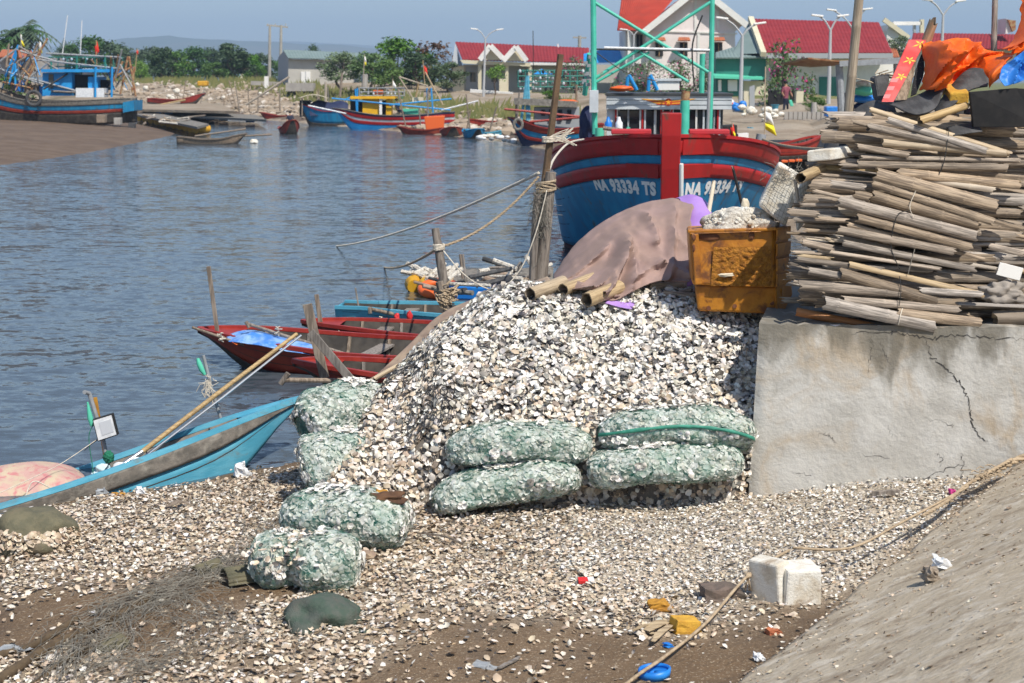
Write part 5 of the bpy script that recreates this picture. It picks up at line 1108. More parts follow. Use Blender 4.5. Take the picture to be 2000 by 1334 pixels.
# ================================================================== small boats
def smooth01(t): t = max(0, min(1, t)); return t * t * (3 - 2 * t)
def dinghy(label, loc, rz, L=4.6, B=1.15, free=.33, bow=.24, paint='red_hull', rail='red_rail', square=0.0, inner='hull_dark', pitch=0.0, roll=0.0, stern=.12, bands=None, group=None, name='dinghy', draft=.14, rub=.05, thwarts=4):
    "flat wooden sampan, bow towards local +x; parts: hull, bottom, lining, gunwale, thwarts"
    rt = thing(name, label, 'boat', loc, rz, group)
    rt.rotation_euler = (roll, -pitch, rz)
    def hb(t):
        f = (1 - abs(2 * t - 1) ** 2.6) if t < .5 else (1 - (2 * t - 1) ** 2.2)
        w = max(f, 0) ** .75
        if t < .5: w = max(w, .55)
        return B / 2 * max(w, square if t > .5 else .55)
    sh = lambda t: free + bow * smooth01((t - .5) / .5) ** 1.3 + stern * smooth01((.4 - t) / .4)
    kz = lambda t: -draft + ((free + bow + draft - .05) * smooth01((t - .74) / .26) ** 1.7 if not square else (free * .9 + draft) * .5 * smooth01((t - .72) / .28) ** 2) + .12 * smooth01((.2 - t) / .2)
    def pt(t, u, s, off=0.0):
        x = -L / 2 + L * t; z0, z1 = kz(t), sh(t); z = z0 + (z1 - z0) * u
        w = hb(t) * (.66 + .34 * u ** .8) + off
        return Vector((x, s * w, z))
    n = 30
    for nm, u0, u1, m_, off in (bands or (('hull', 0.30, 1.0, paint, 0.0), ('waterline_band', 0.0, 0.30, 'hull_dark', 0.0))):
        b = MB()
        for s in (-1, 1): b.grid(lambda a, c: pt(a, u0 + (u1 - u0) * c, s, off), n, 5)
        for t in (0, 1): b.grid(lambda a, c: pt(t, u0 + (u1 - u0) * c, -1, off).lerp(pt(t, u0 + (u1 - u0) * c, 1, off), a), 2, 5)
        b.build(nm, m_, rt, smooth=True, solid=.012)
    b = MB(); b.grid(lambda a, c: pt(a, 0, -1).lerp(pt(a, 0, 1), c), n, 2); b.build('bottom', 'hull_dark', rt)
    b = MB()
    for s in (-1, 1): b.grid(lambda a, c: pt(a, .05 + .9 * c, s, -.035), n, 4)
    b.grid(lambda a, c: pt(a, .25, -1, -.035).lerp(pt(a, .25, 1, -.035), c), n, 2)
    b.build('lining', inner, rt, smooth=True)
    for s in (-1, 1):
        b = MB(); P_ = [pt(i / n, 1, s, 0) for i in range(n + 1)]
        for i in range(n): b.bar(P_[i], P_[i + 1], rub, .04)
        b.build('gunwale', rail, rt)
    for t in ([.12, .34, .58, .80] if thwarts == 4 else [.2, .5, .84])[:thwarts]:
        b = MB(); a = pt(t, .80, -1, -.03); c = pt(t, .80, 1, -.03); b.bar(a, c, .16, .025); b.build('thwart', 'wood', rt)
    if thwarts:
        for t in np.linspace(.1, .86, 9):
            for s in (-1, 1):
                b = MB(); P_ = [pt(t, u_, s, -.045) for u_ in (.28, .6, .95)]
                for i in range(2): b.bar(P_[i], P_[i + 1], .035, .03, (1, 0, 0))
                b.build('rib', inner if thwarts == 3 else 'wood', rt)
        for k_ in range(4):
            b = MB(); f0 = (-.6 + .4 * k_); b.grid(lambda a, c: Vector((pt(.12 + .72 * a, .27, 1).x, (f0 + .13 * (c - .5) * 2) * (hb(.12 + .72 * a) * .72), pt(.12 + .72 * a, .27, 1).z + .012)), 10, 1); b.build('floorboard', 'wood', rt)
        for u_ in (.52, .76):
            for s in (-1, 1):
                b = MB(); b.grid(lambda a, c: pt(.02 + .96 * a, u_ + .018 * c, s, .0085), 30, 1); b.build('plank_seam', 'hull_dark', rt)
    if not square:
        b = MB(); b.grid(lambda a, c: pt(.9 + .1 * a, .96, -1, -.01).lerp(pt(.9 + .1 * a, .96, 1, -.01), c), 4, 2); b.build('foredeck', rail, rt)
    return rt
A1 = dinghy('red wooden dinghy with a blue tarpaulin bundled inside', (-1.12, 15.9, 0), R(166), L=4.7, B=1.2, free=.25, bow=.11)
A2 = dinghy('red wooden dinghy with a grey board and a blue tin inside', (-0.12, 17.1, 0), R(173), L=4.6, B=1.1, free=.22, bow=.08)
A3 = dinghy('light blue wooden dinghy with a blunt square bow', (-0.02, 18.7, 0), R(172), L=4.3, B=1.1, free=.22, bow=.04, paint='blue_hull', rail='blue_hull', square=.45)
A4 = dinghy('red dinghy bow showing behind the green net sacks', (0.15, 13.85, .06), R(174), L=4.4, B=1.0, free=.26, bow=.12)
# near blue boat drawn up on the foreshore
BB = dinghy('light blue wooden boat with a worn grey rail beached along the shells', (-3.86, 10.86, -.33), R(32), L=5.4, B=1.0, free=.27, bow=.13, paint='blue_hull', rail='blue_hull', inner='gunwale_grey', pitch=R(8.6), roll=-R(12), rub=.05, thwarts=3, stern=.02,
            bands=(('hull', 0.0, .70, 'blue_hull', 0.0), ('rubbing_rail', .68, .97, 'gunwale_grey', .022)))
bpy.context.view_layer.update()
def inb(px, py, Y): return W(px, py, Y)
def pole(name, label, cat, pts, r, m, n=8, group=None):
    b = MB(); b.tube(pts, r, n); return b.build(name, m, smooth=True, label=label, cat=cat, group=group)
# cargo of the blue boat
sheet('pink_tarp', 'pink flowered cloth bundle in the blue boat', 'cloth', [[W(*p) for p in r] for r in (
    [(-60, 935, 11.6), (20, 918, 11.7), (90, 905, 11.7), (140, 912, 11.7), (185, 945, 11.6)], [(-60, 925, 11.3), (20, 908, 11.35), (80, 904, 11.4), (135, 916, 11.4), (182, 948, 11.4)], [(-60, 960, 11.0), (20, 950, 11.0), (90, 942, 11.05), (140, 944, 11.1), (180, 958, 11.2)], [(-60, 1010, 10.9), (20, 995, 10.9), (90, 985, 10.95), (140, 975, 11.0), (180, 968, 11.1)])], 'pink_tarp', 8, .006, .05, 3, cfreq=4)
sheet('pink_tarp', 'smaller pink cloth bundle behind the rail of the blue boat', 'cloth', [[W(*p) for p in r] for r in (
    [(328, 892, 12.5), (345, 870, 12.5), (372, 862, 12.5), (402, 864, 12.5), (420, 880, 12.5)], [(328, 900, 12.2), (345, 880, 12.15), (372, 872, 12.15), (402, 876, 12.2), (420, 890, 12.25)], [(330, 925, 12.1), (345, 915, 12.1), (372, 905, 12.1), (402, 900, 12.15), (420, 900, 12.2)])], 'pink_tarp', 7, .006, .02, 5)
for q, (x, y, r_) in enumerate(((203, 915, .05), (195, 930, .055), (235, 912, .045), (272, 905, .06))):
    b = MB(); b.ico(W(x, y, 11.45), r_, 3, (1.2, .8, .8), .3, q); b.build('float_bottle', 'whiteplastic' if q > 1 else mat('paleblue', (.55, .72, .76), rough=.5), smooth='all', label=('pale blue plastic bottle under the floodlight post', 'second pale blue bottle against the rail of the blue boat', 'white plastic float beside the floodlight post', 'white plastic float by the foot of the long bamboo pole')[q], cat='bottle')
# floodlight on its post
fl = thing('floodlight', 'square white floodlight lashed to a grey pipe post on the blue boat', 'floodlight', W(212, 925, 11.5), world=True)
b = MB(); b.tube([W(215, 930, 11.5), W(200, 850, 11.5), W(178, 780, 11.5)], .016, 10); b.tube([W(178, 780, 11.5), W(174, 768, 11.5), W(165, 766, 11.44)], .017, 10); b.build('pipe_post', 'pvc', fl, smooth=True)
b = MB(); b.bar(W(207, 900, 11.53), W(186, 776, 11.53), .026, .012); b.build('wood_slat', 'ochre', fl)
ctr = W(205, 835, 11.42); ux_ = (W(226, 848, 11.42) - W(190, 862, 11.42)).normalized(); 
cs4 = [W(180, 820, 11.42), W(219, 808, 11.42), W(230, 850, 11.42), W(191, 863, 11.42)]
cc_ = sum(cs4, Vector()) / 4
b = MB(); b.prism(cs4, (0, .05, 0)); b.build('housing', 'wire', fl, bevel=.004)
b = MB(); b.prism([cc_ + (p - cc_) * .90 + Vector((0, -.004, 0)) for p in cs4], (0, .01, 0)); rf_ = b.build('reflector', 'whiteplastic', fl)
b = MB(); b.prism([cc_ + (p - cc_) * .58 + Vector((.012, -.007, .004)) for p in cs4], (0, .006, 0)); b.build('lamp_plate', mat('lampplate', (.55, .57, .60), rough=.3), rf_)
b = MB(); b.ico(W(212, 893, 11.46), .045, 4, (.9, .8, 1.05), .35, 3, None, 4); b.build('net_binding', 'deep_green', fl, smooth='all')
b = MB(); b.tube([W(171, 785, 11.49), W(176, 815, 11.49), W(180, 832, 11.49)], [.006, .022, .016], 10); b.build('bottle_sleeve', 'mint', fl, smooth=True)
b = MB(); b.tube(catmull([W(182, 830, 11.46), W(174, 850, 11.44), W(176, 880, 11.42), W(180, 905, 11.4), W(184, 940, 11.35), W(192, 955, 11.3)], 6), .0035, 5); b.build('wire', 'deep_green', fl)
b = MB(); b.tube(catmull([W(190, 860, 11.46), W(178, 868, 11.44), W(165, 880, 11.42)], 6), .003, 5); b.build('wire', 'wire', fl)
b = MB(); b.tube(catmull([W(214, 905, 11.42), W(200, 925, 11.35), W(190, 945, 11.2), W(178, 950, 11.15), W(190, 952, 11.15), W(200, 940, 11.2)], 6), .004, 5); b.build('wire', 'wire', fl)
pole('bamboo_pole', 'long scorched bamboo pole slanting up from the blue boat', 'pole', [W(278, 882, 11.75), W(430, 765, 12.2), W(580, 652, 12.7)], [.020, .019, .016], 'bamboo_tan', 10)
pole('steel_sleeve', 'bare steel sleeve at the foot of the slanting bamboo pole', 'pole', [W(230, 915, 11.6), W(278, 882, 11.75)], .0215, 'steel', 10)
pole('steel_tube', 'thin steel tube lashed under the slanting bamboo pole', 'pole', [W(265, 905, 11.75), W(440, 772, 12.2), W(588, 655, 12.7)], .011, 'steel', 8)
gp = thing('bottle_post', 'grey pipe stake with a green bottle tied to its top', 'stake', W(441, 850, 12.3), world=True)
b = MB(); b.tube([W(441, 850, 12.3), W(415, 765, 12.3), W(397, 694, 12.3)], .014, 10); b.build('pipe', 'pvc', gp, smooth=True)
b = MB(); b.tube([W(386, 700, 12.28), W(389, 710, 12.28), W(394, 722, 12.28), W(400, 732, 12.28)], [.012, .022, .022, .012], 10); b.build('bottle', 'mint', gp, smooth=True)
b = MB(); rr = random.Random(2)
for k in range(26):
    c = W(406 + rr.gauss(0, 4), 745 + rr.gauss(0, 10), 12.27); b.tube([c, c + Vector((rr.gauss(0, .02), 0, rr.gauss(-.02, .03))), c + Vector((rr.gauss(0, .04), 0, rr.uniform(-.12, .02)))], .003, 4)
b.build('lashing', 'ropewhite', gp)
rope('thin mooring line from the floodlight post over the pink cloth', [W(190, 858, 11.45), W(120, 905, 11.2), W(60, 935, 10.9), W(0, 962, 10.7), W(-60, 985, 10.6)], .003, 'ropewhite', False)
rope('thin rope hanging over the rail of the blue boat', [W(110, 960, 10.9), W(70, 940, 10.85), W(55, 955, 10.8), W(48, 985, 10.68), W(38, 1000, 10.6)], .0045, 'ropewhite', False)
# cargo of the red dinghies
sheet('blue_tarp', 'blue tarpaulin bundled inside a red dinghy', 'tarpaulin', [[W(*p) for p in r] for r in (
    [(442, 658, 16.5), (490, 650, 16.4), (560, 664, 16.25), (640, 684, 16.1)], [(440, 656, 16.2), (490, 646, 16.05), (560, 662, 15.95), (640, 682, 15.9)], [(446, 668, 15.9), (490, 672, 15.72), (560, 686, 15.62), (640, 698, 15.58)])], 'dinghy_tarp', 9, .004, .06, 2, cfreq=5)
sheet('orange_cloth', 'orange cloth strip on the blue tarpaulin', 'cloth', [[W(*p) for p in r] for r in ([(478, 652, 15.95), (486, 656, 15.95)], [(466, 662, 15.9), (474, 668, 15.88)], [(452, 668, 15.85), (462, 674, 15.8)])], 'orangeplastic', 5, .004, .02, 2)
def stake(label, a, b_, w, Y, m='wood', t=.02, name='plank'):
    q = MB(); q.bar(W(*a, Y), W(*b_, Y), w, t, (0, 1, 0)); return q.build(name, m, label=label, cat='plank', bevel=.004)
stake('tall upright plank at the bow of the dinghy with the tarpaulin', (425, 652), (407, 520), .045, 16.3)
stake('upright grey plank behind the dinghies', (628, 645), (618, 575), .05, 17.2)
stake('thin upright stick by the blunt blue dinghy', (704, 620), (694, 562), .02, 19.0)
stake('wide pale plank standing crossed over the red dinghy', (634, 738), (600, 594), .085, 13.75, t=.03)
stake('second pale plank leaning across the standing one', (686, 742), (606, 648), .075, 13.6, t=.03)
def oar(label, pts, r, Y, handle=None):
    rt = thing('oar', label, 'oar', W(*pts[0], Y), world=True)
    q = MB(); q.tube([W(*p, Y + k * .12) for k, p in enumerate(pts)], r, 8); q.build('shaft', 'wood', rt, smooth=True)
    if handle:
        q = MB(); q.tube([W(*handle[0], Y), W(*handle[1], Y)], r * 1.15, 8); q.build('handle', 'wood', rt, smooth=True)
    return rt
oar('wooden oar with a thick crosswise handle on the near red dinghy', [(556, 742), (610, 743), (672, 743)], .022, 13.5, ((548, 750), (563, 729)))
oar('oar lying over the bow of the dinghy with the tarpaulin', [(375, 639), (450, 665), (520, 687)], .014, 15.8)
oar('long oar between the two red dinghies', [(482, 632), (560, 657), (625, 676), (690, 696)], .017, 15.9, ((480, 628), (487, 640)))
oar('oar with a crosspiece on the blunt blue dinghy', [(726, 604), (780, 616), (835, 628)], .022, 18.4, ((722, 600), (723, 612)))
oar('thin oar along the far rail of the blue dinghy', [(745, 603), (800, 615), (850, 628)], .012, 18.8)
oar('oar lying on the dinghy with the grey board', [(640, 652), (700, 662), (770, 676)], .017, 16.7)
oar('oar lying on the near rail of the blue dinghy', [(695, 634), (750, 650), (800, 662)], .018, 17.9)
for q, (x, y, Y) in enumerate(((541, 648, 15.9), (658, 656, 16.7), (744, 628, 17.95), (432, 660, 15.8))):
    c = W(x, y, Y); b = MB(); rr = random.Random(q)
    for k in range(12): b.tube([c + Vector((.02 * math.cos(k), .02 * math.sin(k), -.04 + .008 * k)), c + Vector((.022 * math.cos(k + 1.5), .022 * math.sin(k + 1.5), -.036 + .008 * k)), c + Vector((rr.gauss(0, .025), rr.gauss(0, .02), -.03 + .008 * k))], .006, 5)
    b.build('rope_lashing', 'ropewhite', smooth=True, label=('rope lashing round the long oar', 'rope lashing on the dinghy with the grey board', 'rope lashing on the rail of the blue dinghy', 'rope lashing at the bow plank')[q], cat='rope')
b = MB(); b.prism([W(690, 672, 17.1), W(708, 640, 17.3), W(728, 655, 17.3), W(745, 690, 17.0)], (.02, .03, 0)); b.build('grey_board', 'rubber', label='dark grey board standing in the second red dinghy', cat='board')
b = MB(); b.tube([W(702, 680, 16.95), W(702, 668, 16.95)], .045, 14); b.build('blue_tin', 'blueplastic', smooth=True, label='blue tin standing in the second red dinghy', cat='tin')
b = MB(); b.ico(W(690, 654, 17.1), .05, 3, (1.3, .8, .8), .4, 2); b.build('green_net_ball', 'mint', smooth='all', label='small bright green net ball in the second red dinghy', cat='net')
for q, (x, y) in enumerate(((776, 622), (800, 618))):
    b = MB(); b.ico(W(x, y, 18.3), .05, 3, (.7, .7, 1.3), .4, q); b.build('red_rag', 'redplastic', smooth='all', label=('red rag tied to an oar of the blue dinghy', 'second red rag further along the oar')[q], cat='rag')
b = MB(); b.tube([W(552, 776, 13.0), W(560, 788, 13.0), W(566, 800, 13.0)], .005, 5); b.tube(catmull([W(545, 781, 13.0), W(552, 776, 13.0), W(563, 776, 13.0), W(566, 779, 13.0)], 4), .005, 5); b.build('iron_hook', 'wire', label='small black iron hook at the bow of the blue boat', cat='hook')
# ================================================================== mooring posts and lines
pole('mooring_post', 'leaning grey mooring post with a rope knotted round its foot', 'post', [W(876, 612, 13.0), W(862, 520, 13.05), W(850, 446, 13.1)], [.044, .041, .034], 'wood', 10)
pole('stake', 'short stake lashed to the foot of the leaning post', 'stake', [W(874, 615, 12.95), W(858, 550, 12.95)], [.03, .034], 'wood', 7)
b = MB(); rr = random.Random(12)
for k in range(60):
    a = rr.uniform(0, 6.28); c = W(872 + rr.gauss(0, 5), 576 + rr.gauss(0, 9), 12.97); d = Vector((math.cos(a), math.sin(a), rr.gauss(0, .4))) * .07; b.tube([c - d, c + Vector((d.y, -d.x, 0)) * .9 + Vector((0, 0, rr.gauss(0, .02))), c + d], .0075, 5)
b.build('rope_knot', 'rope', smooth=True, label='big tangled rope knot binding the short stake to the leaning post', cat='knot')
b = MB()
for k in range(5):
    c = W(857, 478 + k * 2.2, 13.07); b.tube([c + Vector((.047 * math.cos(a), .047 * math.sin(a), .004 * math.sin(3 * a + k))) for a in np.linspace(0, 6.3, 14)], .008, 5)
b.build('rope_turns', 'ropewhite', smooth=True, label='rope turns round the top of the leaning post', cat='rope')
pole('timber_pole', 'tall brown timber pole leaning beside the blue ship', 'pole', [W(1040, 545, 13.4), W(1066, 340, 13.4), W(1095, 106, 13.4)], [.036, .033, .028], mat('darkpole', (.16, .10, .055), (.10, .065, .04), scale=8, rough=.8, bump=.4, bscale=40), 7)
pole('mooring_post', 'stout grey mooring post with a sawn top beside the brown pole', 'post', [W(1056, 548, 13.3), W(1066, 440, 13.3), W(1076, 336, 13.3)], [.06, .055, .046], 'wood', 10)
pole('stake', 'thin weathered stake at the far side of the stout post', 'stake', [W(1040, 545, 13.25), W(1044, 460, 13.25), W(1050, 380, 13.25)], [.035, .034, .03], 'wood', 7)
m = MB(); rr = random.Random(4)
for q in range(420):
    c = W(1056 + rr.gauss(0, 9), 408 + rr.gauss(0, 26), 13.24 + rr.uniform(-.03, .05)); e = Vector((rr.gauss(0, .04), rr.gauss(0, .03), -abs(rr.gauss(.04, .06)))); m.tube([c, c + e * .5 + Vector((rr.gauss(0, .012), 0, 0)), c + e], .0018, 3, cap=False)
m.build('fishing_net', 'net_grey', label='grey net rag hanging on the stout mooring post', cat='net', kind='stuff')
b = MB()
for k in range(8):
    c = W(1066, 356 + k * 2.5, 13.3); b.tube([c + Vector((.085 * math.cos(a), .075 * math.sin(a), .02 * math.cos(a + k))) for a in np.linspace(0, 6.3, 16)], .008, 5)
b.build('rope_turns', 'rope', smooth=True, label='rope turns binding the brown pole to the stout post', cat='rope')
w1 = WZ(655, 479, 0.0); w2 = WZ(750, 520, 0.0)
rope('pale mooring line running from the brown pole down into the water', sag(W(1052, 338, 13.35), w1 - Vector((0, 0, .02)), .12), .014, 'ropewhite', True, sub=2)
rope('tan mooring line from the brown pole to the leaning post', sag(W(1052, 345, 13.35), W(860, 482, 13.08), .10), .011, 'rope', True, sub=2)
rope('tan mooring line from the leaning post on into the water', sag(W(856, 484, 13.08), w2 - Vector((0, 0, .02)), .07), .013, 'rope', True, sub=2)
rope('thin white line sagging between the leaning post and the stout post', [W(866, 490, 13.05), W(905, 535, 13.0), W(950, 563, 13.0), W(985, 560, 13.05), W(1020, 520, 13.1), W(1048, 450, 13.15), W(1068, 372, 13.2)], .0055, 'ropewhite', False)
rope('white rope from the ship rail down to the brown pole', [W(1140, 272, 22.5), W(1110, 280, 20.5), W(1082, 310, 17), W(1066, 352, 13.4)], .014, 'ropewhite', False)
b = MB(); rr = random.Random(9)
for k in range(16):
    c = W(1070, 270, 13.35); b.tube(catmull([c, c + Vector((.06 + rr.uniform(0, .06), 0, rr.uniform(-.03, .06))), c + Vector((.16 + rr.uniform(0, .10), 0, rr.uniform(-.08, .10)))], 3), .004, 4)
for k in range(4): c = W(1070, 268 + 3 * k, 13.38); b.tube([c + Vector((.05 * math.cos(a), .05 * math.sin(a), 0)) for a in np.linspace(0, 6.3, 12)], .006, 4)
b.build('rope_end', 'ropewhite', label='frayed white rope end tied high on the brown pole', cat='rope')
# ================================================================== raft of floats and scrap beside the heap
RY = 21.0
for q in range(40):
    x = rng.uniform(850, 1060); y = 530 + (1040 - x) * .20 + rng.uniform(-8, 18); c = WZ(x, min(y + 8, 575), .12) + Vector((0, 0, rng.uniform(0, .20)))
    d = Vector((rng.uniform(-.5, .6), rng.uniform(-.4, .4), rng.uniform(-.05, .12)))
    mm_ = rng.choice(('gunwale_grey', 'foamrubble', 'foamrubble', 'rubber', 'wood', 'lining'))
    cn_ = {'gunwale_grey': 'dull grey', 'foamrubble': 'speckled white', 'rubber': 'black', 'wood': 'brown wooden', 'lining': 'tan'}[mm_]
    pole('foam_roll', cn_ + ' pipe or roll on the raft of scrap beyond the heap', 'roll', [c, c + d * .5, c + d], rng.uniform(.018, .042), mm_, 8, cn_ + ' rolls on the scrap raft')
b = MB(); b.grid(lambda u, v: WZ(860 + 220 * u, 575 - 40 * v, 0) + Vector((0, 0, .04 + .05 * u + .05 * mnoise.noise(Vector((u * 9, v * 9, 0))))), 24, 12); b.build('scrap_raft', 'gunwale_grey', smooth='all', solid=.05, label='low raft of nets and scrap floating beyond the heap', cat='raft')
for q, (x, y) in enumerate(((818, 562), (842, 566), (858, 560))):
    c = WZ(x, y, .05); b = MB(); b.tube([c + Vector((-.06, -.1, .03)), c + Vector((-.08, 0, .05)), c + Vector((.0, .45, .06))], [.10, .13, .12], 12); b.build('barrel_float', 'yellowplastic', smooth=True, label=('yellow barrel float at the outer corner of the scrap raft', 'yellow barrel float between two others at the raft edge', 'yellow barrel float next to the orange ring')[q], cat='barrel')
    m = MB()
    for k in range(9): a = c + Vector((rng.uniform(-.15, .15), rng.uniform(-.1, .3), .17)); m.tube([a, a + Vector((rng.uniform(-.3, .4), rng.uniform(0, .4), rng.uniform(0, .12)))], .035, 6)
    m.build('bamboo_bundle', 'foamrubble', label=('bundle of short pipes on the outer yellow barrel', 'bundle of short pipes on the middle yellow barrel', 'bundle of short pipes on the yellow barrel by the ring')[q], cat='bundle')
c = WZ(866, 568, .08); b = MB(); b.tube([c + Vector((-.05 + .26 * math.cos(a), .24 * math.sin(a), .03 + .06 * math.sin(a))) for a in np.linspace(0, 2 * math.pi, 33)], .06, 10, cap=False); b.build('life_ring', 'orangeplastic', smooth=True, label='orange life ring floating at the scrap raft', cat='life ring')
bx_ = thing('blue_tub', 'bright blue open tub beside the orange ring', 'tub', WZ(930, 582, 0), R(-12))
b = MB(); b.prism([(-.42, -.22, 0), (.34, -.22, 0), (.38, -.24, .19), (-.48, -.24, .19)], (0, .46, 0)); b.build('body', 'blueplastic', bx_, bevel=.02)
b = MB(); b.box((-.04, .0, .194), (.74, .38, .012)); b.build('inside', 'navy', bx_)
for q, (x, y) in enumerate(((900, 500), (905, 540))):
    pole('stake', ('thin dark stake standing on the scrap raft', 'leaning brown stake on the scrap raft')[q], 'stake', [WZ(x + 6, 565, .1), WZ(x + 6, 565, .1) + Vector((-.05, 0, .5))], .022, 'wood', 6)
# ================================================================== the blue fishing ship, bow on
SH = thing('fishing_ship', 'blue and red wooden fishing ship with lettering on its bow, moored bow-on', 'ship', (2.41, 23.5, 0), math.atan2(-1, -0.075))
SL = 14.0
def sheer(d): return 2.17 - 0.46 * smooth01(d / 4.2) - 0.18 * smooth01((d - 4) / 4) + .35 * smooth01((d - 9) / 5)
def hbeam(d):
    if d <= 0: return 0.0
    b = 1.98 * (1 - (1 - min(d / 3.9, 1)) ** 2.5)
    return b * (1 - .22 * smooth01((d - 8) / 6))
def shp(d, z, s, off=0.0):
    "point on the ship's side: d metres aft of the stem head, height z, side s"
    zn = max(0.0, min(1.0, (z + .6) / (sheer(0) + .6)))
    rake = 0.75 * (1 - zn) ** 1.4
    w = hbeam(d); k = .95 * (1 - smooth01(d / 4.5)) + .10
    zz = max(0.0, min(1.0, (z + .75) / (sheer(d) + .75)))
    wid = w * (zz ** k) * (1 - .05 * smooth01((z - 1.2) / .6) * smooth01(d / 3))
    return Vector((-d - rake * (1 - smooth01((d - 6) / 5)), s * (wid + off + .05), z))
dl = [0.0] + [SL * (i / 46) ** 1.7 for i in range(1, 47)]
def band(name, h0, h1, m, off, nz=3, zfloor=None):
    for s in (-1, 1):
        b = MB(); vs = []; fs = []
        for d in dl:
            for j in range(nz + 1):
                t = j / nz
                zt = sheer(d) - h0; zb = sheer(d) - h1 if zfloor is None else zfloor
                z = zt + (zb - zt) * t; vs.append(shp(d, z, s, off))
        n2 = nz + 1
        for i in range(len(dl) - 1):
            for j in range(nz): fs.append((i * n2 + j, i * n2 + j + 1, (i + 1) * n2 + j + 1, (i + 1) * n2 + j))
        b.add(vs, fs); o = b.build(name, m, SH, smooth='all', solid=.03)
band('upper_strake', 0.0, .27, 'ship_red', .035)
band('side_stripe', .26, .43, 'ship_blue', 0.0)
band('lower_strake', .41, .62, 'ship_red', .03)
band('hull_side', .60, 0, 'ship_blue', 0.0, 12, .10)
band('bottom_paint', 0, 0, 'ship_bottom', -.004, 8, -.6) if False else None
for s in (-1, 1):
    b = MB(); b.grid(lambda u, v: shp(SL * u ** 1.7, .11 - .8 * v, s, -.002), 46, 6); b.build('bottom_paint', 'ship_bottom', SH, smooth='all')
for s in (-1, 1):
    for hh_ in (.80, 1.02, 1.25, 1.50):
        b = MB(); b.grid(lambda u, v: (lambda d, z: shp(d, z, s, .0165))(.05 + 7 * u, sheer(.05 + 7 * u) - hh_ - .013 * v), 40, 1); b.build('plank_seam', 'navy', SH)
# stem post
b = MB(); pts_ = []
for z in (2.54, 2.2, 1.7, 1.2, .6, 0.0, -.5):
    zn = max(0.0, min(1.0, (z + .6) / (sheer(0) + .6))); pts_.append(Vector((-.75 * (1 - zn) ** 1.4 + .06, 0, z)))
ring = []; fc_ = []
for i, p in enumerate(pts_):
    w_ = .150 - .004 * i; ring += [p + Vector((.16, -w_, 0)), p + Vector((.16, w_, 0)), p + Vector((-.2, w_, 0)), p + Vector((-.2, -w_, 0))]
    if i: fc_ += [(4 * i - 4 + k, 4 * i - 4 + (k + 1) % 4, 4 * i + (k + 1) % 4, 4 * i + k) for k in range(4)]
b.add(ring, fc_ + [(3, 2, 1, 0)])
b.build('stem_post', 'ship_red', SH, bevel=.015)
b = MB(); b.grid(lambda u, v: shp(.1 + (SL - .3) * u, sheer(SL * u) - .28, -1, -.05).lerp(shp(.1 + (SL - .3) * u, sheer(SL * u) - .28, 1, -.05), v), 24, 4); b.build('deck', 'wood', SH)
for s in (-1, 1):
    b = MB(); P_ = [shp(d, sheer(d) + .02, s, .0) for d in dl]
    for i in range(len(P_) - 1): b.bar(P_[i], P_[i + 1], .14, .05)
    b.build('cap_rail', 'ship_red', SH)
    b = MB(); b.box((-.55, s * .60, 2.24), (.34, .62, .075)); b.build('bow_bench', mat('benchred', (.50, .035, .045), rough=.6) if 'benchred' not in M else 'benchred', SH, bevel=.015)
    for h0, wv in ((.02, .56), (.42, .56)):
        b = MB(); b.grid(lambda u, v: shp(.06 + .52 * u, sheer(.3) - h0 - .24 * v * (1 if h0 < .1 else .85), s, .065), 6, 3); b.build('bow_plate', 'ship_red', SH, solid=.02)
b = MB(); b.tube([(-.02 + .18, .16, 1.78), (-.10 + .16, .17, 1.3), (-.2 + .14, .18, .95)], .035, 8); b.build('fender_pole', 'white_paint', SH, smooth=True)
for q, (h, y0, y1) in enumerate(((.15, -.9, -.5),)): pass
# lettering, laid on the planking
def lettering(txt, s, d0, z0, size, m='white_paint'):
    cu = bpy.data.curves.new('t', 'FONT'); cu.body = txt; cu.size = size; cu.offset = .012 * size / .2; cu.space_character = 1.12; cu.resolution_u = 4
    to = bpy.data.objects.new('t', cu); col.objects.link(to); bpy.context.view_layer.update()
    me = bpy.data.meshes.new_from_object(to.evaluated_get(bpy.context.evaluated_depsgraph_get()))
    col.objects.unlink(to); bpy.data.objects.remove(to)
    bm = bmesh.new(); bm.from_mesh(me)
    bmesh.ops.triangulate(bm, faces=bm.faces[:])
    for _ in range(2):
        long_ = [e for e in bm.edges if e.calc_length() > .05]
        if long_: bmesh.ops.subdivide_edges(bm, edges=long_, cuts=1); bmesh.ops.triangulate(bm, faces=bm.faces[:])
    wid = max(v.co.x for v in bm.verts)
    # arc length along the bow planking
    ds = np.linspace(.02, 6, 600); P_ = [shp(d, z0, s, .0) for d in ds]; acc = [0]
    for i in range(1, 600): acc.append(acc[-1] + (P_[i] - P_[i - 1]).length)
    vs = []
    for v in bm.verts:
        a = d0 + (v.co.x if s > 0 else wid - v.co.x); d = float(np.interp(a, acc, ds))
        zz_ = z0 + v.co.y; p_ = shp(d, zz_, s); nq = (shp(d + .03, zz_, s) - p_).cross(shp(d, zz_ + .03, s) - p_).normalized()
        if nq.y * s < 0: nq = -nq
        vs.append(p_ + nq * .024)
    b = MB(); b.add(vs, [tuple(v.index for v in f.verts) for f in bm.faces]); bm.free(); b.build('lettering', m, SH)
# seen from the bow: ship's port side (local +y) is to the viewer's right
lettering('NA 93334 TS', 1, .24, 1.27, .27); lettering('NA 93334 TS', -1, .18, 1.28, .27)
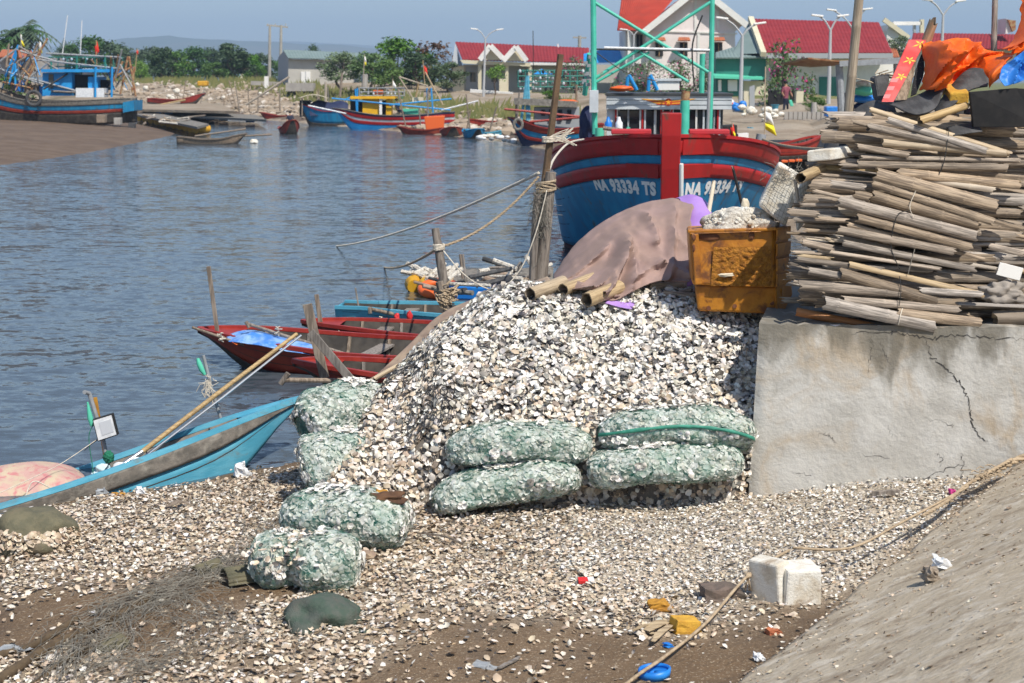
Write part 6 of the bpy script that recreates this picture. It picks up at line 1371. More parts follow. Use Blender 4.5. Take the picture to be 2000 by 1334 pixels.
# wheelhouse
def lb(name, c, size, m, parent=SH, bev=.006, rot=None):
    b = MB(); b.box(c, size, rot); return b.build(name, m, parent, bevel=bev)
WH = lb('wheelhouse', (-6.9, .10, 2.0), (2.8, 2.02, 1.02), 'cabin_dark')
fas = lb('roof_fascia', (-5.38, .10, 2.63), (.10, 2.32, .27), 'cabin_grey')
lb('roof', (-6.95, .10, 2.77), (3.3, 2.36, .05), 'cabin_dark')
for k in range(2): lb('fascia_joint', (-5.325, .10, 2.58 + .09 * k), (.004, 2.32, .006), 'cabin_dark', fas, 0)
lb('side_wall', (-5.48, -1.03 + .10, 2.08), (.06, .24, .86), 'cabin_grey')
yw = lambda px: (px - 1278) / 103.0 + .10   # viewer's right is local +y
for i, (a, e) in enumerate(((1180, 1200), (1202, 1223), (1234, 1251), (1254, 1263), (1268, 1281), (1287, 1302), (1304, 1330), (1346, 1364), (1366, 1374))):
    wv = lb('window', (-5.46, (yw(a) + yw(e)) / 2, 2.24), (.03, (e - a) / 103, .46), 'glass', SH, 0)
    for side in (a - 1, e + 1): lb('mullion', (-5.44, yw(side), 2.24), (.05, .035, .50), 'cabin_grey' if i % 3 else 'wall_white', wv, .004)
for a in (1177, 1228, 1264, 1284, 1372): lb('red_frame', (-5.43, yw(a), 2.20), (.055, .035, .62), 'ship_red', WH, .004)
lb('door_lintel', (-5.43, yw(1274), 2.44), (.055, .20, .035), 'ship_red', WH, .004)
# winged star on the fascia
def flat(name, pts, m, x=-5.322, parent=fas):
    b = MB(); b.add([(x, yw(p[0]), 2.63 - (p[1] - 201) / 103) for p in pts], [tuple(range(len(pts)))]); return b.build(name, m, parent)
mat('emb_orange', (.80, .36, .02), rough=.6); mat('emb_red', (.55, .05, .02), rough=.6)
for s in (-1, 1):
    X0 = 1277
    for q in range(4):
        yt = 194 + q * 3.2; ln = 52 - q * 9
        flat('wing_feather', [(X0 + s * 6, 198 + q * 2.2), (X0 + s * ln, yt), (X0 + s * (ln - 6), yt + 2.4), (X0 + s * 6, 200.2 + q * 2.2)], 'emb_orange' if q % 2 == 0 else 'emb_red', -5.322 - .0006 * q)
flat('badge', [(1277 + 7 * math.cos(a), 201 + 7 * math.sin(a)) for a in np.linspace(0, 6.283, 20, endpoint=False)], 'emb_red', -5.316)
flat('star', [(1277 + (6 if k % 2 == 0 else 2.6) * math.sin(k * math.pi / 5), 201 - (6 if k % 2 == 0 else 2.6) * math.cos(k * math.pi / 5)) for k in range(10)], 'emb_orange', -5.312)
# masts and gallows in green pipe: pixel -> local
SHM = SH.matrix_world.copy(); bpy.context.view_layer.update(); SHI = SH.matrix_world.inverted()
def SW(px, py, Y): return SHI @ W(px, py, Y)
def sp(name, pts, r, m, n=8, parent=SH):
    b = MB(); b.tube(pts, r, n); return b.build(name, m, parent, smooth=True)
ML = sp('mast', [SW(1162, 262, 28.2), SW(1160, 150, 28.2), SW(1158, -70, 28.2)], .052, 'mast_green')
MR = sp('mast', [SW(1386, 262, 28.2), SW(1389, 150, 28.2), SW(1392, -70, 28.2)], .046, 'mast_green')
lb('mast_box', SW(1160, 198, 28.1), (.12, .16, .40), 'cabin_grey')
sp('mast_sleeve', [SW(1382, 262, 28.1), SW(1386, 140, 28.1)], .03, 'pvc')
for a, e, r_ in (((1163, 6), (1385, 142), .030), ((1388, 4), (1164, 152), .030), ((1250, 102), (1345, 160), .026), ((1165, 160), (1268, 102), .024)):
    sp('brace', [SW(*a, 28.2), SW(*e, 28.2)], r_, 'mast_green')
sp('light_tube', [SW(1180, 93, 28.15), SW(1386, 98, 28.15)], .022, 'whiteplastic')
sp('cross_bar', [SW(1160, 96, 28.25), SW(1390, 100, 28.25)], .016, 'wire')
sp('deck_post', [SW(1337, 262, 26.2), SW(1338, 196, 26.2)], .078, 'mast_green', 12); sp('deck_post_top', [SW(1338, 196, 26.2), SW(1340, 178, 26.2)], .074, 'rust', 12)
sp('green_leg', [SW(1370, 184, 29.0), SW(1372, 105, 29.0)], .05, 'mast_green'); sp('green_leg', [SW(1142, 185, 29.4), SW(1152, 105, 29.0)], .05, 'mast_green')
sp('cable', catmull([SW(1372, 30, 28.1), SW(1355, 75, 28.1), SW(1352, 110, 28.1), SW(1356, 170, 28.1)], 5), .014, 'wire', 6); sp('cable', catmull([SW(1165, 103, 28.1), SW(1220, 140, 28.1), SW(1280, 158, 28.1)], 5), .010, 'wire', 6)
for x0, x1 in ((1224, 1244), (1266, 1284)):
    sp('frame_leg', [SW(x0, 178, 29.8), SW(x0 + 2, 150, 29.8)], .035, 'cabin_blue'); sp('frame_leg', [SW(x1, 176, 29.8), SW(x0 + 4, 146, 29.8)], .035, 'cabin_blue')
lb('roof_box', SW(1305, 167, 30.0), (.3, .42, .18), 'white_paint'); lb('roof_box_lid', SW(1305, 156, 30.0), (.36, .50, .05), 'cabin_grey')
b = MB(); b.ico(SW(1214, 173, 29.5), .14, 3, (1, 1.6, .4), .3, 2); b.build('orange_rag', 'orangeplastic', SH, smooth='all')
b = MB(); b.ico(SW(1148, 250, 28.6), .34, 4, (.6, .45, 1.0), .4, 5); b.build('navy_cloth', 'navy', SH, smooth='all')
sp('mint_drum', [SW(1171, 274, 26.2), SW(1171, 250, 26.2)], .075, 'mint', 12)
for x, m_ in ((1188, 'blueplastic'), (1209, 'whiteplastic')):
    sp('gas_bottle', [SW(x, 252, 27.2), SW(x, 240, 27.2), SW(x, 236, 27.2), SW(x, 228, 27.2)], [.065, .065, .04, .02], m_, 10)
sp('hand_rail', [SW(1178, 250, 26.0), SW(1222, 256, 26.0)], .035, 'wood'); sp('hand_rail', [SW(1196, 264, 25.8), SW(1221, 262, 25.8)], .05, 'wood'); sp('mint_cleat', [SW(1220, 262, 25.6), SW(1229, 248, 25.6)], .03, 'mint')
for k in range(12):
    for x0 in (1147, 1383): lb('lamp', SW(x0 + rng.uniform(-6, 12), 100 + k * 6 + rng.uniform(-3, 3), 28.6), (.08, .08, .06), 'pvc', SH, 0) if (x0 == 1147 or k < 8) else None
# things around the ship's far rail
b = MB(); b.tube([W(1484, 284, 28.0), W(1487, 262, 28.0)], .09, 10); b.build('bollard', 'pvc', smooth=True, label='grey bollard on the ship rail holding a rope', cat='bollard')
rope('tan rope running from the ship bollard to the bank', sag(W(1490, 272, 28), W(1640, 292, 13), .05), .02, 'rope', False, sub=2)
def flag(label, polepts, pts, mats_, name='flag', r=.012, group=None):
    rt = thing(name, label, 'flag', polepts[0], world=True, group=group)
    b = MB(); b.tube(polepts, r, 6); b.build('pole', 'bamboo_tan', rt, smooth=True)
    for (quad, m_) in mats_:
        rows = [[quad[0], quad[0].lerp(quad[1], .5) + Vector((0, .02, 0)), quad[1]], [quad[0].lerp(quad[3], .5), (quad[0] + quad[1] + quad[2] + quad[3]) / 4 + Vector((0, -.05, 0)), quad[1].lerp(quad[2], .5)], [quad[3], quad[3].lerp(quad[2], .5) + Vector((0, .03, 0)), quad[2]]]
        sheet('cloth', None, None, rows, m_, 4, .004, .0, 1, parent=rt)
    return rt
flag('white and yellow pennant on a pole by the ship rail', [W(1493, 275, 30), W(1495, 130, 30)], None, (([W(1495, 218, 30), W(1505, 222, 30), W(1512, 245, 30), W(1494, 238, 30)], 'white_paint'), ([W(1493, 238, 30.02), W(1511, 245, 30.02), W(1517, 266, 30.02), W(1494, 252, 30.02)], 'flag_yellow')))
flag('furled red flag with a yellow star beyond the ship rail', [W(1432, 280, 31), W(1430, 238, 31)], None, (([W(1427, 250, 31), W(1432, 241, 31), W(1438, 272, 31), W(1427, 276, 31)], 'flag_red'), ([W(1432, 256, 30.95), W(1436, 260, 30.95), W(1437, 270, 30.95), W(1432, 272, 30.95)], 'flag_yellow')))
# ================================================================== boats and floats across the river
_inv = {}
def local_of(rt):
    if rt.name not in _inv: bpy.context.view_layer.update(); _inv[rt.name] = rt.matrix_world.inverted()
    I = _inv[rt.name]
    return lambda px, py, Y: I @ W(px, py, Y)
def pbox(rt, name, px0, px1, py0, py1, Y, dep, m, slant=0, bev=.0, parent=None):
    f = local_of(rt); q = [f(px0, py0 + slant, Y), f(px1, py0, Y), f(px1, py1, Y), f(px0, py1 + slant, Y)]
    d = rt.matrix_world.to_3x3().inverted() @ Vector((0, dep, 0))
    b = MB(); b.prism(q, d); return b.build(name, m, parent or rt, bevel=bev)
def ptube(rt, name, pts, r, m, n=6, parent=None):
    f = local_of(rt); b = MB(); b.tube([f(*p) for p in pts], r, n); return b.build(name, m, parent or rt, smooth=True)
def lamp_rack(rt, px0, px1, py0, py1, Y, nx, ny, m='pvc', dep=1.5):
    f = local_of(rt); b = MB()
    for dy in (0, dep):
        for j in range(ny):
            y = py0 + (py1 - py0) * j / max(1, ny - 1); b.tube([f(px0, y, Y + dy), f(px1, y, Y + dy)], .035, 5)
        for i in range(nx):
            x = px0 + (px1 - px0) * i / (nx - 1); b.tube([f(x, py0, Y + dy), f(x, py1, Y + dy)], .03, 5)
    b.build('lamp_rack', m, rt)
    for j in range(ny):
        for i in range(nx * 2):
            x = px0 + (px1 - px0) * (i + .5) / (nx * 2); y = py0 + (py1 - py0) * j / max(1, ny - 1) + 2
            c = f(x + rng.uniform(-2, 2), y + rng.uniform(-2, 2), Y + rng.choice((0, dep)))
            if rng.random() < .3: continue
            b2 = MB(); b2.ico(c, rng.uniform(.05, .09), 1, (1, 1, 1.3)); b2.build('lamp', rng.choice(('pvc', 'wall_shade', 'green_metal', 'glass', 'cabin_grey')), rt)
# --- blue trawler on the left mud bank
LB = dinghy('blue cabin trawler stranded on the brown mud bank', (-28.9, 97, .80), R(181), L=10.6, B=3.2, free=1.05, bow=1.3, draft=.42, stern=.15, name='trawler', rub=.12, thwarts=0, rail='gunwale_grey', inner='wood',
            bands=(('bottom', 0, .46, 'hull_dark', 0), ('red_strake', .46, .58, 'red_hull', .02), ('blue_strake', .58, .80, 'ship_blue', 0), ('top_strake', .78, 1.0, 'gunwale_grey', .03)))
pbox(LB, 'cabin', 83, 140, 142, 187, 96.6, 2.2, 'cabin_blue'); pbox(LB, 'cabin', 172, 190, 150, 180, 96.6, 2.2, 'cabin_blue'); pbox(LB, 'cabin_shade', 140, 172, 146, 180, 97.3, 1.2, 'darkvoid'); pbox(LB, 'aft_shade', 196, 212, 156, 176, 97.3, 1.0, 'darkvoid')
pbox(LB, 'window', 95, 104, 145, 172, 96.5, .2, 'glass'); pbox(LB, 'roof', 80, 214, 135, 141, 96.2, 3.0, 'cabin_blue', 0); pbox(LB, 'white_chest', 148, 203, 172, 190, 96.3, 1.0, 'whiteplastic'); pbox(LB, 'roof_box', 161, 188, 134, 146, 97.2, .8, 'whiteplastic')
pbox(LB, 'transom', 240, 262, 196, 216, 96.0, 2.2, 'ship_blue', 4)
for x in (186, 218): ptube(LB, 'post', [(x, 190, 96.2), (x + 1, 131, 96.2)], .07, 'cabin_blue')
lamp_rack(LB, 95, 240, 112, 130, 97, 9, 2, 'green_metal')
for a, e, m_ in (((18, 165), (36, 88), 'cabin_blue'), ((10, 150), (36, 88), 'cabin_blue'), ((55, 140), (93, 75), 'rust'), ((235, 185), (250, 110), 'rust'), ((265, 188), (252, 110), 'rust'), ((225, 150), (258, 130), 'rust'), ((258, 180), (262, 130), 'rust'), ((122, 105), (132, 30), 'whiteplastic'), ((157, 105), (160, 40), 'whiteplastic'), ((0, 135), (85, 165), 'pvc'), ((10, 140), (150, 178), 'pvc'), ((40, 100), (110, 120), 'pvc'), ((30, 165), (30, 110), 'cabin_blue'), ((50, 165), (80, 100), 'rust'), ((60, 115), (240, 135), 'pvc'), ((100, 178), (240, 185), 'wood'), ((0, 120), (40, 90), 'pvc'), ((36, 90), (120, 140), 'wood'), ((20, 110), (60, 150), 'rust'), ((75, 85), (40, 150), 'wood'), ((60, 150), (100, 118), 'pvc'), ((240, 120), (215, 170), 'rust'), ((230, 128), (262, 160), 'wood'), ((100, 120), (100, 140), 'green_metal'), ((150, 108), (150, 136), 'green_metal'), ((205, 108), (206, 136), 'green_metal'), ((90, 104), (235, 112), 'pvc'), ((5, 160), (60, 172), 'rust'), ((15, 130), (75, 100), 'wood')):
    ptube(LB, 'spar', [(*a, 96.5), (*e, 96.5)], .07 if m_ != 'whiteplastic' else .03, m_)
for q in range(30):
    x = rng.uniform(0, 90) if q % 3 else rng.uniform(200, 262); y = rng.uniform(130, 178); dx = rng.gauss(0, 22); L_ = rng.uniform(25, 62)
    ptube(LB, 'spar', [(x, y, 96.6 + rng.uniform(-.8, .8)), (x + dx, y - L_, 96.6 + rng.uniform(-.8, .8))], rng.choice((.025, .04, .055)), rng.choice(('rust', 'pvc', 'cabin_blue', 'wood', 'wire', 'pole_grey')), 5)
for q in range(7): pbox(LB, 'deck_gear', 20 + q * 9, 30 + q * 9, 150 + rng.uniform(0, 8) + q * 2, 176 + q * 2, 97 + rng.uniform(-.5, .5), .5, rng.choice(('rust', 'wood', 'gunwale_grey', 'blueplastic')))
flag('furled red flag on the stranded trawler', [W(189, 130, 97), W(188, 78, 97)], None, (([W(185, 92, 97), W(190, 80, 97), W(194, 100, 97), W(187, 109, 97)], 'flag_red'),), r=.03)
flag('white and yellow pennant at the trawler bow', [W(43, 110, 97), W(40, 66, 97)], None, (([W(40, 67, 97), W(42, 68, 97), W(43, 78, 97), W(40, 80, 97)], 'white_paint'), ([W(40, 80, 97), W(43, 78, 97), W(49, 92, 97), W(44, 90, 97)], 'flag_yellow')), r=.03)
flag('second white and yellow pennant on a rusty spar', [W(80, 120, 97), W(77, 80, 97)], None, (([W(76, 82, 97), W(80, 82, 97), W(81, 94, 97), W(76, 97, 97)], 'white_paint'), ([W(76, 97, 97), W(81, 94, 97), W(83, 104, 97), W(79, 105, 97)], 'flag_yellow')), r=.03)
flag('small yellow-red pennant on the aft spar of the trawler', [W(264, 140, 97), W(268, 95, 97)], None, (([W(266, 98, 97), W(270, 98, 97), W(270, 106, 97), W(266, 108, 97)], 'flag_red'),), r=.03)
c = W(66, 192, 95.2); b = MB(); b.tube([c + Vector((.42 * math.cos(a), 0, .42 * math.sin(a))) for a in np.linspace(0, 6.283, 25)], .10, 8, cap=False); b.build('tyre', 'rubber', smooth=True, label='black tyre fender hung on the side of the trawler', cat='tyre')
for q, (x0, x1, y0, y1, m_, lab) in enumerate(((188, 205, 224, 240, 'wood', 'wooden prop block under the trawler stern'), (250, 262, 240, 253, 'rubber', 'dark drum standing on the mud by the yellow barrel raft'), (222, 235, 230, 244, 'pole_conc', 'grey block under the stern of the trawler'))):
    b = MB(); b.prism([W(x0, y0, 94), W(x1, y0, 94), W(x1, y1, 94), W(x0, y1, 94)], (0, .5, 0)); b.build('prop_block', m_, label=lab, cat='block', bevel=.03)
# --- raft on yellow barrels
b = MB(); b.prism([WZ(262, 226, .55), WZ(290, 220, .55), WZ(408, 246, .5), WZ(385, 252, .5)], (0, 0, .12)); b.build('raft_deck', 'gunwale_grey', label='long grey plank raft floating on yellow barrels', cat='raft')
for q in range(12):
    t = q / 11; c = WZ(268 + 126 * t, 228 + 24 * t, .30); b = MB(); b.tube([c + Vector((-.25, -.3, 0)), c + Vector((.25, .5, 0))], .26, 10); b.build('barrel_float', 'yellowplastic', smooth=True, label='yellow barrel under the long grey plank raft', cat='barrel', group='yellow barrels of the plank raft')
for q in range(16):
    c = WZ(275 + 120 * rng.random(), 226 + 20 * rng.random(), .65); d = Vector((rng.uniform(-1.2, 1.2), rng.uniform(-.5, .5), .1)); pole('raft_pole', 'bamboo pole lying on the long grey plank raft', 'pole', [c, c + d], .06, rng.choice(('wood', 'bamboo', 'foamrubble')), 6, 'poles on the plank raft')
# long jetty platforms by the far bank
b = MB(); b.prism([WZ(265, 218, .8), WZ(290, 200, .9), WZ(430, 206, .9), WZ(460, 222, .8)], (0, 0, .18)); b.build('jetty', 'bank', label='broad grey bamboo jetty at the far bank', cat='jetty')
b = MB(); b.prism([WZ(330, 228, .4), WZ(360, 222, .4), WZ(500, 228, .4), WZ(520, 238, .4)], (0, 0, .15)); b.build('jetty', 'gunwale_grey', label='low dark float jetty with blue drums at the far bank', cat='jetty')
for q, x in enumerate((300, 322, 345, 402, 428, 480)):
    c = WZ(x, 224 + (x - 300) * .05, .3); b = MB(); b.tube([c, c + Vector((.6, .2, 0))], .22, 8); b.build('drum_float', 'blueplastic', smooth=True, label='blue drum float at the edge of the far jetty', cat='drum', group='blue drums of the far jetty')
for q, (a, e, lab) in enumerate((((268, 214, 138), (362, 195, 138), 'long pale pole slanting off the trawler stern'), ((272, 212, 138), (352, 200, 138), 'second long pale pole beside the first at the stern'), ((480, 205, 128), (565, 150, 128), 'long bamboo pole slanting over the far bank'), ((636, 250, 112), (636, 160, 112), 'tall pale pole standing before the navy-covered boat'), ((664, 190, 120), (668, 142, 120), 'dark leaning post behind the yellow-cabin boat'))):
    pole('long_pole', lab, 'pole', [W(*a), W(*e)], .10, 'bamboo_tan' if q != 4 else 'wood', 6)
# --- small craft
def small(label, px, py, rz, L, B, free, bow, paint='red_hull', inner='hull_dark', square=0.0, dz=0.0, Y=None):
    c = WZ(px, py, dz) if Y is None else W(px, py, Y); c.z = max(dz, c.z)
    return dinghy(label, (c.x, c.y, c.z), rz, L=L, B=B, free=free, bow=bow, paint=paint, rail=paint, inner=inner, square=square, rub=.08, thwarts=3)
small('weathered brown sampan lying off the tip of the mud bank', 415, 281, R(4), 3.4, .95, .24, .26, 'wood')
small('red rowing boat with its bow towards us, under way in midstream', 564, 262, R(-70), 2.6, 1.1, .30, .55, 'red_hull')
small('red boat moored under the far bank beside the navy-covered boat', 550, 234, R(178), 3.6, 1.2, .35, .25, 'red_rail')
small('red boat lying on the far jetty behind the stern poles', 345, 203, R(-3), 5.2, 1.3, .35, .5, 'red_rail', dz=1.1, Y=140)
small('dark red dinghy under the orange tarpaulin box', 822, 262, R(175), 2.8, 1.0, .25, .2, 'red_hull')
small('stubby red boat right of the orange tarpaulin box', 882, 266, R(-80), 2.0, 1.3, .30, .25, 'red_hull')
small('small blue and rust rowing boat among the moored craft', 925, 270, R(-75), 2.4, 1.1, .35, .2, 'ship_blue')
small('small teal blue boat beside the blue rowing boat', 950, 270, R(5), 1.6, .8, .3, .1, 'blue_hull', square=.5)
small('red boat hull drawn up behind the teal boat', 965, 246, R(10), 3.0, .9, .3, .3, 'red_rail', dz=.4)
small('orange-red dinghy lying alongside the grey boat', 1075, 279, R(178), 3.6, 1.0, .25, .2, 'red_rail')
b = MB(); b.ico(WZ(496, 277, .08), .17, 3, (1.2, .8, .8), .4, 3); b.build('white_bundle', 'foam', smooth='all', label='white foam bundle floating behind the brown sampan', cat='bundle')
for q, (a, e) in enumerate((((380, 266), (480, 252)), ((470, 266), (530, 263)))):
    pole('long_pole', ('thin pole reaching out behind the brown sampan', 'thin pole floating beside the white bundle')[q], 'pole', [W(*a, 82), W(*e, 84)], .05, 'wood', 5)
b = MB(); b.prism([W(828, 228, 91), W(868, 226, 91), W(866, 252, 91), W(832, 255, 91)], (0, .9, 0)); b.build('orange_box', 'orangeplastic', label='square orange tarpaulin box on the moored dinghies', cat='tarpaulin', bevel=.04)
for q in range(14):
    x = rng.uniform(925, 1010); c = WZ(x, 264 + rng.uniform(-4, 8) + (x - 925) * .07, .15); b = MB(); b.ico(c, rng.uniform(.10, .20), 2, (1.3, .8, .7), .4, q); b.build('float_sack', rng.choice(('foam', 'whiteplastic', 'foam', 'pvc')), smooth='all', label='pale sack or float heaped by the moored small boats', cat='float', group='pale floats by the moored boats')
# --- yellow-cabin boat
YB = dinghy('wooden boat with a bright yellow cabin moored across the river', (W(768, 240, 100).x, 100, .06), R(180), L=7.9, B=2.5, free=.85, bow=.42, draft=.3, stern=.2, name='cabin_boat', rub=.1, thwarts=0, rail='gunwale_grey', inner='wood',
            bands=(('bottom', 0, .45, 'cabin_blue', 0), ('red_strake', .45, .60, 'ship_red', .02), ('grey_strake', .60, .73, 'cabin_grey', 0), ('red_strake', .73, .90, 'ship_red', .02), ('top_strake', .90, 1.0, 'navy', .03)))
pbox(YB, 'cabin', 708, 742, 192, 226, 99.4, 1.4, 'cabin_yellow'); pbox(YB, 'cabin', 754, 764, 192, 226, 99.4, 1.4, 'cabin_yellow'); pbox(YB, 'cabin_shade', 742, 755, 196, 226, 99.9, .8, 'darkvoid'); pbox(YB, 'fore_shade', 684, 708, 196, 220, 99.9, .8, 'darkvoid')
pbox(YB, 'cabin_roof', 684, 772, 188, 193, 99.1, 1.9, 'cabin_yellow'); pbox(YB, 'white_panel', 741, 746, 192, 227, 99.2, .1, 'white_paint')
lamp_rack(YB, 702, 790, 172, 187, 99.2, 6, 3, 'pvc'); pbox(YB, 'orange_drum', 729, 747, 176, 184, 99.4, .5, 'orangeplastic')
for a, e, m_ in (((697, 222), (694, 174), 'cabin_blue'), ((684, 190), (672, 196), 'cabin_blue'), ((698, 222), (698, 172), 'cabin_blue'), ((836, 222), (834, 172), 'cabin_blue'), ((846, 222), (842, 172), 'cabin_blue'), ((648, 192), (880, 215), 'cabin_blue'), ((760, 205), (882, 193), 'cabin_blue'), ((602, 206), (676, 222), 'whiteplastic'), ((862, 215), (934, 197), 'whiteplastic'), ((780, 150), (835, 168), 'bamboo_tan'), ((779, 150), (805, 190), 'bamboo_tan'), ((830, 140), (865, 205), 'bamboo_tan'), ((812, 190), (818, 160), 'bamboo_tan')):
    ptube(YB, 'spar', [(*a, 99.2), (*e, 99.2)], .055, m_)
pbox(YB, 'green_cover', 785, 816, 213, 223, 99.6, 1.2, 'mint'); pbox(YB, 'box', 805, 826, 190, 200, 100.2, .7, 'cream_paint')
flag('orange-red flag on the yellow-cabin boat', [W(830, 170, 99.2), W(826, 118, 99.2)], None, (([W(828, 128, 99.2), W(834, 134, 99.2), W(835, 146, 99.2), W(829, 146, 99.2)], 'flag_red'),), r=.03)
flag('white and yellow flag on the lamp rack of the yellow-cabin boat', [W(766, 190, 99.2), W(767, 154, 99.2)], None, (([W(767, 156, 99.2), W(774, 168, 99.2), W(773, 172, 99.2), W(766, 170, 99.2)], 'white_paint'), ([W(766, 168, 99.25), W(773, 172, 99.25), W(771, 176, 99.25), W(765, 175, 99.25)], 'flag_yellow')), r=.025)
flag('tall white and yellow flag behind the yellow-cabin boat', [W(709, 170, 112), W(712, 106, 112)], None, (([W(711, 108, 112), W(714, 112, 112), W(716, 122, 112), W(711, 120, 112)], 'white_paint'), ([W(711, 119, 112.05), W(716, 121, 112.05), W(715, 128, 112.05), W(712, 127, 112.05)], 'flag_yellow')), r=.03)
# navy covered boat behind it
NB = dinghy('boat under a navy cover beside the yellow-cabin boat', (W(648, 225, 108).x, 108, .1), R(175), L=4.6, B=2.0, free=.9, bow=.5, draft=.3, name='covered_boat', rub=.1, thwarts=0, paint='ship_blue', rail='ship_red', inner='wood')
f_ = local_of(NB); b = MB(); b.grid(lambda u, v: f_(605 + 75 * u, 226 - (30 + 4 * math.sin(u * 9)) * math.sin(math.pi * v) ** .6 * (.75 + .25 * math.sin(math.pi * u)), 107.2 + 2.2 * v), 14, 8); b.build('cover', 'navy', NB, smooth='all')
b = MB(); b.grid(lambda u, v: f_(583 + 58 * u, 192 - 7 * math.sin(math.pi * u), 107 + 2.4 * v), 10, 3); b.build('canopy', 'cream_paint', NB, smooth='all', solid=.05)
ptube(NB, 'canopy_post', [(590, 226, 107.3), (590, 192, 107.3)], .05, 'wood'); pbox(NB, 'deck_gear', 585, 604, 196, 228, 107.8, .8, 'darkvoid')  # last part is a plain dark block filling the space below the canopy
# --- grey boat with lamp racks, behind the brown pole
GB = dinghy('grey-cabined wooden boat with racks of lamps, moored behind the blue ship', (W(1085, 268, 74).x, 74, .06), R(178), L=4.6, B=2.6, free=.78, bow=.5, draft=.3, stern=.2, name='lamp_boat', rub=.1, thwarts=0, rail='red_rail', inner='wood',
            bands=(('bottom', 0, .4, 'navy', 0), ('red_strake', .4, .52, 'red_rail', .02), ('blue_strake', .52, .74, 'ship_blue', 0), ('red_strake', .74, 1.0, 'red_hull', .02)))
pbox(GB, 'cabin', 1044, 1132, 210, 252, 73.4, 1.8, 'wall_shade'); pbox(GB, 'cabin_roof', 1004, 1128, 198, 210, 73.0, 2.6, 'gunwale_grey', -6)
for x in (1057, 1072, 1090, 1108): pbox(GB, 'window', x, x + 8, 214, 236 if x > 1060 else 226, 73.3, .2, 'glass')
for a, e in (((1018, 235), (1030, 148)), ((1034, 235), (1031, 148)), ((1030, 235), (1028, 155))): ptube(GB, 'blue_spar', [(*a, 73.2), (*e, 73.2)], .075, 'blue_hull')
for a, e in (((985, 213), (1135, 228)), ((1035, 238), (1135, 229))): ptube(GB, 'red_boom', [(*a, 73.0), (*e, 73.0)], .06, 'red_rail')
lamp_rack(GB, 1012, 1142, 138, 170, 74.5, 10, 4, 'green_metal', 1.2)
ptube(GB, 'antenna', [(1042, 140, 74), (1041, 60, 74)], .02, 'wire'); ptube(GB, 'post', [(1126, 210, 73.5), (1126, 165, 73.5)], .06, 'wood'); ptube(GB, 'post', [(1008, 240, 73.2), (1008, 200, 73.2)], .05, 'wood')
c = W(1012, 243, 72.6); b = MB(); b.tube([c + Vector((.20 * math.cos(a), 0, .24 * math.sin(a))) for a in np.linspace(0, 6.283, 21)], .07, 8, cap=False); b.build('tyre', 'gunwale_grey', smooth=True, label='pale tyre fender at the bow of the lamp-rack boat', cat='tyre')
b = MB(); b.ico(W(1108, 199, 73.5), .3, 3, (1.6, 1, .35), .4, 2); b.build('orange_rag', 'orangeplastic', smooth='all', label='orange rag on the roof of the lamp-rack boat', cat='rag')
# people
def person(label, feet, h, lean, sit, top, legs, face):
    rt = thing('person', label, 'person', feet, face)
    k = h / 1.65
    J = {'pel': (0, 0, .88), 'chest': (0, .02, 1.25), 'neck': (0, .02, 1.42), 'head': (0, .03, 1.56), 'ls': (-.18, .02, 1.36), 'le': (-.24, -.02, 1.10), 'lh': (-.22, -.18, .95), 'rs': (.18, .02, 1.36), 're': (.26, -.02, 1.10), 'rh': (.28, -.16, .92), 'lk': (-.10, -.02, .48), 'lf': (-.11, 0, .06), 'rk': (.10, -.02, .48), 'rf': (.11, 0, .06), 'lt': (-.11, -.14, .03), 'rt': (.11, -.14, .03)}
    if sit:
        for n_ in ('lk', 'rk'): J[n_] = (J[n_][0], -.42, .86)
        for n_ in ('lf', 'rf'): J[n_] = (J[n_][0], -.44, .45)
        for n_ in ('lt', 'rt'): J[n_] = (J[n_][0], -.58, .42)
    names = list(J); E = [('pel', 'chest'), ('chest', 'neck'), ('neck', 'head'), ('chest', 'ls'), ('ls', 'le'), ('le', 'lh'), ('chest', 'rs'), ('rs', 're'), ('re', 'rh'), ('pel', 'lk'), ('lk', 'lf'), ('pel', 'rk'), ('rk', 'rf'), ('lf', 'lt'), ('rf', 'rt')]
    RAD = {'pel': .15, 'chest': .16, 'neck': .06, 'head': .10, 'ls': .075, 'rs': .075, 'le': .055, 're': .055, 'lh': .04, 'rh': .04, 'lk': .07, 'rk': .07, 'lf': .05, 'rf': .05, 'lt': .035, 'rt': .035}
    me = bpy.data.meshes.new('body'); me.from_pydata([tuple(c_ * k for c_ in J[n_]) for n_ in names], [(names.index(a), names.index(b)) for a, b in E], [])
    o = bpy.data.objects.new('body', me); col.objects.link(o); o.parent = rt
    sk = o.modifiers.new('skin', 'SKIN'); 
    for i, n_ in enumerate(names): me.skin_vertices[0].data[i].radius = (RAD[n_] * k, RAD[n_] * k * .8); me.skin_vertices[0].data[i].use_root = (n_ == 'pel')
    sb = o.modifiers.new('sub', 'SUBSURF'); sb.levels = 1; sb.render_levels = 1
    bpy.context.view_layer.update(); ev = bpy.data.meshes.new_from_object(o.evaluated_get(bpy.context.evaluated_depsgraph_get()))
    o.modifiers.clear(); o.data = ev; ev.materials.clear()
    for m_ in (top, legs, 'skin'): ev.materials.append(M[m_])
    for p in ev.polygons:
        z = p.center.z / k; p.material_index = 2 if (z > 1.42 or abs(p.center.x) / k > .20 and z < 1.15 and z > .8) else (0 if z > .90 else 1); p.use_smooth = True
    b = MB(); b.ico((0, .045 * k, 1.64 * k), .105 * k, 2, (1, 1.05, .75)); b.build('hair', 'darkvoid', rt, smooth='all')
    return rt
person('person in a dark red top standing at the gate of the bougainvillea house', W(1534, 226, 72), 1.55, 0, False, 'shirt', 'darkcloth', .4)
person('person in dark clothes sitting in the yellow-cabin boat', W(776, 243, 99.6), 1.6, 0, True, 'darkcloth', 'darkcloth', 1.2)
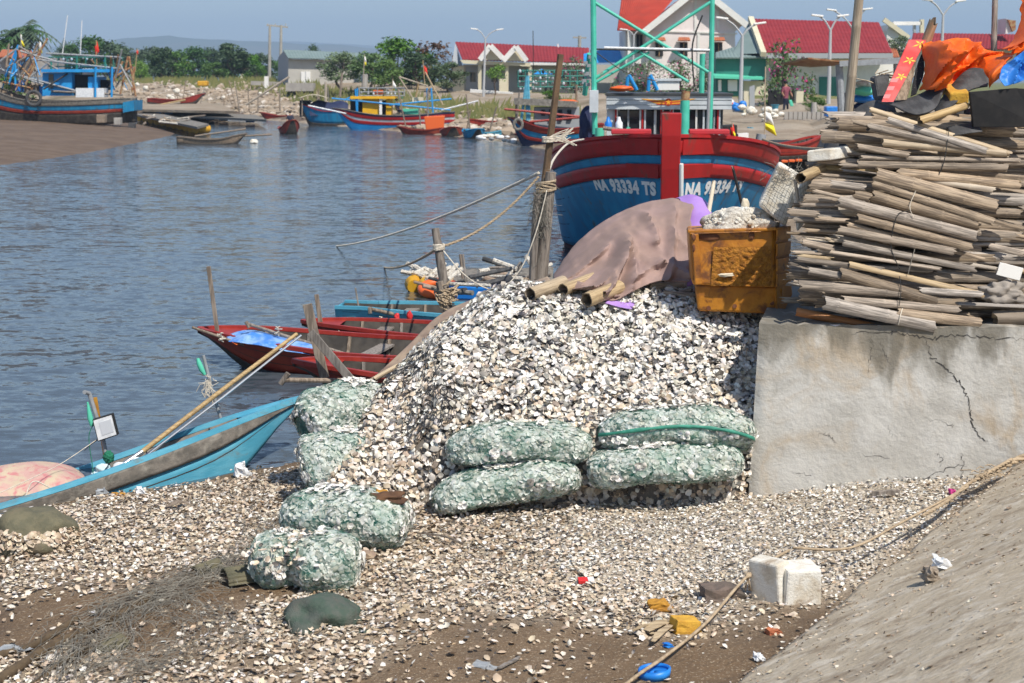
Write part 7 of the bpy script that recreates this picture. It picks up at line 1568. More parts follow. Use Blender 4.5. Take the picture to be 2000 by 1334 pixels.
person('person in dark clothes sitting in the midstream red boat', WZ(566, 262, -.3) + Vector((0, .3, -.1)), 1.5, 0, True, 'darkcloth', 'darkcloth', .2)
# ================================================================== houses
def face(rt, name, pts, m, d=(0, .06, 0), parent=None, bev=0):
    b = MB(); b.prism([W(*p) for p in pts], d); return b.build(name, m, parent or rt, bevel=bev)
def roofsheet(rt, name, a, b_, c, d, m, rib=24, amp=.05, parent=None):
    "a ridge-left, b ridge-right, c eave-right, d eave-left; ribbed tiles"
    A, B, C, D = [W(*p) for p in (a, b_, c, d)]; nrm = (B - A).cross(D - A).normalized(); nrm = nrm if nrm.z > 0 else -nrm
    k = MB(); k.grid(lambda u, v: A.lerp(B, u).lerp(D.lerp(C, u), v) + nrm * (amp * abs(math.sin(u * rib * math.pi)) + amp * .8 * ((v * 9) % 1)), rib * 4, 27); return k.build(name, m, parent or rt, solid=.08)
def window(rt, x0, x1, y0, y1, Y, m='glass', fr='wood', shutters=True):
    w = face(rt, 'window', [(x0, y0, Y), (x1, y0, Y), (x1, y1, Y), (x0, y1, Y)], m, (0, .05, 0))
    face(rt, 'frame', [(x0 - 1.2, y0 - 1.2, Y - .02), (x1 + 1.2, y0 - 1.2, Y - .02), (x1 + 1.2, y0, Y - .02), (x0 - 1.2, y0, Y - .02)], fr, (0, .08, 0), w)
    xm = (x0 + x1) / 2; face(rt, 'mullion', [(xm - .8, y0, Y - .03), (xm + .8, y0, Y - .03), (xm + .8, y1, Y - .03), (xm - .8, y1, Y - .03)], fr, (0, .05, 0), w)
    return w
# long red-roofed house with twin gables
LH = thing('long_house', 'long cream house with a dark red roof and twin porch gables', 'house', W(1010, 190, 128), world=True)
face(LH, 'wall', [(905, 126, 129), (1300, 126, 129), (1300, 196, 129), (905, 196, 129)], 'wall_grey', (0, 8, 0))
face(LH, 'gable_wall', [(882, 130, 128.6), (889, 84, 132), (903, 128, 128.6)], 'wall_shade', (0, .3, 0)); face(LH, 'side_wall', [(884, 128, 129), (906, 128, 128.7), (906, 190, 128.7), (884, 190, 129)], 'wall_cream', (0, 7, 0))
roofsheet(LH, 'roof', (889, 83, 133), (1150, 95, 133), (1150, 124, 127.5), (903, 117, 127.5), 'rooftile', 40)
face(LH, 'porch_fascia', [(898, 117, 127.4), (1036, 123, 127.4), (1036, 130, 127.4), (905, 124, 127.4)], 'wall_cream', (0, .6, 0)); face(LH, 'eave_fascia', [(1036, 122, 127.5), (1150, 124, 127.5), (1150, 128, 127.5), (1036, 127, 127.5)], 'wall_white', (0, .4, 0))
for gi, (xa, xm, xb, yt, yb) in enumerate(((938, 958, 984, 89, 117), (984, 1008, 1028, 91, 119))):
    g_ = face(LH, 'porch_gable', [(xa, yb, 127.2), (xm, yt + 4, 127.2), (xb, yb, 127.2)], 'wall_cream', (0, 3.5, 0))
    b = MB()
    for si, (s0, s1) in enumerate((((xa - 1, yb), (xm, yt)), ((xm, yt), (xb + 1, yb)))): b.bar(W(*s0, 126.9 - .06 * si - .13 * gi), W(*s1, 126.9 - .06 * si - .13 * gi), .40, .25, (0, 1, 0))
    b.build('barge_board', 'wall_white', LH); 
for x in (937, 990, 1035): face(LH, 'column', [(x - 3.5, 124, 127.6), (x + 3.5, 124, 127.6), (x + 3, 190, 127.6), (x - 3, 190, 127.6)], 'wall_cream', (0, .3, 0))
for x in (918, 960, 1010): window(LH, x, x + 11, 142, 160, 128.9)
face(LH, 'satellite_dish', [(1088, 86, 131), (1091, 85, 131), (1092, 92, 131), (1089, 92, 131)], 'whiteplastic', (0, .1, 0))
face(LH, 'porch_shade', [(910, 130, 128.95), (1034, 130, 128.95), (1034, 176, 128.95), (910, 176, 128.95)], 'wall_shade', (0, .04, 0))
# garden wall in front
b = MB(); b.prism([W(918, 174, 122), W(1002, 180, 121), W(1002, 198, 121), W(918, 193, 122)], (0, .25, 0)); b.build('garden_wall', 'wall_white', label='low white garden wall before the long cream house', cat='wall', bevel=.03)
b = MB(); b.prism([W(975, 154, 125), W(990, 154, 125), W(990, 195, 125), W(975, 195, 125)], (0, .3, 0)); b.build('gate_pier', 'wall_cream', label='cream gate pier of the long house', cat='pier')
# grey shed
SD = thing('shed', 'beige shed with a grey-green sheet roof and white door', 'shed', W(620, 172, 150), world=True)
face(SD, 'front_wall', [(563, 115, 148), (690, 118, 148), (690, 176, 148), (563, 176, 148)], 'wall_grey', (0, 7, 0)); face(SD, 'end_wall', [(543, 112, 155), (555, 98, 152), (564, 115, 148), (564, 176, 148), (543, 172, 155)], 'wall_shade', (.2, .2, 0))  # end wall's shaded side is put into its cooler, darker grey
A_, B_, C_, D_ = (553, 98, 152), (742, 106, 152), (742, 118, 147.4), (563, 114, 147.4); roofsheet(SD, 'roof', A_, B_, C_, D_, 'slate', 30, .03)
dr = face(SD, 'door', [(588, 140, 147.9), (606, 140, 147.9), (606, 164, 147.9), (588, 164, 147.9)], 'white_paint', (0, .1, 0)); face(SD, 'door_joint', [(596.6, 140, 147.85), (597.4, 140, 147.85), (597.4, 164, 147.85), (596.6, 164, 147.85)], 'wall_shade', (0, .1, 0), dr)
b = MB(); b.prism([W(558, 162, 140), W(612, 162, 140), W(612, 178, 140), W(558, 178, 140)], (0, 1.5, 0)); b.build('block_wall', 'pole_conc', label='grey block wall in front of the beige shed', cat='wall')
b = MB(); b.prism([W(490, 158, 150), W(546, 160, 150), W(546, 168, 150), W(490, 166, 150)], (0, .3, 0)); b.build('block_wall', 'pole_conc', label='long low grey wall running up to the shed', cat='wall')
b = MB(); b.prism([W(516, 149, 149), W(524, 149, 149), W(524, 172, 149), W(516, 172, 149)], (0, .4, 0)); b.build('gate_pier', 'wall_white', label='white gate pier beside the shed wall', cat='pier')
# pink house with gable
PH = thing('pink_house', 'two-storey pale pink house with a bright red-orange tiled roof', 'house', W(1330, 200, 118), world=True)
face(PH, 'gable_wall', [(1262, 58, 118), (1366, -16, 118), (1452, 48, 118), (1436, 62, 118), (1436, 200, 118), (1262, 200, 118)], 'wall_pink', (0, 9, 0))
face(PH, 'bay_wall', [(1222, 58, 119.5), (1264, 58, 119.5), (1264, 200, 119.5), (1222, 200, 119.5)], 'wall_white', (0, 7, 0))
roofsheet(PH, 'roof', (1222, -60, 122.5), (1366, -60, 122.5), (1262, 60, 117.3), (1206, 60, 119.5), 'rooftile_orange', 22)
roofsheet(PH, 'roof', (1366, -24, 117.4), (1366, -24, 127), (1464, 50, 127), (1460, 50, 117.4), 'rooftile_orange', 12)
roofsheet(PH, 'roof', (1366, -26, 117.4), (1366, -26, 127), (1250, 56, 127), (1258, 62, 117.4), 'rooftile_orange', 12)
b = MB(); b.bar(W(1366, -24, 117.2), W(1462, 52, 117.2), .45, .3, (0, 1, 0)); b.bar(W(1366, -24, 117.2), W(1256, 64, 117.2), .45, .3, (0, 1, 0)); b.build('barge_board', 'wall_white', PH)
for (p, q) in (((1262, 60), (1440, 66)),): face(PH, 'string_course', [(p[0], p[1] - 2, 117.9), (q[0], q[1] - 2, 117.9), (q[0], q[1] + 1, 117.9), (p[0], p[1] + 1, 117.9)], 'wall_white', (0, .1, 0))
for x in (1356, 1400): face(PH, 'pilaster', [(x, 0 if x == 1356 else 20, 117.92), (x + 5, 0 if x == 1356 else 20, 117.92), (x + 5, 60, 117.92), (x, 60, 117.92)], 'wall_white', (0, .1, 0))
face(PH, 'pilaster', [(1362, 62, 117.92), (1367, 62, 117.92), (1367, 190, 117.92), (1362, 190, 117.92)], 'wall_white', (0, .1, 0))
for x in (1280, 1328, 1396):
    w_ = window(PH, x, x + 15, 84, 110, 117.88, 'darkvoid', 'rust'); A_, B_, C_, D_ = (x - 2, 74, 117.8), (x + 18, 74, 117.8), (x + 20, 80, 117.0), (x - 4, 80, 117.0); roofsheet(PH, 'awning', A_, B_, C_, D_, 'oldtile', 6, .03)
window(PH, 1243, 1255, 68, 104, 119.4, 'darkvoid', 'wood'); face(PH, 'column', [(1226, 60, 118.6), (1233, 60, 118.6), (1233, 150, 118.6), (1226, 150, 118.6)], 'wall_white', (0, .3, 0)); face(PH, 'balcony', [(1222, 112, 118.5), (1262, 112, 118.5), (1262, 124, 118.5), (1222, 124, 118.5)], 'wall_white', (0, .2, 0))
b = MB(); b.prism([W(1140, 105, 124), W(1180, 96, 126), W(1225, 100, 126), W(1225, 122, 122), W(1140, 123, 122)], (0, .2, 0)); b.build('blue_roof', 'cabin_blue', label='small blue sheet roof between the long house and the pink house', cat='roof')
b = MB(); b.prism([W(1042, 145, 122), W(1058, 134, 124), W(1080, 145, 122)], (0, 2.0, 0)); b.build('parasol', 'cabin_blue', label='blue parasol in the garden of the long house', cat='parasol')
# red-roofed house with green side
GH = thing('green_house', 'house with a wide dark red roof and green sheet walls', 'house', W(1560, 205, 100), world=True)
roofsheet(GH, 'roof', (1466, 38, 104), (1716, 45, 104), (1742, 104, 97.5), (1490, 104, 97.5), 'rooftile', 36, .03)
face(GH, 'gable_wall', [(1430, 106, 99), (1468, 36, 104), (1490, 104, 97.6)], 'slate', (0, .3, 0)); b = MB(); b.bar(W(1466, 36, 103.5), W(1491, 106, 97.2), .35, .3, (0, 1, 0)); b.build('barge_board', 'wall_cream', GH)
face(GH, 'front_wall', [(1495, 112, 99), (1745, 112, 99), (1745, 205, 99), (1495, 205, 99)], 'wall_white', (0, 6, 0)); face(GH, 'eave_fascia', [(1488, 104, 97.4), (1744, 104, 97.4), (1744, 114, 97.4), (1488, 114, 97.4)], 'wall_shade', (0, .4, 0))
roofsheet(GH, 'side_roof', (1398, 104, 101), (1478, 80, 101), (1500, 114, 97.8), (1398, 114, 97.8), 'slate', 14, .03)
face(GH, 'side_wall', [(1398, 112, 98.3), (1452, 112, 98.3), (1452, 204, 98.3), (1398, 204, 98.3)], 'green_metal', (0, 4, 0)); face(GH, 'side_wall', [(1452, 114, 98.1), (1496, 114, 98.1), (1496, 154, 98.1), (1452, 154, 98.1)], 'green_metal', (0, 4, 0)); face(GH, 'awning', [(1395, 148, 97.6), (1490, 152, 97.6), (1490, 156, 97.6), (1395, 153, 97.6)], 'mint', (0, 1.0, .2))
for x0, x1 in ((1403, 1409), (1422, 1440)): face(GH, 'window', [(x0, 156, 98.1), (x1, 156, 98.1), (x1, 178, 98.1), (x0, 178, 98.1)], 'white_paint', (0, .1, 0))
face(GH, 'lower_wall', [(1452, 158, 98.4), (1500, 158, 98.4), (1500, 206, 98.4), (1452, 206, 98.4)], 'wall_cream', (0, .3, 0)); face(GH, 'teal_panel', [(1600, 150, 98.9), (1640, 150, 98.9), (1640, 205, 98.9), (1600, 205, 98.9)], 'green_metal', (0, .1, 0))
# houses beyond
TH_ = thing('tiled_house', 'low house with an old orange tiled roof behind the green-walled one', 'house', W(1715, 125, 108), world=True)
roofsheet(TH_, 'roof', (1672, 95, 112), (1750, 96, 112), (1756, 113, 108), (1668, 113, 108), 'oldtile', 20, .05); face(TH_, 'wall', [(1670, 112, 109), (1754, 112, 109), (1754, 150, 109), (1670, 150, 109)], 'wall_white', (0, 4, 0))
WG = thing('white_house', 'white gabled house end beyond the dark red roof', 'house', W(1755, 110, 125), world=True)
face(WG, 'gable_wall', [(1732, 60, 125), (1738, 48, 125), (1772, 72, 125), (1772, 120, 125), (1732, 120, 125)], 'wall_white', (0, 5, 0)); b = MB(); b.bar(W(1726, 38, 124.8), W(1775, 74, 124.8), .35, .3, (0, 1, 0)); b.build('barge_board', 'wall_cream', WG)
face(WG, 'portal_beam', [(1745, 42, 126), (1800, 42, 126), (1800, 49, 126), (1745, 49, 126)], 'wall_white', (0, .4, 0)); face(WG, 'portal_post', [(1798, 38, 126), (1805, 38, 126), (1805, 80, 126), (1798, 80, 126)], 'wall_cream', (0, .4, 0)); face(WG, 'portal_post', [(1785, 49, 126.2), (1789, 49, 126.2), (1789, 80, 126.2), (1785, 80, 126.2)], 'wall_shade', (0, .4, 0))
RH = thing('red_roof_house', 'house with a long ribbed red roof behind the orange tarpaulin', 'house', W(1900, 125, 110), world=True)
roofsheet(RH, 'roof', (1784, 66, 114), (2100, 70, 114), (2100, 98, 109), (1776, 96, 109), 'rooftile', 48, .05); face(RH, 'wall', [(1780, 95, 110), (2100, 95, 110), (2100, 150, 110), (1780, 150, 110)], 'wall_white', (0, 5, 0))
face(RH, 'dormer', [(1964, 66, 111), (1966, 36, 111), (1978, 62, 111)], 'wall_white', (0, 2, 0)); face(RH, 'dormer_roof', [(1968, 38, 110.8), (1984, 40, 110.8), (1984, 58, 110.8), (1978, 62, 110.8)], 'rust', (0, 2, 0))
FH = [(330, 120, 345, 'small orange-roofed house deep in the trees'), (470, 122, 345, 'second orange-roofed house among the trees by the poles')]
for x, y, Yq, lab in FH:
    rt = thing('far_house', lab, 'house', W(x, 150, Yq), world=True); face(rt, 'wall', [(x, y + 6, Yq), (x + 24, y + 6, Yq), (x + 24, 156, Yq), (x, 156, Yq)], 'wall_cream', (0, 6, 0)); face(rt, 'roof', [(x - 3, y, Yq - .3), (x + 27, y, Yq - .3), (x + 27, y + 9, Yq - .3), (x - 3, y + 9, Yq - .3)], 'rooftile_orange', (0, 7, 0))
rt = thing('thatched_house', 'brown-roofed house behind the stranded trawler', 'house', W(35, 160, 128), world=True); face(rt, 'wall', [(0, 112, 128), (92, 112, 128), (92, 150, 128), (0, 150, 128)], 'pole_conc', (0, 5, 0)); roofsheet(rt, 'roof', (4, 98, 131), (64, 100, 131), (66, 114, 127), (-4, 112, 127), 'oldtile', 14, .04)
# lean-to over the bank
LT = thing('lean_to', 'open lean-to with a rusty sheet roof on grey posts', 'shelter', W(1690, 245, 42), world=True)
face(LT, 'roof', [(1578, 112, 41), (1640, 118, 41), (1760, 112, 41), (1760, 114, 41), (1640, 121, 41), (1578, 115, 41)], 'rust', (0, 4, -.1)); face(LT, 'fascia', [(1640, 119, 40.9), (1762, 112, 40.9), (1762, 124, 40.9), (1640, 130, 40.9)], 'pvc', (0, .08, 0))
for a, e in (((1645, 250), (1639, 126)), ((1752, 200), (1752, 122))): b = MB(); b.tube([W(*a, 41.2), W(*e, 41.2)], .10, 8); b.build('post', 'pvc', LT, smooth=True)
for q, (x0, x1, y0, y1, m_) in enumerate(((1668, 1710, 170, 186, 'mint'), (1672, 1705, 158, 172, 'foam'), (1660, 1716, 186, 200, 'blueplastic'), (1668, 1700, 200, 215, 'navy'), (1640, 1668, 180, 230, 'navy'))):
    b = MB(); c = W((x0 + x1) / 2, (y0 + y1) / 2, 43 + q * .2); b.ico(c, (x1 - x0) / 2 / 70, 3, (1.1, .8, (y1 - y0) / (x1 - x0) * 1.1), .25, q); b.build('net_sack', m_, smooth='all', label=('mint net sack under the lean-to', 'white sack on top of the mint one', 'blue tarpaulin bundle under the lean-to', 'dark bundle beneath the blue tarpaulin', 'navy bundle behind the upright bamboo pole')[q], cat='sack')
# ================================================================== lamps, poles
def lamp(label, px, ptop, pbase, Y, arms):
    rt = thing('street_lamp', label, 'street lamp', W(px, pbase, Y), world=True); b = MB(); b.tube([W(px, pbase, Y), W(px + 2, (pbase + ptop) / 2, Y), W(px + 4, ptop, Y)], [.10, .085, .06], 8); b.build('post', 'pole_grey', rt, smooth=True)
    for (x, y) in arms:
        b = MB(); b.tube(catmull([W(px + 4, ptop, Y), W((px + 4) * .55 + x * .45, ptop * .45 + y * .55 - 2, Y), W(x, y, Y)], 5), .045, 6); ar = b.build('arm', 'pole_grey', rt, smooth=True)
        b = MB(); s_ = 1 if x > px else -1; b.box(W(x + s_ * 4, y - .5, Y), (.55, .2, .09), Matrix.Rotation(-.12 * s_, 3, 'Y')); b.build('lantern', 'white_paint', ar, bevel=.03)
lamp('double-armed street lamp before the long cream house', 944, 76, 196, 118, [(930, 57), (972, 58)])
lamp('curved street lamp between the pink house and the green one', 1446, 70, 206, 70, [(1480, 46), (1414, 36)])
lamp('double street lamp in front of the wide dark red roof', 1618, 60, 215, 72, [(1600, 31), (1642, 31)])
lamp('street lamp behind the upright bamboo pole', 1664, 60, 200, 85, [(1628, 20), (1690, 18)])
lamp('street lamp rising behind the orange tarpaulin', 1838, 30, 140, 80, [(1815, 0), (1872, 2)])
lamp('slim street lamp beside the bay of the pink house', 1234, 70, 196, 110, [(1222, 58), (1250, 60)])
UP = thing('utility_pole', 'twin concrete utility poles joined by a crossbar beyond the shed', 'utility pole', W(535, 168, 185), world=True)
for x in (527, 549): b = MB(); b.tube([W(x - 1, 172 if x < 540 else 150, 185), W(x, 49, 185)], [.22, .14], 8); b.build('pole', 'pole_conc', UP, smooth=True)
b = MB(); b.bar(W(521, 49, 185), W(562, 53, 185), .2, .2); b.build('crossbar', 'pole_conc', UP)
for x in (523, 538, 558): b = MB(); b.tube([W(x, 50, 185), W(x, 46, 185)], .07, 6); b.build('insulator', 'pole_grey', UP)
UP2 = thing('utility_pole', 'short-topped utility pole over the ridge of the long house', 'utility pole', W(1132, 130, 150), world=True)
b = MB(); b.tube([W(1131, 160, 150), W(1132, 70, 150)], .16, 8); b.build('pole', 'pole_conc', UP2); b = MB(); b.bar(W(1119, 73, 150), W(1145, 74, 150), .15, .15); b.build('crossbar', 'pole_conc', UP2)
CP = W(896, 170, 116); pole('concrete_post', 'stout concrete post behind the yellow-cabin boat', 'post', [W(712, 172, 118), W(713, 145, 118)], .22, 'pole_conc', 8)
# ================================================================== bank at the right: steps, gate, clutter
b = MB(); b.grid(lambda u, v: W(1400 + 230 * u, 302 - 70 * v + 6 * math.sin(u * 7) * v, 34 + 26 * v + 4 * u), 20, 8)
bs = b.build('bank_slope', 'bank', smooth='all', kind='structure')
for k in range(8):
    t = k / 7; c = W(1546 + 56 * t, 268 - 34 * t, 44 + 12 * t); b = MB(); b.box(c + Vector((0, -.1, .02)), (.28 + .06 * t, .5, .16)); b.build('step', 'rubber', bs)
for k in range(9): b = MB(); c = W(1535 + k * 9, 226, 60); b.box(c, (.14, .14, .30)); b.build('kerb_post', 'pole_conc', label='short kerb post along the bank top', cat='post', group='kerb posts along the bank top')
GT = thing('gate', 'dark gateway with cream piers under the bougainvillea', 'gate', W(1538, 228, 74), world=True)
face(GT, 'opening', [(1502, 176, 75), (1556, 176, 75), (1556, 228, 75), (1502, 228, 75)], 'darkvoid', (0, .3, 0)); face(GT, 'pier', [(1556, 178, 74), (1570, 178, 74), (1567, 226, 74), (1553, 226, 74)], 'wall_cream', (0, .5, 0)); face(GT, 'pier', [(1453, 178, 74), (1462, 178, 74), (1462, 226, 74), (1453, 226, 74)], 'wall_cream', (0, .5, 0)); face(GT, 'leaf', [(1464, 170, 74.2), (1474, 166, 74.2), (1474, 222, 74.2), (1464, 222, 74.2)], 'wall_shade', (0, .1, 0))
for q in range(10):
    x = rng.uniform(1408, 1452); y = 206 + rng.uniform(-7, 7); c = W(x, y, 64); b = MB(); b.ico(c, .13, 2, (1.2, 1, .9), .1, q); b.build('float_drum', 'blueplastic' if q < 6 else ('orangeplastic' if q < 8 else 'whiteplastic'), smooth='all', label=('blue plastic drum in the float heap on the bank', 'orange plastic float in the heap on the bank', 'white plastic float in the heap on the bank')[0 if q < 6 else (1 if q < 8 else 2)], cat='float', group='float heap on the bank')
for q in range(16):
    x = rng.uniform(1438, 1532); y = 218 + rng.uniform(-12, 10) + (x - 1438) * .12; c = W(x, y, 60); b = MB(); b.ico(c, rng.uniform(.09, .17), 2, (1.3, 1, .8), .4, q); b.build('white_sack', 'foam', smooth='all', label='white sack heaped on the bank before the gate', cat='sack', group='white sacks on the bank')
b = MB(); b.prism([W(1396, 246, 36), W(1440, 244, 36), W(1440, 276, 36), W(1396, 278, 36)], (0, .6, 0)); b.build('black_void_box', 'blackboard', label='black box standing for a dark void on the bank beside the ship', cat='tank', bevel=.02)  # black box added where the bank has only a dark void
b = MB(); b.prism([W(1442, 262, 36), W(1462, 260, 36), W(1462, 270, 36), W(1442, 272, 36)], (0, .3, 0)); b.build('white_board', 'white_paint', label='small white board beside the black void box', cat='board')
small('little blue coracle upturned on the bank', 1482, 262, R(20), .8, .4, .12, .05, 'blue_hull', Y=56)
small('red boat drawn up on the bank below the steps', 1532, 300, R(35), 2.2, .55, .2, .15, 'red_rail', Y=33)
for q, x in enumerate((1532, 1546, 1560)): b = MB(); c = W(x, 315 - q, 30); b.box(c, (.12, .1, .05)); b.build('orange_block', 'orangeplastic', label='small orange block on the bank below the red boat', cat='block', bevel=.01, group='orange blocks on the bank')
b = MB(); b.tube([W(1590, 222, 62), W(1590, 200, 62)], [.14, .10], 8); b.build('stone_post', 'pole_conc', smooth=True, label='stone post at the top of the steps', cat='post')
b = MB(); b.prism([W(1614, 208, 58), W(1636, 208, 58), W(1636, 228, 58), W(1614, 228, 58)], (0, .5, 0)); b.build('blue_crate', 'blueplastic', label='blue crate on the bank by the lean-to post', cat='crate', bevel=.03)
b = MB(); b.tube([W(1514, 218, 66), W(1514, 208, 66), W(1514, 204, 66)], [.10, .14, .20], 10); b.build('wash_basin', 'blue_hull', smooth=True, label='pale blue basin on a stand before the gate', cat='basin')
sheet('hanging_cloth', 'mint cloth hanging beside the person at the gate', 'cloth', [[W(1541, 196, 71.8), W(1546, 195, 71.8)], [W(1542, 202, 71.8), W(1549, 203, 71.8)], [W(1544, 208, 71.8), W(1550, 207, 71.8)]], 'mint', 3, .02)
# rubble and junk on the far bank
b = MB(); rr = random.Random(77)
for k in range(1500):
    x = rr.uniform(-42, 2); t = rr.random(); 
    yb = np.interp(x, [-42, -36, -24.6, -15.2, -4.5, 0, 2], [160, 149, 136, 115, 90, 78, 74]); y = yb + 2 + 16 * t; z = H(x, y)
    if z < .15: continue
    b.ico((x, y, z), rr.uniform(.08, .38) * (1 if rr.random() < .9 else 1.6), 1, (1.3, 1, .6), .5, k)
b.build('rubble', mat('rubblemat', (.34, .27, .20), (.55, .50, .44), scale=.9, mix=(.52, .62), rough=.95, dirt=(.13, .10, .07), dscale=.6, world=True), label='broken rock and rubbish strewn along the far bank', cat='rubble', kind='stuff')
for q, (x, y, r_) in enumerate(((285, 172, .5), (345, 178, .6), (330, 188, .4), (376, 185, .35), (436, 190, .35), (337, 192, .45), (508, 182, .3), (268, 165, .4))):
    b = MB(); c = W(x, y, 146); b.ico(c, r_ * .45, 2, (1.2, .8, 1), .4, q); b.build('foam_lump', 'foam', smooth='all', label='white foam lump lying on the far bank', cat='foam', group='foam lumps on the far bank')
b = MB(); b.prism([W(385, 158, 150), W(404, 158, 150), W(404, 168, 150), W(385, 168, 150)], (0, 1, 0)); b.build('orange_tank', 'yellowplastic', label='orange tank on the far bank among the trees', cat='tank', bevel=.1)
for k in range(26):
    x = rng.uniform(-34, 1); yb = np.interp(x, [-42, -36, -24.6, -15.2, -4.5, 0, 2], [160, 149, 136, 115, 90, 78, 74]); c = Vector((x, yb + rng.uniform(1.5, 6), 0)); c.z = H(c.x, c.y)
    pole('bank_stake', 'thin stake standing in the far bank mud', 'stake', [c, c + Vector((rng.uniform(-.6, .6), 0, rng.uniform(.8, 2.6)))], .045, 'wood', 5, 'stakes along the far bank')
# ================================================================== trees
def leafmesh(mbx, pts, size, rr):
    for p in pts:
        n = Vector((rr.gauss(0, 1), rr.gauss(0, 1), rr.gauss(.6, .8))).normalized(); a = n.orthogonal().normalized(); a.rotate(Quaternion(n, rr.uniform(0, 6.28))); c = n.cross(a); s = size * rr.uniform(.6, 1.3)
        p = Vector(p); mbx.add([p - a * s, p - c * s * .45, p + a * s, p + c * s * .45], [(0, 1, 2, 3)])
def make_tree(name, h, w, seed, leaf, nleaf=2600, trunk=.25, flower=None, size=.20, tall=1.0):
    rr = random.Random(seed); rt = thing(name, 'tree', 'tree', (0, 0, -500)); mt = MB(); ml = MB(); mf = MB()
    mt.tube(catmull([(0, 0, -.3), (rr.gauss(0, .05) * h, 0, h * .2), (rr.gauss(0, .05) * h, rr.gauss(0, .04) * h, h * .5), (0, 0, h * .8)], 4), [h * .03 * (1 - .05 * i) for i in range(13)], 7)
    clumps = []
    for k in range(26):
        a = rr.uniform(0, 6.28); e = rr.random(); zc = h * (trunk + (1 - trunk) * e * .95); rad = w * .5 * math.sqrt(max(0.05, 1 - (2 * e - .9) ** 2 * .85)) * rr.uniform(.25, 1.0)
        c = Vector((rad * math.cos(a), rad * math.sin(a), zc)); clumps.append((c, w * rr.uniform(.11, .22)))
        if k % 3 == 0: mt.tube([(0, 0, h * (trunk * .7 + .25 * e)), c * .5 + Vector((0, 0, h * .2)), c], [h * .012, h * .008, h * .003], 5)
    for k in range(nleaf):
        c, r_ = clumps[rr.randrange(26)]; d = Vector((rr.gauss(0, 1), rr.gauss(0, 1), rr.gauss(0, .75) * tall)); d = d.normalized() * r_ * rr.random() ** .4
        (leafmesh(ml, [c + d], size * h / 6, rr) if not flower or rr.random() > flower else leafmesh(mf, [c + d * 1.06], size * h / 7, rr))
    mt.build('trunk', 'bark', rt, smooth=True); ml.build('crown', leaf, rt)
    if flower: mf.build('blossom', 'flower', rt)
    return rt
TR = {'g': make_tree('broadleaf_tree', 6, 5, 1, 'leaf'), 'l': make_tree('broadleaf_tree', 6, 5.4, 2, 'leaf_light'), 'd': make_tree('broadleaf_tree', 6, 5, 3, 'leaf_dark'), 'r': make_tree('broadleaf_tree', 6, 4.4, 4, 'leaf_red', 1300), 'g2': make_tree('broadleaf_tree', 6, 6, 5, 'leaf', trunk=.15), 'd2': make_tree('broadleaf_tree', 6, 3.4, 6, 'leaf_dark', trunk=.2, tall=1.5),
      's': make_tree('garden_tree', 6, 4.6, 8, 'leaf_light', 900, trunk=.55), 'b': make_tree('bougainvillea', 6, 6.5, 9, 'leaf', 2400, trunk=.1, flower=.16), 'b2': make_tree('bougainvillea', 6, 7, 10, 'leaf', 2400, trunk=.05, flower=.07)}
used_tr = set()
def plant(kind, px, ytop, ybase, Y, label, group=None, wide=1.0, cat='tree'):
    p = W(px, ybase, Y); hh = W(px, ytop, Y).z - p.z; o = TR[kind] if kind not in used_tr else copy_tree(TR[kind]); used_tr.add(kind)
    s = hh / 6; o.location = p; o.scale = (s * wide, s * wide, s); o.rotation_euler = (0, 0, rng.uniform(0, 6.28))
    for k in ('label', 'category', 'group'):
        if k in o: del o[k]
    tag(o, label, cat, group)
GR = 'trees along the far bank'
for kind, px, yt, yb, Y, lab in (('l', 668, 104, 172, 132, 'light green tree in front of the beige shed'), ('g', 722, 103, 172, 130, 'mid-green tree right of the beige shed'), ('g2', 776, 80, 176, 134, 'tall feathery green tree beside the shed'), ('l', 752, 118, 178, 126, 'low light green tree before the tall feathery one'), ('r', 846, 84, 176, 136, 'reddish-leaved tree beside the long house'), ('g', 876, 122, 182, 124, 'round green tree at the corner of the long house'), ('s', 968, 126, 188, 120, 'small young tree with a bare forked trunk before the cream porch'), ('d', 815, 105, 176, 130, 'dark green tree between the feathery and the reddish one')):
    plant(kind, px, yt, yb, Y, lab, None, 1.0 if kind == 's' else 1.55)
for k, (kind, px, yt, wd_) in enumerate((('d', 175, 76, 1), ('d', 215, 84, 1.1), ('d', 250, 96, 1), ('g', 272, 108, 1), ('d', 295, 96, 1), ('d2', 318, 92, 1), ('g', 345, 100, 1.1), ('d', 375, 96, 1.2), ('d', 405, 98, 1.1), ('d', 430, 104, 1), ('d2', 456, 84, 1.3), ('g', 480, 104, 1), ('d', 505, 108, 1.1), ('g', 528, 116, .9), ('l', 338, 122, 1.1), ('g', 420, 122, 1.2), ('l', 275, 122, .8), ('g', 500, 126, 1.1), ('d', 130, 96, 1), ('d', 610, 92, .5))):
    plant(kind, px, yt, 166, 190 + (k % 5) * 14 - (22 if k in (14, 15, 16, 17) else 0), {'d': 'dark bushy tree in the tree row along the far bank', 'g': 'mid-green rounded tree in the tree row along the far bank', 'l': 'yellow-green low tree in front of the dark tree row', 'd2': 'slim tall dark tree rising above the far tree row'}[kind], {'d': 'dark trees of the far row', 'g': 'mid-green trees of the far row', 'l': 'yellow-green trees of the far row', 'd2': 'slim trees of the far row'}[kind], wd_ * 1.35)
plant('b', 1532, 84, 226, 76, 'bougainvillea tree with magenta blossom over the gateway', None, .8); plant('b2', 1265, 120, 192, 108, 'bougainvillea bush behind the ship wheelhouse, before the pink house', None, 1.5, 'bush'); plant('b', 1330, 118, 192, 106, 'second bougainvillea bush behind the ship, by its green mast', None, 1.2, 'bush'); plant('b', 1122, 112, 180, 118, 'pink-flowered bush at the end of the long house', None, .9, 'bush')
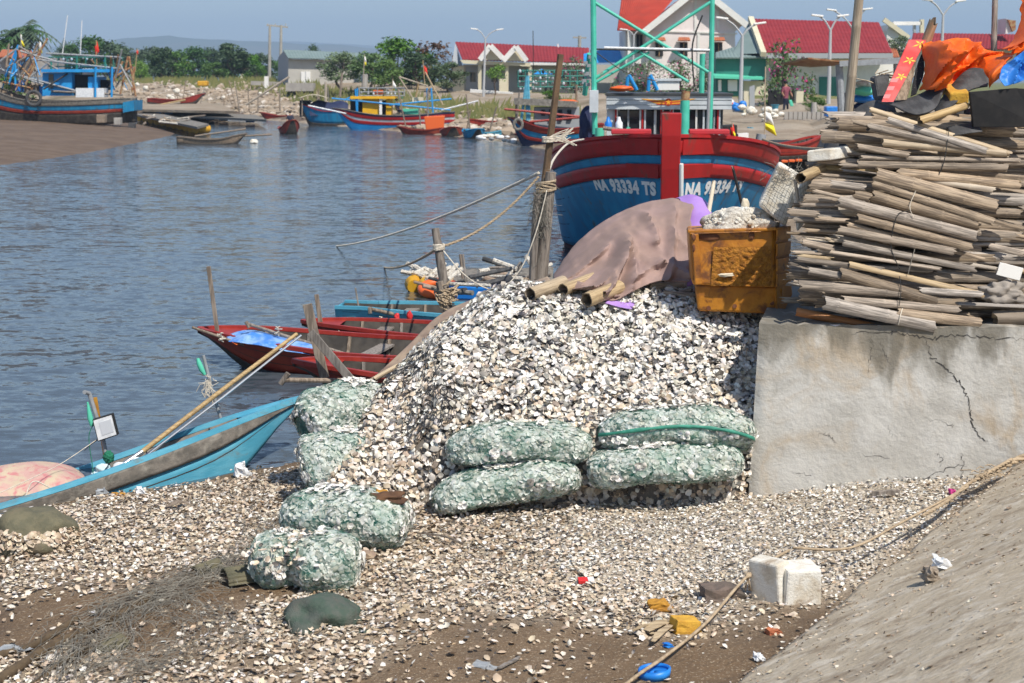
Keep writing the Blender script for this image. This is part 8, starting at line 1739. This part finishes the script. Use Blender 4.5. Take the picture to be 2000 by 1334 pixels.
plant('l', 1757, 72, 118, 112, 'light green bush below the white gable', None, 1.4, 'bush'); plant('g2', 1388, 118, 200, 104, 'leafy tree between the ship mast and the green wall', None, .7); plant('g2', 1075, 178, 212, 96, 'low green bush behind the lamp-rack boat', None, 1.8, 'bush'); plant('g', 1590, 190, 226, 68, 'low green bush at the top of the steps', None, 1.4, 'bush')
for k in TR:
    if k not in used_tr: plant(k, 20, 130, 175, 118, 'low shrub beside the stranded trawler', None, 1.5, 'bush')
plant('g2', 30, 150, 205, 104, 'low green shrub on the bank behind the trawler bow', None, 1.8, 'bush')
# coconut palms
def palm(label, px, yt, yb, Y, seed):
    rr = random.Random(seed); p = W(px, yb, Y); top = W(px, yt, Y); rt = thing('coconut_palm', label, 'palm', p, world=True)
    b = MB(); b.tube(catmull([p, p.lerp(top, .5) + Vector((rr.uniform(-.5, .5), 0, 0)), top], 5), [.2 - .008 * i for i in range(11)], 7); b.build('trunk', 'bark', rt, smooth=True)
    for k in range(17):
        a = rr.uniform(0, 6.28); el = rr.uniform(-.5, 1.1); d = Vector((math.cos(a) * math.cos(el), math.sin(a) * math.cos(el), math.sin(el))); L_ = rr.uniform(2.4, 3.4); s = d.cross(Vector((0, 0, 1))).normalized(); b = MB(); prev = None
        for i in range(9):
            t = i / 8; c = top + d * L_ * t - Vector((0, 0, 1.9 * t * t)); 
            if prev is not None:
                for sd_ in (-1, 1):
                    tip = c + s * sd_ * .75 * math.sin(math.pi * min(1, t * .85 + .12)) - Vector((0, 0, .45)) + d * .2; b.add([prev, c, tip], [(0, 1, 2)])
            prev = c
        b.build('frond', 'leaf_dark', rt)
palm('coconut palm with its crown clear of the others behind the trawler', 54, 58, 160, 150, 1); palm('coconut palm half hidden behind the taller palm', 28, 68, 160, 156, 2); palm('low coconut palm at the edge behind the trawler', 2, 82, 160, 150, 3)
# grass tufts on the far bank top
b = MB(); rr = random.Random(5)
for k in range(2600):
    x = rr.uniform(-46, 4); yb = np.interp(x, [-46, -36, -24.6, -15.2, -4.5, 0, 4], [160, 149, 136, 115, 90, 78, 74]); y = yb + rr.uniform(13, 24); z = H(x, y); hgt = rr.uniform(.25, .8); a = rr.uniform(-.4, .4)
    b.add([(x - .12, y, z - .05), (x + .12, y, z - .05), (x + a, y + .1, z + hgt)], [(0, 1, 2)])
b.build('grass_tufts', 'grass', label='tufts of dry grass along the top of the far bank', cat='grass', kind='stuff')
